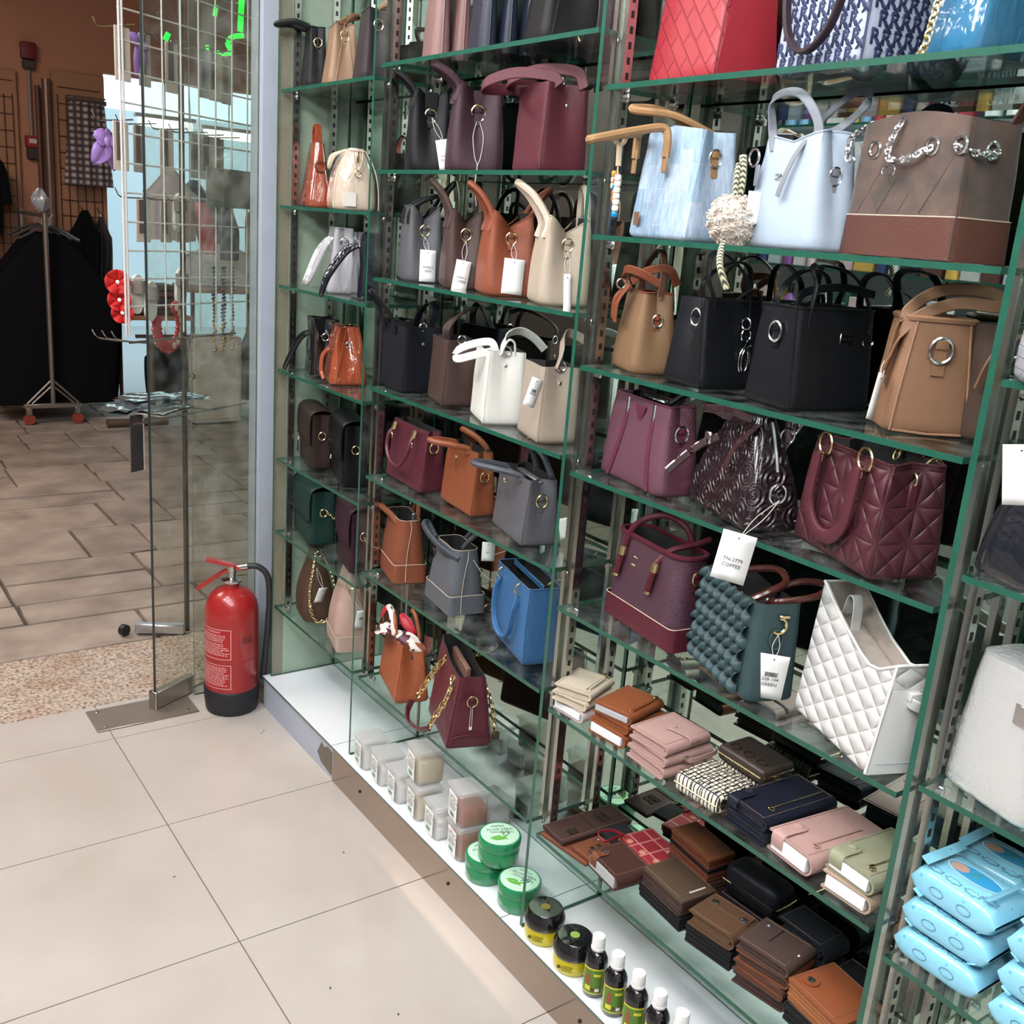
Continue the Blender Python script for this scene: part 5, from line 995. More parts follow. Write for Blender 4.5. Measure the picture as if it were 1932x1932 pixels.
def mono_mat():
    m, nt, b = _new('cream_black_monogram'); b.inputs['Roughness'].default_value = .5; c = coords(nt, 1)
    br = N(nt, 'ShaderNodeTexBrick'); br.offset = .5; br.inputs['Scale'].default_value = 48; br.inputs['Mortar Size'].default_value = .05; br.inputs['Color1'].default_value = lin((228, 220, 200)); br.inputs['Color2'].default_value = lin((228, 220, 200)); br.inputs['Mortar'].default_value = lin((34, 32, 34)); br.inputs['Brick Width'].default_value = .9; br.inputs['Row Height'].default_value = .5; L(nt, c, br.inputs[0])
    v = N(nt, 'ShaderNodeTexVoronoi', feature='DISTANCE_TO_EDGE'); v.inputs['Scale'].default_value = 110; v.inputs['Randomness'].default_value = .6; L(nt, c, v.inputs[0])
    w = N(nt, 'ShaderNodeTexWave'); w.inputs['Scale'].default_value = 40; w.inputs['Distortion'].default_value = 3; L(nt, c, w.inputs[0]); g = N(nt, 'ShaderNodeMath', operation='GREATER_THAN'); g.inputs[1].default_value = .80; L(nt, w.outputs['Fac'], g.inputs[0])
    mx = N(nt, 'ShaderNodeMixRGB'); mx.inputs[2].default_value = lin((34, 32, 34)); L(nt, g.outputs[0], mx.inputs[0]); L(nt, br.outputs[0], mx.inputs[1]); L(nt, mx.outputs[0], b.inputs['Base Color']); return m
MONO = mono_mat()
w = Wallet('cream wallet printed with black letters, front of the shelf', 1.197, 1.006, Z6, 92, .100, .094, .036, MONO, 'zip'); w.part(ring((-.052, .02, .012), .005, .0015, 'x'), 'zip_pull', GOLD)
pr = MB(); q = random.Random(8)
for r_ in range(6):
    for c_ in range(6):
        x = -.040 + c_ * .0155 + (r_ % 2) * .006; y = -.038 + r_ * .015
        if abs(x) < .044: pr.add(text_vf(q.choice(('L', 'F', 'U', 'E')), .014), Matrix.Translation((x, y, .0366)) @ Matrix.Rotation(PI / 2 * q.choice((0, 1, -1)), 4, 'Z'))
pr.build('letter_print', mat('black_print', (34, 32, 34), .5), w.o)
w2 = Wallet('second cream lettered wallet at the back under the dark brown zip wallet', 1.288, 1.000, Z6, 90, .104, .080, .036, MONO, 'zip')
DKB = mat('dark_brown_monogram', (60, 48, 44), .42, grain=.3, gscale=60, var=.3, vscale=70)
w = Wallet('dark brown zip wallet with gold zip lying on the lettered wallets', 1.278, .994, Z6 + .0375, 88, .106, .078, .028, DKB, 'zip'); w.part(ring((-.058, .01, .012), .005, .0014, 'z'), 'zip_pull', GOLD)
for c_ in range(3): w.part(ring((-.03 + c_ * .03, .018, .0284), .009, .0012, 'z'), 'ring_motif', leather((48, 38, 36)))
w = Wallet('navy folded wallet underneath the navy one with gold zip', 1.238, .899, Z6, 87, .090, .160, .020, NVY)
w = Wallet('navy long wallet with gold zip and snap strap', 1.240, .900, Z6 + .021, 86, .088, .158, .022, NVY); w.snap(.030, .022, NVY, metal=mat('navy_snap', (40, 44, 58), .3), end=.045); w.zipline(-.018, -.07, .045)
w = Wallet('pink long wallet with white pages, snap strap and gold pull', 1.240, .804, Z6, 84, .092, .165, .034, PNK, pages=WP); w.snap(.026, .024, PNK, end=.040); w.zipline(-.016, -.05, .050, metal=mat('pink_zip', (196, 160, 140), .35, .4))
w = Wallet('beige wallet with white pages under the sage green one', 1.225, .710, Z6, 90, .084, .135, .029, LBE, pages=WP)
w = Wallet('sage green wallet with white pages and gold pull on the stack by the divider', 1.228, .706, Z6 + .030, 85, .086, .135, .029, SAGE, pages=WP); w.snap(.026, .024, SAGE, end=.035); w.zipline(-.016, -.04, .046)
# lowest shelf
DBR = leather((72, 48, 44), .45); MBR = leather((92, 60, 48), .45); RBR = leather((124, 70, 48), .45); BLK = leather((26, 27, 32), .4); TOB = leather((100, 72, 52), .5)
w = Wallet('russet open wallet lying flat at the left front of the lowest shelf', 1.192, 1.322, Z7, 96, .128, .084, .006, RBR, 'flat'); w.windows([(-.045, .0, .03, .012), (-.045, .018, .03, .008)])
w = Wallet('dark brown open wallet with card windows across the russet one', 1.240, 1.352, Z7 + .0072, 88, .070, .178, .010, DBR, 'layers'); w.windows([(-.014, .055, .014, .010), (-.014, .042, .014, .010), (.010, -.03, .012, .010), (.010, -.045, .012, .010), (-.006, -.045, .012, .010), (-.006, -.03, .012, .010)]); w.part(ribbon([(-.033, 0, .0104), (.033, 0, .0104)], .0018, .0006, (0, 0, 1)), 'fold_seam', DARKHOLE)
w = Wallet('small russet card wallet beside the black pouch', 1.200, 1.278, Z7 + .0072, 92, .060, .074, .007, RBR, 'flat'); w.windows([(.0, -.01, .012, .010), (.0, .006, .012, .010), (-.016, -.01, .012, .010)]); w.part(lathe([(.005, 0), (.005, .002), (.002, .003)], 12), 'snap', SILVER).location = (.018, -.022, .0074)
one(box(0, 0, 0, .072, .062, .011, .004, 2), 'pouch', mat('black_velvet', (22, 22, 24), .9)).location = (0, 0, 0)
o = col.objects[-1]; o.location = (1.272, 1.286, Z7 + .0135); o.rotation_euler = (0, 0, math.radians(80)); tag(o, 'flat black fabric pouch left of the red plaid purse', 'pouch')
def plaid_mat(name, base, l1, sc=55):
    m, nt, b = _new(name); b.inputs['Roughness'].default_value = .5; last = None; c = coords(nt)
    for d in ('X', 'Y'):
        w = N(nt, 'ShaderNodeTexWave', bands_direction=d); w.inputs['Scale'].default_value = sc / 6; L(nt, c, w.inputs[0]); g = N(nt, 'ShaderNodeMath', operation='GREATER_THAN'); g.inputs[1].default_value = .975; L(nt, w.outputs['Fac'], g.inputs[0])
        if last is None: last = g.outputs[0]
        else:
            mm = N(nt, 'ShaderNodeMath', operation='MAXIMUM'); L(nt, last, mm.inputs[0]); L(nt, g.outputs[0], mm.inputs[1]); last = mm.outputs[0]
    mx = N(nt, 'ShaderNodeMixRGB'); mx.inputs[1].default_value = lin(base); mx.inputs[2].default_value = lin(l1); L(nt, last, mx.inputs[0]); L(nt, mx.outputs[0], b.inputs['Base Color']); return m
w = Wallet('black wallet under the red plaid purse', 1.285, 1.214, Z7, 84, .108, .080, .012, BLK, 'layers')
w = Wallet('red plaid purse with pink flowers and a red wrist strap', 1.287, 1.214, Z7 + .0132, 83, .110, .080, .014, plaid_mat('red_plaid', (156, 42, 54), (206, 140, 130)), 'flat', name='plaid_purse'); FLW = mat('pink_flower_print', (232, 178, 150), .5)
for x, y in ((-.045, .02), (-.01, .028), (.03, .03), (-.03, -.022)):
    fm = MB()
    for k in range(6): fm.add(ring((x + .0042 * math.cos(k * PI / 3), y + .0042 * math.sin(k * PI / 3), .0146), .0026, .0006, 'z', 0, 2 * PI, 8))
    fm.build('flower_print', FLW, w.o)
w.part(ribbon(spline([(.05, .025, .012), (.065, .05, .022), (.06, .085, .028), (.035, .09, .026), (.04, .06, .022), (.052, .03, .016)], 6), .006, .002, (0, 0, 1)), 'wrist_strap', leather((168, 46, 58)))
w = Wallet('dark brown snap wallet with pages showing, front of the lowest shelf', 1.200, 1.205, Z7, 84, .100, .080, .032, leather((76, 48, 42), .4), pages=mat('grey_pages', (176, 176, 180), .6)); w.snap(.030, .020, RBR, metal=SILVER, end=.018)
w = Wallet('black wallet at the base of the brown card holder stack', 1.226, 1.080, Z7, 85, .118, .082, .027, BLK, 'layers')
w = Wallet('dark olive brown card holder on the black wallet', 1.227, 1.079, Z7 + .028, 85, .112, .080, .034, leather((84, 66, 52), .5), 'layers', inner=leather((70, 50, 46), .45)); w.part(box(-.042, -.006, .0346, .004, .036, .001, .0003), 'card_edge', mat('card_edge', (190, 184, 176), .5))
w = Wallet('brown wallet hidden under the tan one at the back', 1.3005, 1.100, Z7, 86, .112, .062, .054, MBR, 'layers')
w = Wallet('tan brown wallet with black layers stacked at the back', 1.3005, 1.100, Z7 + .055, 84, .112, .062, .050, leather((128, 76, 46), .48), 'layers', inner=leather((120, 66, 48), .45)); w.part(box(0, 0, .024, .1125, .0625, .007, .001), 'black_layer', BLK)
w = Wallet('black wallet at the base of the black stack', 1.3005, .962, Z7, 92, .118, .064, .058, BLK, 'layers')
w = Wallet('black flap wallet on top of the black stack', 1.3005, .962, Z7 + .059, 93, .118, .064, .062, leather((24, 27, 34), .34), 'zip', pages=None); w.part(box(-.01, .033, .03, .09, .003, .010, .001), 'front_fold', BLK)
w = Wallet('black zip wallet underneath the two button brown wallet', 1.219, .962, Z7, 96, .098, .078, .036, BLK, 'layers')
w = Wallet('tobacco brown wallet with two silver buttons', 1.219, .961, Z7 + .037, 97, .096, .076, .028, TOB)
w.part(box(.0, -.018, .0288, .080, .026, .0022, .001), 'flap', TOB)
for x in (-.03, .03): w.part(lathe([(.0065, 0), (.0065, .0018), (.003, .0036)], 14), 'button', SILVER).location = (x, -.012, .030)
for k in range(4):
    w = Wallet(['dark brown folded wallet at the bottom of the tall front stack', 'brown folded wallet second from the bottom of the tall front stack', 'russet folded wallet third from the bottom of the tall front stack', 'grey brown folded wallet with a slot on top of the tall front stack'][k], 1.222 + (.002, -.001, .001, 0)[k], .852, Z7 + k * .0215, 97 + (2, -2, 3, 0)[k], .098, .082, .0205, (DBR, MBR, RBR, leather((84, 66, 60), .5))[k], inner=(DBR, RBR, DBR, DBR)[k])
w.part(box(.01, -.012, .0212, .002, .045, .001, .0003), 'slot', DARKHOLE); w.part(box(-.040, .0, .0212, .003, .005, .001, .0003), 'white_mark', WP); w.part(lathe([(.005, 0), (.003, .003)], 10), 'snap', SILVER).location = (.034, -.026, .0208)
w = Wallet('black wallet at the base of the orange wallet stack by the divider', 1.226, .735, Z7, 84, .112, .098, .034, BLK, 'layers')
w = Wallet('orange tan zip wallet with silver snap by the divider', 1.226, .735, Z7 + .035, 82, .110, .096, .040, leather((150, 84, 50), .42), 'layers', inner=leather((166, 104, 62), .45)); w.part(lathe([(.013, 0), (.013, .002)], 18), 'snap_tab', leather((150, 84, 50), .42)).location = (.034, .022, .0402); w.part(lathe([(.0065, 0), (.0065, .002), (.002, .004)], 14), 'snap', SILVER).location = (.034, .022, .042); w.part(ring((-.060, .03, .012), .006, .0018, 'x'), 'zip_pull', SILVER); w.part(box(-.062, .04, .004, .003, .014, .024, .001), 'pull_tab', leather((150, 84, 50)))
w = Wallet('black wallets pile base behind the tall brown stack', 1.3015, .842, Z7, 90, .10, .064, .050, leather((24, 26, 30), .5), 'layers')
w = Wallet('dark charcoal wallet on the black pile at the back', 1.3015, .842, Z7 + .051, 90, .10, .064, .040, leather((36, 40, 46), .5))
w = Wallet('black fold wallet in the back corner by the divider', 1.308, .735, Z7, 90, .10, .050, .06, leather((28, 29, 33), .5), 'layers')
# ---------------------------------------------------------------- plastic boxes, jars and bottles on the platform
def frost_mat():
    m, nt, b = _new('frosted_plastic'); nt.nodes.remove(b); out = nt.nodes['Material Output']
    tr = N(nt, 'ShaderNodeBsdfTransparent'); tr.inputs[0].default_value = (.97, .98, .98, 1); df = N(nt, 'ShaderNodeBsdfDiffuse'); df.inputs[0].default_value = (.93, .94, .94, 1); tl = N(nt, 'ShaderNodeBsdfTranslucent'); tl.inputs[0].default_value = (.93, .93, .93, 1); gl = N(nt, 'ShaderNodeBsdfGlossy'); gl.inputs['Roughness'].default_value = .25
    a = N(nt, 'ShaderNodeMixShader'); a.inputs[0].default_value = .5; L(nt, df.outputs[0], a.inputs[1]); L(nt, tl.outputs[0], a.inputs[2]); c = N(nt, 'ShaderNodeMixShader'); c.inputs[0].default_value = .34; L(nt, tr.outputs[0], c.inputs[1]); L(nt, a.outputs[0], c.inputs[2]); d = N(nt, 'ShaderNodeMixShader'); d.inputs[0].default_value = .06; L(nt, c.outputs[0], d.inputs[1]); L(nt, gl.outputs[0], d.inputs[2]); L(nt, d.outputs[0], out.inputs[0]); return m
FROST = frost_mat(); CREAM = mat('cream_contents', (222, 204, 170), .8); ORNG = mat('orange_brown_contents', (176, 92, 62), .7, var=.2, vscale=40); CLEARF = mat('white_contents', (238, 234, 230), .8)
PZ = .1056
def food_box(label, x, y, z, rz, cm, fill=.5, s=1.0):
    t = thing('plastic_food_box', label, 'food box', (x, y, z), rz, None); a, h = .070 * s, .076 * s
    V = []; F = []
    lv = [(.0, a * .44), (.004, a * .47), (h - .004, a * .5), (h, a * .5)]
    rs = [[(px, py, zz) for px, py in rrect(r, r, .010, 3, 3, 4)] for zz, r in lv]; n = len(rs[0])
    for r in rs: V += r
    for i in range(len(rs) - 1):
        for k in range(n): F.append((i * n + k, i * n + (k + 1) % n, (i + 1) * n + (k + 1) % n, (i + 1) * n + k))
    F.append(tuple(range(n))); one((V, F), 'tub', FROST, t)
    one(box(0, 0, h + .003, a * 1.06, a * 1.06, .007, .003, 2), 'lid', FROST, t); one(box(0, 0, h + .0072, a * .9, a * .9, .002, .0008), 'lid_panel', FROST, t)
    one(box(.004, -.002, h * fill / 2 + .003, a * .84, a * .84, h * fill, .004, 2), 'contents', cm, t)
    # label on the aisle side
    c = one(box(-a * .515, .0, h * .52, .0006, a * .62, h * .82), 'label', PAPER, t); M = frame((-a * .515 - .0006, 0, h * .52), (0, -1, 0), (0, 0, 1)); pr = MB()
    hw, hh = a * .62, h * .82
    q = random.Random(4)
    for r_ in (0, 1):
        x0 = -hw * .4
        while x0 < hw * .4:
            dx = hw * q.uniform(.08, .16); y0 = hh * (.36 - r_ * .13); pr.add(tube([tuple(M @ Vector((x0, y0 - hh * .02, 0))), tuple(M @ Vector((x0 + dx * .4, y0 + hh * q.uniform(-.03, .04), 0))), tuple(M @ Vector((x0 + dx * .8, y0 - hh * .01, 0)))], .0007 - r_ * .0002, 4)); x0 += dx
    pr.add(dashes(hw * .82, hh * .30, 4, 3, .8), M @ Matrix.Translation((0, -.0 * hh, 0))); pr.build('print', INK, c); MB().add(bars(hw * .5, hh * .17, 12, 2), M @ Matrix.Translation((-hw * .05, -hh * .32, 0))).build('barcode', GREENINK, c)
    return t
FB = [('frosted plastic box of food, leftmost of the row on the platform', 1.164, 2.137, 0, -6, CLEARF), ('frosted food box, second from the left in the front row', 1.166, 2.046, 0, -8, CLEARF), ('frosted food box, third from the left in the front row', 1.164, 1.955, 0, -6, CLEARF), ('frosted food box with cream contents under another box', 1.170, 1.866, 0, -8, CREAM), ('frosted food box, fifth in the front row left of the orange ones', 1.168, 1.777, 0, -6, CLEARF)]
for l, x, y, z, rz, cm in FB: food_box(l, x, y, PZ + z, rz, cm, .6)
food_box('frosted food box with cream contents stacked on top of the row', 1.180, 1.885, PZ + .0854, -10, CREAM, .7, 1.05)
food_box('box of orange brown food below another orange one', 1.172, 1.680, PZ, -8, ORNG, .8, 1.0); food_box('box of orange brown food on top, beside the green jars', 1.174, 1.684, PZ + .0854, -10, ORNG, .55, 1.05)
food_box('frosted food box at the back by the mirror behind the orange boxes', 1.285, 1.745, PZ, 4, CLEARF, .5)
def green_mat():
    m, nt, b = _new('green_translucent_plastic'); b.inputs['Base Color'].default_value = lin((24, 134, 84)); b.inputs['Roughness'].default_value = .16; b.inputs['Coat Weight'].default_value = .6; b.inputs['Subsurface Weight'].default_value = .2; return m
GRJ = green_mat(); MINT = mat('mint_label', (196, 232, 206), .45); LEAFG = mat('aloe_green', (104, 178, 72), .5); DKG = mat('dark_green_ink', (40, 76, 56), .6)
def aloe(label, x, y, z, spin):
    t = thing('aloe_jar', label, 'gel jar', (x, y, z), 0, None); r = .0465
    one(lathe([(r * .92, 0), (r * .98, .004), (r * .98, .034), (r * .95, .036)], 40), 'jar', GRJ, t); one(lathe([(r * 1.0, .036), (r * 1.02, .040), (r * 1.02, .055), (r * .99, .0575), (r * .93, .0577)], 40), 'lid', GRJ, t); d = one(lathe([(r * .91, .0576), (r * .91, .0586), (.001, .0586)], 40), 'lid_label', MINT, t)
    a = math.radians(-35 + spin); rt = (math.cos(a), math.sin(a), 0); up = (-math.sin(a), math.cos(a), 0); M = frame((0, 0, .0590), rt, up); mb = MB()
    mb.add(text_vf('ALOE VERA', .0115), M @ Matrix.Translation((.002, .016, 0))); mb.add(text_vf('99', .023), M @ Matrix.Translation((.012, .001, 0))); mb.add(text_vf('%', .009), M @ Matrix.Translation((.027, .004, 0))); mb.add(dashes(.024, .006, 2, 3), M @ Matrix.Translation((-.008, .0065, 0))); mb.add(tube([tuple(M @ Vector((-.016 + .006 * k, .027 + (.003 if k % 2 else 0), 0))) for k in range(6)], .0008, 4)); mb.build('print', DKG, d)
    lf = MB()
    for k, (ax, ay, an, ln) in enumerate(((-.012, -.012, 20, .030), (.002, -.016, -25, .028), (.008, -.012, 40, .024), (-.006, -.020, 0, .030))):
        c, s_ = math.cos(math.radians(an)), math.sin(math.radians(an)); P = [(-ln / 2, 0), (-ln * .2, ln * .14), (ln * .2, ln * .12), (ln / 2, 0), (ln * .2, -ln * .10), (-ln * .2, -ln * .12)]; lf.add(([tuple(M @ Vector((ax + p[0] * c - p[1] * s_, ay + p[0] * s_ + p[1] * c, .0001 * k))) for p in P], [tuple(range(6))]))
    lf.build('leaf_print', LEAFG, d)
aloe('green aloe gel jar at the bottom left of the three green jars', 1.168, 1.590, PZ, 30); aloe('green aloe vera gel jar stacked on top', 1.178, 1.560, PZ + .0595, 12); aloe('green aloe vera gel jar standing nearest the glass edge', 1.176, 1.474, PZ, -30)
YEL = mat('yellow_jar', (206, 190, 20), .3, coat=.4); BLID = mat('glossy_black_lid', (20, 20, 22), .12, coat=.6)
def yjar(label, x, y, gm):
    t = thing('cream_jar', label, 'cosmetic jar', (x, y, PZ), 0, None); r = .041
    one(lathe([(r * .86, 0), (r * .95, .006), (r * .97, .02), (r * .93, .036)], 36), 'jar', YEL, t); one(lathe([(r, .036), (r * 1.03, .040), (r * 1.03, .052), (r * .96, .056), (r * .90, .066), (r * .82, .069), (.001, .069)], 36), 'lid', BLID, t); one(lathe([(.0095, .0692), (.0095, .0698), (.001, .0698)], 20), 'lid_seal', gm, t)
    a = math.radians(218); M = frame((math.cos(a) * (r * .97 + .0006), math.sin(a) * (r * .97 + .0006), .019), (-math.sin(a), math.cos(a), 0), (0, 0, 1)); mb = MB().add(dashes(.026, .014, 4, 5, .8), M); mb.add(lathe([(.0042, 0), (.0042, .0003)], 10), M @ Matrix.Translation((-.019, .001, -.0012))); mb.build('print', mat('olive_ink', (96, 90, 20), .6), t)
yjar('yellow jar with glossy black lid and gold seal beside the green jars', 1.160, 1.362, mat('gold_seal', (170, 150, 80), .35, .6)); yjar('yellow jar with black lid and green seal next to the bottles', 1.159, 1.264, mat('green_seal', (140, 170, 80), .4))
BOT = mat('dark_oil_bottle', (18, 16, 20), .08, coat=1.0); CAPW = mat('white_cap', (236, 236, 236), .45); LG = mat('bottle_label_green', (92, 130, 44), .45); LY = mat('bottle_label_yellow', (222, 214, 70), .45)
def curved(r, a0, a1, z0, z1, n=8): return grid(lambda u, v: (r * math.cos(a0 + (a1 - a0) * u), r * math.sin(a0 + (a1 - a0) * u), z0 + (z1 - z0) * v), n, 2)
def bottle():
    t = thing('oil_bottle', '', 'bottle', (0, 0, 0)); r = .0225
    one(lathe([(r * .9, 0), (r, .004), (r, .070), (r * .94, .078), (r * .7, .088), (r * .5, .092), (r * .5, .098)], 26), 'bottle', BOT, t)
    rim = [(r * .56, .096), (r * .60, .098), (r * .60, .101), (r * .56, .102), (r * .56, .122), (r * .52, .1245), (.001, .1248)]; one(lathe(rim, 22), 'cap', CAPW, t)
    a = math.radians(222); l = one(curved(r + .0004, a - .95, a + .95, .010, .066), 'label', LY, t); one(curved(r + .0008, a - .86, a + .86, .013, .063), 'label_panel', LG, l); one(curved(r + .0012, a + .1, a + .7, .050, .056), 'label_heading', LY, l)
    one(grid(lambda u, v: ((r + .0013) * math.cos(a - .35 + .45 * (u - .5) * math.sin(PI * (.15 + .8 * v))), (r + .0013) * math.sin(a - .35 + .45 * (u - .5) * math.sin(PI * (.15 + .8 * v))), .030 + .026 * v), 5, 6), 'label_picture', mat('label_brown', (150, 84, 60), .5), l); one(curved(r + .0012, a - .6, a - .1, .018, .028), 'label_flowers', LY, l); one(curved(r + .0014, a + .3, a + .62, .017, .024), 'label_picture', PAPER, l); one(curved(r + .0014, a - .05, a + .2, .017, .025), 'label_picture', mat('label_cup', (90, 50, 30), .5), l)
    return t
bt = bottle(); ORD = ['first', 'second', 'third', 'fourth', 'fifth', 'sixth']
for k, y in enumerate((1.187, 1.131, 1.074, 1.018, .963, .908)):
    o = bt if k == 0 else copy_tree(bt); o.location = (1.150 + (.006 if k == 5 else 0), y, PZ); o.rotation_euler = (0, 0, math.radians(R.uniform(-8, 8))); o['label'] = '%s dark oil bottle with white cap counting from the yellow jars' % ORD[k]; o['group'] = 'oil bottles on the platform'
# ---------------------------------------------------------------- wipes and pink packs in the nearest bay
def wipe_mat():
    m, nt, b = _new('blue_wipes_film'); b.inputs['Roughness'].default_value = .22; b.inputs['Coat Weight'].default_value = .5
    v = N(nt, 'ShaderNodeTexVoronoi'); v.inputs['Scale'].default_value = 70; L(nt, coords(nt), v.inputs[0]); g = N(nt, 'ShaderNodeMath', operation='LESS_THAN'); g.inputs[1].default_value = .16; L(nt, v.outputs['Distance'], g.inputs[0]); mx = N(nt, 'ShaderNodeMixRGB'); mx.inputs[1].default_value = lin((140, 208, 234)); mx.inputs[2].default_value = lin((104, 182, 216)); L(nt, g.outputs[0], mx.inputs[0]); L(nt, mx.outputs[0], b.inputs['Base Color'])
    no = N(nt, 'ShaderNodeTexNoise'); no.inputs['Scale'].default_value = 25; L(nt, coords(nt), no.inputs[0]); bump(nt, b, no.outputs[0], .35, .006); return m
WIP = wipe_mat(); SKIN = mat('printed_skin', (206, 164, 150), .5); WBL = mat('wipes_dark_blue', (58, 160, 214), .4); WLN = mat('wipes_line_print', (70, 110, 140), .6)
def wipes():
    t = thing('wipes_pack', '', 'wipes pack', (0, 0, 0)); l, d, h = .124, .086, .046
    def f(u, v):
        a = 2 * PI * u; e = abs(2 * v - 1); s_ = (1 - e ** 6) ** .5 if e < 1 else 0; s_ = max(s_, .10); cy, sz = math.cos(a), math.sin(a)
        y = d / 2 * math.copysign(abs(cy) ** .45, cy) * (.9 + .1 * s_); z = h / 2 + h / 2 * s_ * math.copysign(abs(sz) ** .5, sz); return ((v - .5) * l, y, z)
    one(grid(f, 32, 19, True), 'pack', WIP, t, ang=60)
    for sx in (-1, 1): one(box(sx * (l / 2 + .005), 0, h / 2 + .004, .013, d * .96, .0015, .0004), 'end_seal', WIP, t, None, (0, -sx * .5, 0))
    def oval(x, y, rx, ry, z, nm, m): return one(([(x + rx * math.cos(2 * PI * k / 24), y + ry * math.sin(2 * PI * k / 24), z) for k in range(24)], [tuple(range(24))]), nm, m, t)
    lab = oval(0, -.004, .040, .017, h + .0009, 'lid_sticker', mat('sticker_white', (214, 236, 244), .3)); oval(0, -.004, .038, .015, h + .0012, 'sticker_panel', WBL); 
    one(([(.022 + .013 * math.cos(2 * PI * k / 16), -.003 + .0095 * math.sin(2 * PI * k / 16), h + .0015) for k in range(16)], [tuple(range(16))]), 'printed_face', SKIN, t); lf = MB()
    for k in range(5): a = PI + (k - 2) * .5; lf.add(([(.006, -.005, h + .0017), (.006 + .012 * math.cos(a - .12), -.005 + .010 * math.sin(a - .12), h + .0017), (.006 + .016 * math.cos(a), -.005 + .014 * math.sin(a), h + .0017)], [(0, 1, 2)]))
    lf.build('printed_leaf', LEAFG, t); cl = MB()
    for cx, cy in ((.036, .029), (.008, .030), (-.020, .030), (-.042, .025)): cl.add(tube([(cx + (.011 + .002 * math.cos(7 * a)) * math.cos(a), cy + (.005 + .0012 * math.cos(7 * a)) * math.sin(a), h + .0007 - .0012 * max(0, (cy - .02) / .01)) for a in [2 * PI * k / 28 for k in range(28)]], .0004, 4, True))
    for cx in (.02, -.02): cl.add(tube([(cx + .010 * math.cos(a), d / 2 + .0006, h * .52 + .006 * math.sin(a)) for a in [2 * PI * k / 16 for k in range(16)]], .0004, 4, True))
    cl.build('cloud_print', WLN, t); return t
wp = wipes(); zz = sh(4, 6)
SP = [(1.197, .566, 0, 89, 'bottom pack of blue wipes in the front left stack'), (1.199, .564, .0475, 90, 'middle pack of blue wipes in the front left stack'), (1.201, .562, .095, 86, 'top pack of blue baby wipes in the front left stack'), (1.289, .564, 0, 90, 'bottom pack of blue wipes in the rear stack'), (1.289, .564, .0475, 90, 'middle pack of blue wipes in the rear stack'), (1.289, .564, .095, 90, 'top pack of blue wipes in the rear stack by the mirror'), (1.190, .425, 0, 90, 'bottom pack of blue wipes in the stack cut by the picture edge'), (1.192, .424, .0475, 88, 'middle pack of blue wipes in the stack cut by the picture edge'), (1.194, .423, .095, 89, 'top pack of blue wipes in the stack cut by the picture edge')]
for k, (x, y, dz, rz, lb) in enumerate(SP):
    o = wp if k == 0 else copy_tree(wp); o.location = (x, y, zz + .0012 + dz); o.rotation_euler = (0, 0, math.radians(rz)); o['label'] = lb; o['group'] = 'blue wipes packs'
PK = mat('pink_film', (216, 168, 178), .2, coat=.6, grain=.6, gscale=25); RB = mat('crimson_print', (168, 40, 70), .3)
for k, (x, y, z, rz, lb) in enumerate(((1.205, .545, 0, 70, 'pink and crimson plastic pack lying on the lowest nearest shelf'), (1.225, .43, 0, 100, 'second pink plastic pack beneath the wipes shelf at the corner'), (1.215, .50, .036, 85, 'top pink plastic pack at the bottom right corner'))):
    t = thing('pink_pack', lb, 'plastic pack', (x, y, sh(4, 7) + .001 + z), rz)
    one(grid(lambda u, v: ((u - .5) * .12, (v - .5) * .09, .017 + .016 * (math.sin(PI * u) * math.sin(PI * v)) ** .5 + .002 * math.sin(u * 17) * math.sin(v * 15)), 14, 12), 'front_film', PK, t); one(grid(lambda u, v: ((u - .5) * .12, (v - .5) * .09, .017 - .0165 * (math.sin(PI * u) * math.sin(PI * v)) ** .5), 14, 12), 'back_film', PK, t)
    one(grid(lambda u, v: ((u - .5) * .06 + .01, (v - .5) * .05, .0345 + .002 * math.sin(u * 17) * math.sin(v * 15)), 8, 8), 'print_patch', RB, t)
# ---------------------------------------------------------------- fire extinguisher
RED = mat('red_enamel', (164, 36, 36), .3, coat=.4, var=.08, vscale=6); DUST = mat('dusty_red', (150, 62, 54), .6); RUB = mat('black_rubber_base', (30, 30, 36), .5)
fe = thing('fire_extinguisher', 'red fire extinguisher with black base standing by the shop door', 'fire extinguisher', (1.034, 2.806, 0))
r = .0795
one(lathe([(r * .99, .045), (r, .05), (r, .31), (r * .985, .33), (r * .93, .352), (r * .80, .373), (r * .58, .388), (r * .36, .395), (r * .28, .398), (r * .28, .415)], 48), 'cylinder', RED, fe)
one(lathe([(r * .90, 0), (r * .98, .006), (r * 1.04, .05), (r * 1.045, .075), (r * 1.01, .079)], 48), 'rubber_base', RUB, fe); one(lathe([(r + .0006, .178), (r + .0014, .180), (r + .0006, .182)], 48), 'weld_seam', RED, fe)
one(lathe([(.030, .413), (.031, .419), (.024, .422), (.013, .426), (.013, .444), (.016, .446), (.016, .462), (.008, .464)], 20), 'valve', CHROME, fe)
va = math.radians(160); dx, dy = math.cos(va), math.sin(va)
def P(a, z, s_=0): return (dx * a - dy * s_, dy * a + dx * s_, z)
one(sweep([P(-.026, .452), P(.0, .462), P(.05, .476), P(.074, .482)], [(.006, -.012), (.006, .012), (-.003, .013), (-.003, -.013)], False, (0, 0, 1)), 'carry_handle', RED, fe); one(sweep([P(.004, .452), P(.03, .440), P(.07, .412), P(.10, .390)], [(.004, -.010), (.004, .010), (-.004, .010), (-.004, -.010)], False, (0, 0, 1)), 'squeeze_lever', RED, fe)
one(tube(spline([P(.055, .462), P(.045, .452), P(.04, .458), P(.055, .470)], 4), .002, 6), 'safety_pin', CHROME, fe)
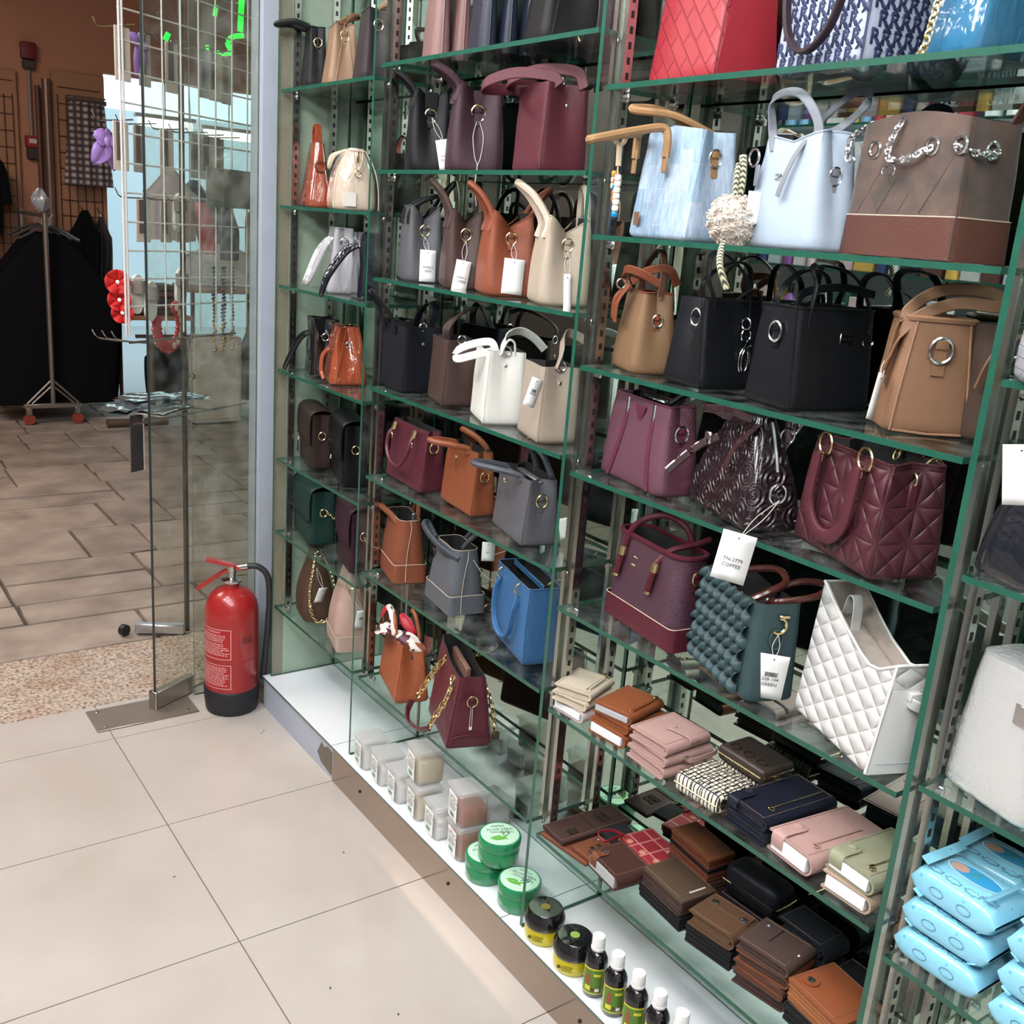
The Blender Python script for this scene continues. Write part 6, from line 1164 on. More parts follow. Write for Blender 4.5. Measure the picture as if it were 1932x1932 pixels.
one(tube([P(-.010, .454, .0), P(-.046, .462, .006)], .0105, 12), 'hose_coupling', CHROME, fe); one(tube(spline([P(-.044, .462, .006), P(-.075, .462, .012), P(-.102, .435, .014), P(-.110, .37, .012), P(-.106, .26, .008), P(-.098, .15, .002), P(-.094, .09, 0)], 6), .0095, 10), 'hose', mat('black_hose', (40, 40, 42), .55), fe)
LBLR = mat('label_red', (176, 30, 34), .35); LBW = mat('label_white_ink', (232, 200, 196), .5)
def cyl_label(z0, z1, a0, a1, lines, seed, head):
    l = one(curved(r + .0005, a0, a1, z0, z1, 16), 'instruction_label', LBLR, fe); pr = MB()
    for za, zb in ((z0, z0 + .0016), (z1 - .0016, z1)): pr.add(curved(r + .0009, a0, a1, za, zb, 16))
    for aa in (a0, a1 - .02): pr.add(curved(r + .0009, aa, aa + .02, z0, z1, 3))
    q = random.Random(seed); z = z1 - .010; k = 0
    while z > z0 + .008:
        if k in head:
            txt = head[k]; c = (a0 + a1) / 2; v, f = text_vf(txt, .0095); pr.add(([((r + .0011) * math.cos(c + p[0] / r), (r + .0011) * math.sin(c + p[0] / r), z + p[1]) for p in v], f)); z -= .0105
        else:
            a = a0 + .08; e = a1 - q.uniform(.06, .35)
            while a < e: b2 = min(q.uniform(.05, .16), e - a + .02); pr.add(curved(r + .0009, a, a + b2, z, z + .0022, 4)); a += b2 + .03
            z -= .0058
        k += 1
    pr.build('print', LBW, l)
c0 = math.radians(206)
cyl_label(.190, .286, c0 - .72, c0 + .74, 9, 5, {0: 'IMPORTANT', 4: 'MAINTENANCE'}); cyl_label(.094, .172, c0 - .72, c0 + .74, 8, 9, {})
wr = MB(); a = math.radians(275)
for st in ([(0, 0), (.006, .020), (.008, .020), (.010, -.002)], [(.002, .006), (.016, .010)], [(.024, .020), (.016, .019), (.015, .011), (.022, .009), (.021, .001), (.014, .000)], [(.034, .022), (.026, .018), (.027, .010), (.034, .013)], [(.027, .010), (.026, .001), (.035, .004)]): wr.add(tube([((r + .0006) * math.cos(a + (x - .005) / r), (r + .0006) * math.sin(a + (x - .005) / r), .238 + y) for x, y in st], .0009, 4))
wr.build('handwritten_number', INK, fe)
# ---------------------------------------------------------------- the lane outside
PLAST = mat('orange_brown_plaster', (190, 132, 104), .85, grain=.4, gscale=12, var=.18, vscale=1.6)
tag(one(box(.45, 8.36, 1.75, 3.28, .10, 3.6), 'wall_lane', PLAST), 'orange brown plaster wall across the lane', kind='structure'); tag(one(box(3.4, 8.36, 2.95, 2.62, .10, 1.2), 'wall_lane', PLAST), 'plaster wall above the bright opening', kind='structure')
tag(one(box(4.75, 5.7, 1.75, .1, 5.4, 3.6), 'wall_lane', PLAST), 'side wall of the lane', kind='structure'); tag(one(box(-1.3, 5.7, 1.75, .1, 5.4, 3.6), 'wall_lane', mat('darkened_plaster', (72, 66, 66), .6, var=.3, vscale=2)), 'other side wall of the lane', kind='structure')  # second wall darkened to dim its reflection in the mirror
tag(one(box(1.7, 5.7, 3.6, 6.2, 5.4, .1), 'ceiling', mat('lane_roof', (150, 130, 116), .85)), 'roof over the lane', kind='structure'); tag(one(box(3.12, 3.06, 1.54, 3.4, .14, 3.1), 'wall_front', PIERM), 'outside of the shop front', kind='structure'); tag(one(box(1.7, 3.08, 3.35, 6.2, .14, .6), 'wall_front', PIERM), 'wall above the shop front', kind='structure')
# street beyond the opening
STW = mat('pale_street_wall', (214, 226, 230), .8)
tag(one(box(3.6, 13.0, 1.2, 9, .2, 2.5), 'wall_street', STW), 'pale sunlit wall of the street beyond', kind='structure')
tag(one(box(3.6, 10.6, -.05, 9, 4.6, .06), 'trim_3', mat('street_ground', (176, 178, 178), .8)), 'pale street ground beyond the opening', kind='structure')
WOODB = mat('brown_board', (172, 122, 88), .6, var=.1, vscale=5); GRIDM = mat('brown_wire', (92, 58, 44), .5, .4)
def wall_board(label, x, z0, z1, w):
    t = thing('display_board', label, 'display board', (x, 8.285, z0)); one(box(0, 0, (z1 - z0) / 2, w, .03, z1 - z0, .004), 'board', WOODB, t)
    for k in range(6): one(box(-w * .4 + w * .8 * k / 5, -.022, (z1 - z0) / 2 - .06, .006, .006, z1 - z0 - .2), 'wire', GRIDM, t)
    n = int((z1 - z0) / .11)
    for k in range(n): one(box(0, -.022, .1 + k * .11, w * .8, .006, .006), 'wire', GRIDM, t)
wall_board('brown wooden board with wire grid behind the plaid skirt', 1.905, .35, 2.32, .36); wall_board('brown wire grid board at the left edge of the lane wall', 1.33, .35, 2.28, .34)
t = thing('junction_box', 'maroon electrical box high on the plaster wall', 'junction box', (1.585, 8.27, 2.36)); one(box(0, 0, .06, .10, .06, .11, .01, 2), 'cover', mat('maroon_box', (110, 34, 36), .5), t); one(box(0, .005, -.03, .08, .05, .06, .008), 'clamp', mat('dark_clamp', (70, 60, 60), .5), t)
t = thing('conduit', 'thin grey conduit running down from the maroon box', 'conduit', (1.585, 8.29, 1.86)); one(tube([(0, 0, 0), (0, 0, .47)], .012, 8), 'pipe', mat('grey_conduit', (140, 126, 120), .5), t)
t = thing('call_point', 'small red alarm switch box below the conduit', 'alarm box', (1.585, 8.28, 1.70)); one(box(0, 0, .12, .09, .05, .08, .006), 'red_box', mat('alarm_red', (150, 34, 34), .5), t); one(box(0, 0, .04, .075, .05, .08, .006), 'dark_box', mat('alarm_dark', (60, 44, 44), .6), t); one(box(0, -.027, .125, .05, .003, .03), 'red_box_label', mat('pale_label', (210, 190, 180), .5), t)
t = thing('wall_pipe', 'thick brown metal pipe standing against the plaster wall', 'pipe', (1.685, 8.24, .0)); one(tube([(0, 0, 0), (0, 0, 2.25)], .030, 12), 'pipe', mat('pipe_brown', (132, 104, 90), .35, .5), t); one(tube([(-.055, .02, 0), (-.055, .02, 2.2)], .018, 10), 'side_pipe', mat('pipe_brown2', (96, 60, 48), .5), t)
# black garments on a rolling rack
BLKF = mat('black_fabric', (8, 8, 12), .95, spec=.2); RACK = mat('rack_steel', (150, 140, 132), .4, .8)
rk = thing('garment_rack', 'rolling garment rack with bare steel foot on casters', 'garment rack', (1.43, 7.2, 0))
one(tube([(0, 0, .11), (0, 0, 1.36)], .016, 10), 'pole', RACK, rk); one(box(0, 0, .125, .36, .035, .03, .004), 'foot_bar', RACK, rk); one(tube([(0, 0, 1.34), (0, .75, 1.34)], .014, 8), 'hanging_rail', RACK, rk); one(tube([(0, .75, .11), (0, .75, 1.36)], .016, 10), 'pole', RACK, rk); one(box(0, .75, .125, .36, .035, .03, .004), 'foot_bar', RACK, rk)
for sx in (-1, 1):
    one(tube([(sx * .16, 0, .14), (0, 0, .30)], .008, 8), 'brace', RACK, rk); one(tube([(sx * .13, 0, .14), (0, 0, .26)], .007, 8), 'brace', RACK, rk)
    c = one(box(sx * .15, 0, .09, .035, .04, .05, .004), 'caster_fork', RACK, rk); one(lathe([(.012, -.012), (.036, -.012), (.036, .012), (.012, .012)], 16), 'caster_wheel', mat('caster_red', (150, 60, 44), .5), c).matrix_local = Matrix.Translation((sx * .15, 0, .038)) @ Matrix.Rotation(PI / 2, 4, 'X')
def garment(w, h, d, seed, sl=.25):
    q = random.Random(seed); ph = [q.uniform(0, 6) for _ in range(4)]
    def f(u, v):
        a = 2 * PI * u; s_ = v; ww = w / 2 * (min(1, .22 + 2.4 * s_) if s_ < .33 else 1 + .12 * math.sin(s_ * 3)); dd = d / 2 * (.5 + .6 * min(1, s_ * 2)); fo = 1 + .16 * math.sin(9 * a + ph[0] + s_ * 2) * min(1, s_ * 2)
        return (ww * math.copysign(abs(math.cos(a)) ** .8, math.cos(a)), dd * math.sin(a) * fo, h * (1 - s_))
    return grid(f, 44, 16, True)
for k in range(6):
    t = thing('abaya', 'long black robe, %s on the rolling rack' % ('nearest', 'second', 'third', 'fourth', 'fifth', 'farthest')[k], 'robe', (1.47 + .03 * (k % 2), 7.30 + k * .105, .12)); one(garment(.74 + .05 * math.sin(k), 1.10, .075, k), 'robe', BLKF, t, ang=70); one(tube(spline([(-.18, 0, 1.07), (0, 0, 1.15), (.18, 0, 1.07)], 5), .008, 6), 'hanger', mat('dark_hanger', (70, 68, 70), .3), t)
    one(tube(spline([(0, 0, 1.15), (0, 0, 1.20), (.02, 0, 1.225), (.0, 0, 1.24)], 4), .004, 5), 'hanger_hook', RACK, t)
pkt = thing('plastic_cover', 'crumpled clear plastic bag over the top of the garment rack pole', 'plastic bag', (1.41, 7.2, 1.37)); one(grid(lambda u, v: ((.05 + .012 * math.sin(u * 19 + v * 7)) * math.cos(2 * PI * u) * math.sin(PI * (.15 + v * .8)), (.04 + .01 * math.sin(u * 25)) * math.sin(2 * PI * u) * math.sin(PI * (.15 + v * .8)), .13 * v + .01 * math.sin(u * 31)), 20, 8, True), 'film', mat('grey_film', (150, 152, 158), .25, coat=.5), pkt)
t = thing('black_top', 'black long sleeved top hanging at the left edge of the picture', 'garment', (1.20, 8.02, 1.18)); one(garment(.24, .55, .10, 12), 'body', BLKF, t, ang=70); one(tube(spline([(.08, 0, .50), (.13, 0, .42), (.155, 0, .20)], 5), .035, 10), 'sleeve', BLKF, t)
for k, (x, y, w, h, z, lb) in enumerate(((1.86, 8.00, .20, .46, .92, 'black jacket on the second rack'), (2.01, 8.16, .13, .44, .90, 'dark patterned coat on the second rack beside the black jacket'), (2.14, 7.08, .26, .42, .18, 'black trousers hanging low beyond the wire grid'), (2.80, 7.25, .18, .50, .12, 'dark skirt hanging low right of the black trousers'))):
    t = thing('dark_garment', lb, 'garment', (x, y, z)); one(tube([(0, 0, h - .02), (0, 8.27 - y if y > 7.9 else 0, h + .06)], .005, 5), 'hanger_hook', CHROME, t); one(garment(w, h, .12, 20 + k), 'cloth', BLKF if k != 1 else mat('dark_pattern_cloth', (52, 46, 44), .8, var=.6, vscale=60), t, ang=70)
def check_mat():
    m, nt, b = _new('plaid_cloth'); b.inputs['Roughness'].default_value = .8; c = coords(nt); last = None
    for d in ('X', 'Z'):
        w = N(nt, 'ShaderNodeTexWave', bands_direction=d); w.inputs['Scale'].default_value = 7; L(nt, c, w.inputs[0])
        if last is None: last = w.outputs['Fac']
        else:
            mm = N(nt, 'ShaderNodeMath', operation='MULTIPLY'); L(nt, last, mm.inputs[0]); L(nt, w.outputs['Fac'], mm.inputs[1]); last = mm.outputs[0]
    cr = N(nt, 'ShaderNodeValToRGB'); cr.color_ramp.elements[0].color = lin((70, 58, 62)); cr.color_ramp.elements[1].color = lin((206, 192, 186)); L(nt, last, cr.inputs[0]); L(nt, cr.outputs[0], b.inputs['Base Color']); return m
t = thing('plaid_skirt', 'grey and white plaid skirt hanging on the brown board', 'skirt', (1.92, 8.10, 1.55)); one(grid(lambda u, v: ((.12 + .05 * (1 - v)) * math.cos(2 * PI * u) * 1.0, .05 * math.sin(2 * PI * u) * (1 + .3 * math.sin(u * 70)), .56 * v), 60, 12, True), 'cloth', check_mat(), t, ang=70); one(box(0, 0, .57, .26, .05, .03, .004), 'waistband', mat('skirt_band', (80, 64, 66), .8), t); one(tube([(-.13, 0, .60), (.13, 0, .60)], .006, 6), 'hanger', CHROME, t)
# second rack: pole and pipe foot
t = thing('clothes_stand', 'brown metal clothes stand with a pipe foot beyond the glass door', 'clothes stand', (2.02, 7.00, 0)); one(tube([(0, 0, .04), (0, 0, .62)], .022, 10), 'pole', mat('stand_brown', (112, 92, 80), .5, .4), t); one(tube([(-.30, 0, .03), (.10, 0, .03)], .028, 10), 'foot', mat('stand_brown', (112, 92, 80), .5, .4), t); one(tube([(-.10, 0, .61), (.3, 0, .61)], .014, 8), 'rail', CHROME, t)
t = thing('folded_clothes', 'stack of folded brown clothes beside the black robes', 'clothes stack', (2.20, 7.62, .70))
for k in range(5): one(box(R.uniform(-.02, .02), 0, .02 + k * .042, .34, .28, .038, .012, 2), 'folded_cloth', mat('folded_%d' % k, ((70, 50, 48), (108, 76, 70), (52, 44, 50), (120, 84, 80), (84, 66, 66))[k], .85), t)
one(box(0, 0, -.02, .50, .36, .03, .004), 'shelf_board', WOODB, t)
for sx in (-.22, .22): one(tube([(sx, 0, -.70), (sx, 0, -.03)], .014, 8), 'leg', GRIDM, t)
t = thing('white_cabinet', 'plain white panel box standing on the ground past the grid', 'box', (2.46, 7.05, 0)); one(box(0, 0, .31, .34, .20, .60, .008), 'carcass', mat('dirty_white', (206, 196, 186), .7), t); one(box(0, -.102, .31, .30, .004, .54), 'front_panel', mat('dirty_white2', (212, 202, 192), .7), t)
for sx in (-.14, .14): one(box(sx, 0, -.005, .03, .03, .03), 'foot', DARKHOLE, t)
# things in the bright opening
DOTF = mat('dotted_white_cloth', (218, 222, 226), .7, var=.4, vscale=30)
for k, (x, y, z, w, h, m_, lb) in enumerate(((2.35, 7.6, 1.22, .34, .48, mat('white_pink_print', (226, 220, 224), .6, var=.25, vscale=8), 'white carrier bag with pink print hanging in the opening'), (2.75, 7.7, .92, .50, .30, DOTF, 'white cloth with dark dots laid out in the opening'), (2.72, 8.22, 1.32, .24, .34, mat('navy_bag', (40, 44, 66), .5), 'dark blue backpack hanging in the bright opening'), (3.10, 7.8, 1.05, .22, .55, mat('tan_cloth', (164, 128, 104), .7), 'tan garment hanging right in the opening'))):
    t = thing('hanging_goods', lb, 'goods', (x, y, z)); one(garment(w, h, .14, 40 + k), 'cloth', m_, t, ang=70)
    if k == 2: one(tube([(0, .10, 1.04), (0, 0, h - .02)], .004, 5), 'cord', CHROME, t)
t = thing('market_table', 'low table with the dotted cloth in the opening', 'table', (2.75, 7.7, 0)); one(box(0, 0, .88, .62, .4, .04, .006), 'top', WOODB, t); [one(tube([(sx, sy, 0), (sx, sy, .86)], .015, 8), 'leg', GRIDM, t) for sx in (-.27, .27) for sy in (-.16, .16)]
for k, (x, z) in enumerate(((2.55, 2.05), (3.05, 2.02), (3.5, 2.0))):
    t = thing('street_lamp_tube', 'bright white tube lamp %s in the opening' % ('at the left', 'in the middle', 'at the right')[k], 'lamp', (x, 8.36, z)); one(tube([(0, 0, .05), (0, 0, 2.36 - z)], .006, 6), 'hanging_rod', CHROME, t); em = mat('tube_glow', (240, 252, 255), .4); em.node_tree.nodes['Principled BSDF'].inputs['Emission Color'].default_value = (.8, .95, 1, 1); em.node_tree.nodes['Principled BSDF'].inputs['Emission Strength'].default_value = 5; one(tube([(-.2, 0, 0), (.2, 0, 0)], .03, 10), 'tube', em, t); one(box(0, 0, .045, .46, .06, .03, .005), 'fixture', WHITEW, t)
# ---------------------------------------------------------------- wire grid stand behind the glass door
WIRE = mat('white_wire', (226, 220, 216), .35); G0 = Vector((.886, 3.30, 0)); ga = math.radians(30); gd = Vector((math.cos(ga), math.sin(ga), 0)); gn = Vector((-math.sin(ga), math.cos(ga), 0))
gs = thing('wire_grid_stand', 'white wire grid stand for accessories behind the glass door', 'display stand', tuple(G0), 30)      # local x along the grid, y away from the shop
for k in range(9):
    one(tube([(.08 * k, 0, 1.08), (.08 * k, 0, 2.30)], .0028 if k else .0036, 6), 'wire', WIRE, gs)
one(tube([(-.012, 0, 1.08), (-.012, 0, 2.30)], .0036, 6), 'wire', WIRE, gs)
for k in range(14): one(tube([(-.012, .004, 1.17 + .085 * k), (.66, .004, 1.17 + .085 * k)], .0028, 6), 'wire', WIRE, gs)
one(tube([(.262, .02, .0), (.262, .02, 2.3)], .009, 8), 'post', mat('post_steel', (92, 86, 78), .35, .8), gs); one(tube([(-.0, .0, .80), (.56, .0, .80)], .004, 6), 'lower_rail', CHROME, gs); one(tube([(-.0, .0, 1.06), (.5, .0, 1.06)], .004, 6), 'lower_rail', CHROME, gs); one(box(0, 0, 0, .17, .03, .036, .004), 'foot', mat('bright_steel', (196, 196, 200), .3, .8), gs, (.179, .068, .022), (0, 0, math.radians(-57.7)))
one(lathe([(.006, -.01), (.02, -.01), (.02, .01), (.006, .01)], 14), 'caster_wheel', RUB, gs).matrix_local = Matrix.Translation((.10, .16, .02)) @ Matrix.Rotation(PI / 2, 4, 'X')
CARDM = mat('beige_card', (216, 204, 190), .7); CARDG = mat('grey_card', (178, 170, 160), .7); STRP = mat('dark_card_strip', (106, 94, 88), .5)
n = 0
for row, (z, xs_, hh) in enumerate(((1.985, (.05, .16, .30, .40, .48, .56), .15), (1.72, (.035, .13, .27, .36, .44, .52), .14), (1.50, (.12, .24, .34, .46, .54), .13))):
    for j, x in enumerate(xs_):
        hk = one(tube(spline([(x, .0, z), (x, .10, z - .004), (x, .145, z - .002), (x, .165, z + .022)], 4), .0022, 6), 'hook', GOLD if (row + j) % 3 == 0 else CHROME, gs)
        p = G0 + gd * x + gn * (.05 + .02 * (j % 3)); wd = .062 - .012 * (j % 2)
        t = thing('accessory_card', '%s accessory card, %s from the left in the %s row of the wire grid' % ('beige' if j % 2 == 0 else 'grey', ('first', 'second', 'third', 'fourth', 'fifth', 'sixth')[j], ('upper', 'middle', 'lower')[row]), 'accessory card', (p.x, p.y, z - hh - .006), 30, 'accessory cards on the wire grid')
        one(box(0, 0, hh / 2, wd, .004, hh, .0015), 'card', CARDM if j % 2 == 0 else CARDG, t); one(box(-wd * .15, -.0035, hh * .60, wd * .36, .003, hh * .78), 'accessory_strip', STRP, t); one(ring((0, 0, hh + .004), .005, .0012, 'y'), 'hang_loop', CHROME, t); n += 1
for x, z in ((.02, 1.06), (.06, 1.055), (.10, 1.05), (.36, .80), (.40, .795)): one(tube(spline([(x, 0, z), (x, .12, z - .004), (x, .16, z), (x, .18, z + .02)], 4), .0024, 6), 'hook', CHROME, gs)
def place(name, label, cat, x, off, z): p = G0 + gd * x + gn * off; return thing(name, label, cat, (p.x, p.y, z), 30)
# purple bow, scarves, flowers
PUR = mat('purple_satin', (152, 118, 186), .35); t = place('satin_bow', 'lilac satin bow hanging beside the grid edge', 'bow', .055, .13, 1.615)
for sx, sz, ln in ((-1, .35, .055), (1, .35, .055), (-1, -1.1, .06), (1, -1.2, .065)): solidify(one(grid(leaf_fn((0, 0, .04), (sx * ln * .7, .01, .04 + sz * ln), .032, (0, -.03, .01)), 7, 9), 'bow_loop', PUR, t, ang=70), .002)
one(lathe([(.004, .02), (.012, .03), (.012, .05), (.004, .06)], 12), 'knot', PUR, t)
t = place('satin_bow', 'lilac satin bow behind the upper part of the grid', 'bow', .135, .07, 1.90)
for sx, sz, ln in ((-1, .6, .05), (1, .5, .05), (0.1, -1.0, .09)): solidify(one(grid(leaf_fn((0, 0, .04), (sx * ln * .7, .01, .04 + sz * ln), .026, (0, -.03, .01)), 7, 9), 'bow_loop', PUR, t, ang=70), .002)
COR = mat('coral_scarf', (196, 82, 84), .7); t = place('coral_scarf', 'coral pink knotted scarf low on the grid', 'scarf', .42, .05, 1.33); one(grid(lambda u, v: (.035 * math.cos(2 * PI * u) * (.6 + .6 * math.sin(PI * v)) - .03 * v, .025 * math.sin(2 * PI * u) * (1 + .2 * math.sin(9 * u)), .17 * v), 24, 12, True), 'cloth', COR, t, ang=70)
t = place('dark_scarf', 'dark grey scarf hanging right of the coral one', 'scarf', .53, .05, 1.31); one(garment(.075, .17, .04, 61), 'cloth', mat('charcoal_cloth', (56, 52, 60), .8), t, ang=70)
for k, (x, z, lb) in enumerate(((.28, 1.40, 'pale grey slipper insole hanging on the grid'), (.10, 1.14, 'white plush slipper hanging low on the grid'), (.145, 1.12, 'second white slipper hanging low on the grid'), (.30, 1.16, 'white fabric slipper above the red garland'))):
    t = place('slipper', lb, 'slipper', x, .05 + .015 * (k % 2), z); pts = []
    for a in [2 * PI * j / 28 for j in range(28)]: pts.append(((.030 - .006 * math.cos(2 * a)) * math.cos(a) + .003 * math.sin(a), .06 + (.062) * math.sin(a)))
    one(prism(pts, -.006, .006), 'sole', mat('slipper_white', (222, 218, 210), .8), t); one(grid(lambda u, v: ((u - .5) * .062, -.006 - .02 * math.sin(PI * u), .065 + .04 * v), 9, 3), 'strap', mat('slipper_band', (150, 140, 132), .8), t)
REDF = mat('red_flower_cloth', (206, 40, 38), .6)
t = place('flower_garland', 'bright red fabric flower clip on the grid edge', 'flower clip', .035, .08, 1.125); t.rotation_euler.z = math.radians(-12)
for cx, cz, rr in ((0, .115, .038), (.004, .06, .036), (.012, .02, .034)):
    for k in range(6):
        a = k * PI / 3; o = one(grid(lambda u, v, a=a, cx=cx, cz=cz, rr=rr: (cx + math.cos(a + (u - .5) * 1.1) * rr * (.15 + .85 * v), -.012 * math.sin(PI * u) * v - .01 * v * v, cz + math.sin(a + (u - .5) * 1.1) * rr * (.15 + .85 * v)), 6, 5), 'petal', REDF, t, ang=70); solidify(o, .0015)
    one(lathe([(.006, -.003), (.006, .003), (.002, .005)], 10), 'flower_centre', PAPER, t).matrix_local = Matrix.Translation((cx, -.014, cz)) @ Matrix.Rotation(PI / 2, 4, 'X')
t = place('flower_garland', 'red scalloped garland with pale discs hanging in a loop', 'garland', .235, .06, 1.055)
for k in range(13):
    a = -PI / 2 + (k - 5) * .36; cx, cz = .062 * math.cos(a) * .9, .04 + .072 * math.sin(a); one(prism([(cx + (.020 + .003 * math.cos(8 * b_)) * math.cos(b_), cz + (.020 + .003 * math.cos(8 * b_)) * math.sin(b_)) for b_ in [2 * PI * j / 20 for j in range(20)]], -.004 - .001 * (k % 2), .004), 'scallop', mat('garland_red', (186, 48, 48), .6), t)
    if k > 5 : one(prism([(cx + .009 * math.cos(b_), cz + .012 * math.sin(b_)) for b_ in [2 * PI * j / 14 for j in range(14)]], -.0065, -.005), 'pale_disc', mat('disc_cream', (222, 200, 180), .6), t)
# bead strings
BDB = mat('dark_blue_beads', (48, 56, 92), .2, coat=.6); BDG = mat('gold_beads', (170, 130, 60), .25, .8)
t = place('bead_strings', 'bunch of dark blue bead strings with gold tassels on the grid', 'bead strings', .50, .05, .98); mb = MB(); mg = MB()
for k in range(8):
    x = -.055 + k * .016
    for j in range(15): mb.add(lathe([(.001, -.0055), (.0055, -.003), (.0055, .003), (.001, .0055)], 6), Matrix.Translation((x + .003 * math.sin(j * .7 + k), .01 * (k % 3), .12 + j * .013)))
    for j in range(8): mg.add(lathe([(.0008, -.006), (.004, -.002), (.004, .002), (.0008, .006)], 6), Matrix.Translation((x + .006 * math.sin(j * 1.3 + k), .01 * (k % 3), .015 + j * .013)))
tag(mb.build('blue_beads', BDB, t), None, kind='stuff'); tag(mg.build('gold_beads', BDG, t), None, kind='stuff')
t = place('chain_pendant', 'thin gold chain with round pendant beside the red garland', 'necklace', .335, .05, .90); mb = MB()
for j in range(16): mb.add(ring((0, 0, .03 + j * .009), .0042, .0011, 'x' if j % 2 else 'y', 0, 2 * PI, 8))
mb.build('chain', GOLD, t); one(lathe([(.001, -.012), (.009, -.008), (.012, 0), (.009, .008), (.001, .012)], 12), 'pendant', GOLD, t).location = (0, 0, .015)
# foil packets on the lower hooks
FOIL = mat('crinkled_foil', (198, 214, 216), .16, .9, grain=1.0, gscale=30)
for k, (x, off, z, rz, w, d, lb) in enumerate(((.06, .10, .83, 50, .15, .10, 'silver foil packet at the left of the low pile'), (.20, .12, .845, 20, .20, .12, 'silver foil packet at the back of the low pile'), (.18, .02, .825, 40, .22, .11, 'clear film packet with printed card in front of the low pile'), (.34, .10, .835, 10, .17, .11, 'silver foil packet at the right of the low pile'))):
    p = G0 + gd * x + gn * off; t = thing('foil_packet', lb, 'packet', (p.x, p.y, z), rz, 'foil packets on the stand'); q = random.Random(k)
    one(grid(lambda u, v: ((u - .5) * w, (v - .5) * d, .008 + .006 * math.sin(u * 9 + v * 4 + k) * math.sin(v * 7) - .02 * (u - .5) ** 2), 12, 9), 'front_film', FOIL, t, ang=20); one(grid(lambda u, v: ((u - .5) * w, (v - .5) * d, .0 - .02 * (u - .5) ** 2), 12, 9), 'back_film', FOIL if k != 2 else CARDM, t)
t = place('printed_card', 'dark patterned hanging card below the foil packets', 'card', .07, .05, .62); one(box(0, 0, .10, .055, .004, .19, .001), 'card', mat('dark_lace_card', (58, 54, 54), .6, var=.8, vscale=60), t); one(box(.030, -.0, .10, .004, .005, .19), 'card_edge', CARDM, t)
t = place('grey_poster', 'blank grey square board fixed on the grid', 'board', .44, -.02, 1.49); one(box(0, 0, .06, .22, .005, .125, .001), 'board', mat('grey_board', (116, 114, 106), .6), t); [one(tube([(-.04 + k * .006, -.006, .10 - .01 * k), (-.045 + k * .006, -.006, -.03)], .0008, 4), 'wire_tail', CHROME, t) for k in range(3)]
# green glowing letters stand in for a sign reflected in the glass
GL = mat('green_glow', (30, 230, 70), .4); bs = GL.node_tree.nodes['Principled BSDF']; bs.inputs['Emission Color'].default_value = lin((20, 232, 60)); bs.inputs['Emission Strength'].default_value = 1.6
sg = thing('reflected_sign', 'green glowing letters behind the grid, standing in for a reflected sign', 'sign', (1.565, 4.10, 2.05)); sg.scale = (.62, .62, .62)
def stroke(pts, w=.028, name='letter'): one(ribbon([(x, 0, z) for x, z in pts], w, .02, (1, 0, 0) if abs(pts[0][0] - pts[-1][0]) < .06 else (0, 0, 1)), name, GL, sg)
stroke([(.06, .06), (.055, .32)], .022); stroke([(-.03, .34), (-.035, .26), (-.04, .14)], .034); stroke(spline([(-.02, .12), (-.09, .10), (-.12, .06), (-.10, .02), (-.15, -.02), (-.19, .0)], 4), .030); stroke([(-.20, .20), (-.19, .26)], .024); stroke([(-.24, .0), (-.25, .03)], .02); stroke([(-.50, .02), (-.48, .06)], .03); stroke([(-.40, .38), (-.33, .33)], .03); stroke([(-.60, .40), (-.55, .36)], .03)
[one(tube([(x, .02, .30), (x, .02, 2.75)], .004, 5), 'hanging_wire', CHROME, sg) for x in (.05, -.03, -.36, -.58)]; one(tube([(-.62, .02, .30), (.08, .02, .30)], .006, 6), 'sign_rail', CHROME, sg)  # wires and rail added to hold the stand-in letters
# ---------------------------------------------------------------- cosmetics on the opposite shelf, seen in the mirror
SX = -.44
fr = thing('cosmetics_shelf', 'glass shelf unit full of cosmetics seen in the mirror', 'shelf unit', (SX, 1.6, 0))
for z in (.9, 1.18, 1.44, 1.70, 1.94, 2.2): edge_glass('shelf_pane', -.22, 0, -1.35, 1.35, z - .008, z, GLASS, fr, 'z')
for y in (-1.35, -.45, .45, 1.35): one(box(-.10, y, 1.22, .02, .02, 2.44), 'upright', CHROME, fr)
one(box(-.235, 0, 1.22, .012, 2.7, 2.44), 'back_panel', mat('shelf_back', (140, 144, 156), .6), fr); one(box(-.11, 0, .42, .24, 2.7, .84), 'base_cabinet', mat('cabinet_grey', (196, 196, 196), .5), fr)
PALE = [(226, 196, 204), (60, 70, 120), (222, 178, 92), (96, 64, 54), (200, 210, 226), (44, 46, 62), (120, 160, 196), (206, 206, 206), (130, 84, 150), (34, 90, 70), (232, 224, 230), (176, 60, 76)]
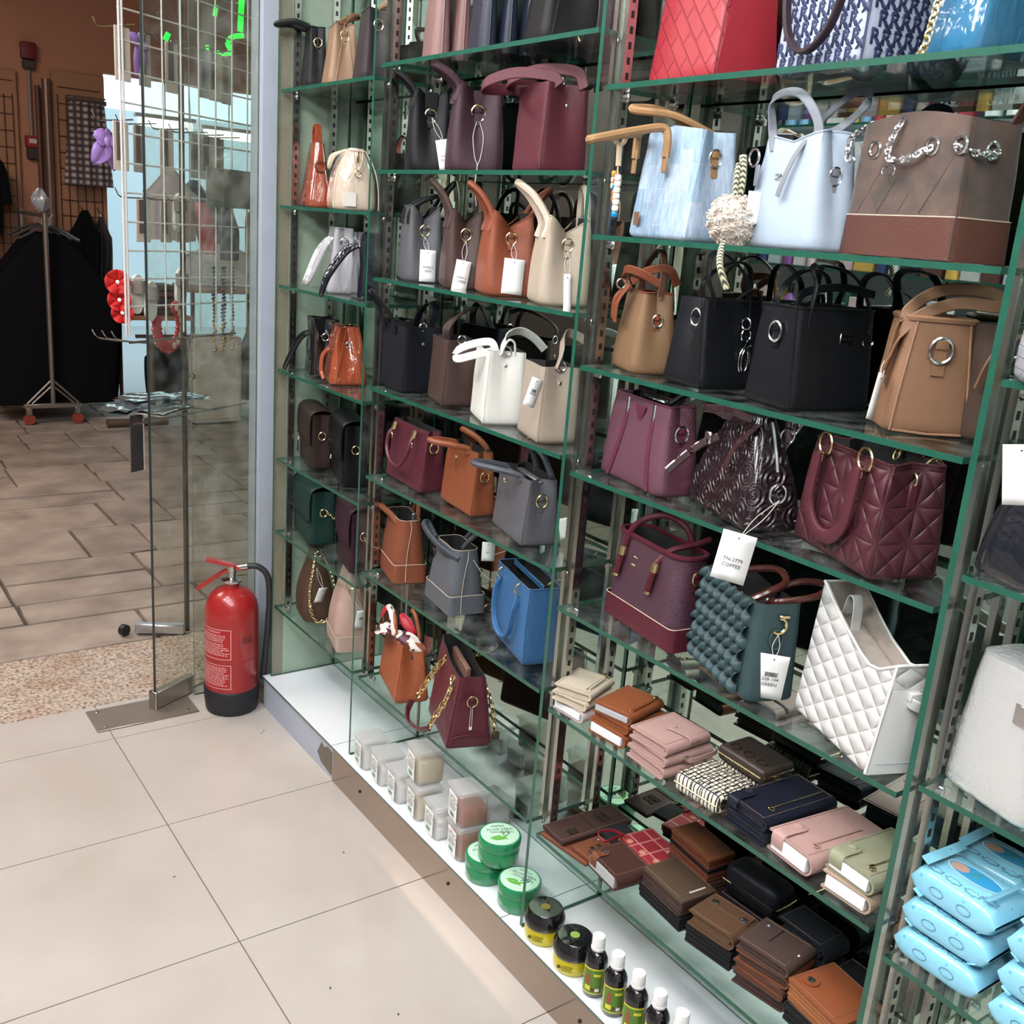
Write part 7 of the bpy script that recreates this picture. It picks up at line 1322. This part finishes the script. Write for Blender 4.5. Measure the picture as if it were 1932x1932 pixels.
CNAME = ['pink', 'dark blue', 'yellow', 'brown', 'pale blue', 'charcoal', 'mid blue', 'light grey', 'purple', 'dark green', 'off white', 'crimson']; q = random.Random(21); cnt = 0
bxm = {}
for zi, z in enumerate((1.18, 1.44, 1.70, 1.94)):
    y = .32
    while y < 2.86:
        c = q.choice(PALE); kind = q.random(); nm = ('lower', 'second', 'third', 'upper')[zi]
        if kind < .62:
            w_ = q.uniform(.05, .09); h_ = q.uniform(.11, .19); cn = CNAME[PALE.index(c)]; t = thing('cosmetics_box', 'small %s carton on the %s level of the opposite cosmetics unit' % (cn, nm), 'carton', (SX - .06, y + w_ / 2, z + .001), 0, '%s cartons, %s level' % (cn, nm))
            one(box(0, 0, h_ / 2, .05, w_, h_, .001), 'carton', mat('carton_%d' % PALE.index(c), c, .4), t); c2 = q.choice(PALE); one(box(.0255, 0, h_ * .62, .001, w_ * .7, h_ * .3), 'front_print', mat('carton_%d' % PALE.index(c2), c2, .4), t); y += w_ + .008
        else:
            r_ = q.uniform(.02, .028); h_ = q.uniform(.12, .2); cn = CNAME[PALE.index(c)]; t = thing('cosmetics_bottle', '%s bottle on the %s level of the opposite cosmetics unit' % (cn, nm), 'bottle', (SX - .05, y + r_, z + .001), 0, '%s bottles, %s level' % (cn, nm)); one(lathe([(r_, 0), (r_, h_ * .72), (r_ * .5, h_ * .8), (r_ * .5, h_ * .82)], 16), 'bottle', mat('carton_%d' % PALE.index(c), c, .3), t); one(lathe([(r_ * .55, h_ * .82), (r_ * .55, h_), (r_ * .4, h_ * 1.01)], 14), 'cap', CAPW if q.random() < .5 else BLID, t); y += 2 * r_ + .008
# white spray cans lettered ICE
for k, (y, lb) in enumerate(((1.93, 'white spray can lettered ICE on the opposite shelf'), (1.86, 'second white spray can lettered ICE on the opposite shelf'))):
    t = thing('spray_can', lb, 'spray can', (SX - .012, y, 1.941)); one(lathe([(.026, 0), (.026, .15), (.02, .162), (.018, .19)], 20), 'can', mat('can_white', (214, 222, 224), .3), t); M = frame((.0275, 0, .05), (0, 1, 0), (0, 0, 1)); MB().add(text_vf('ICE', .022), M).build('print', INK, t)
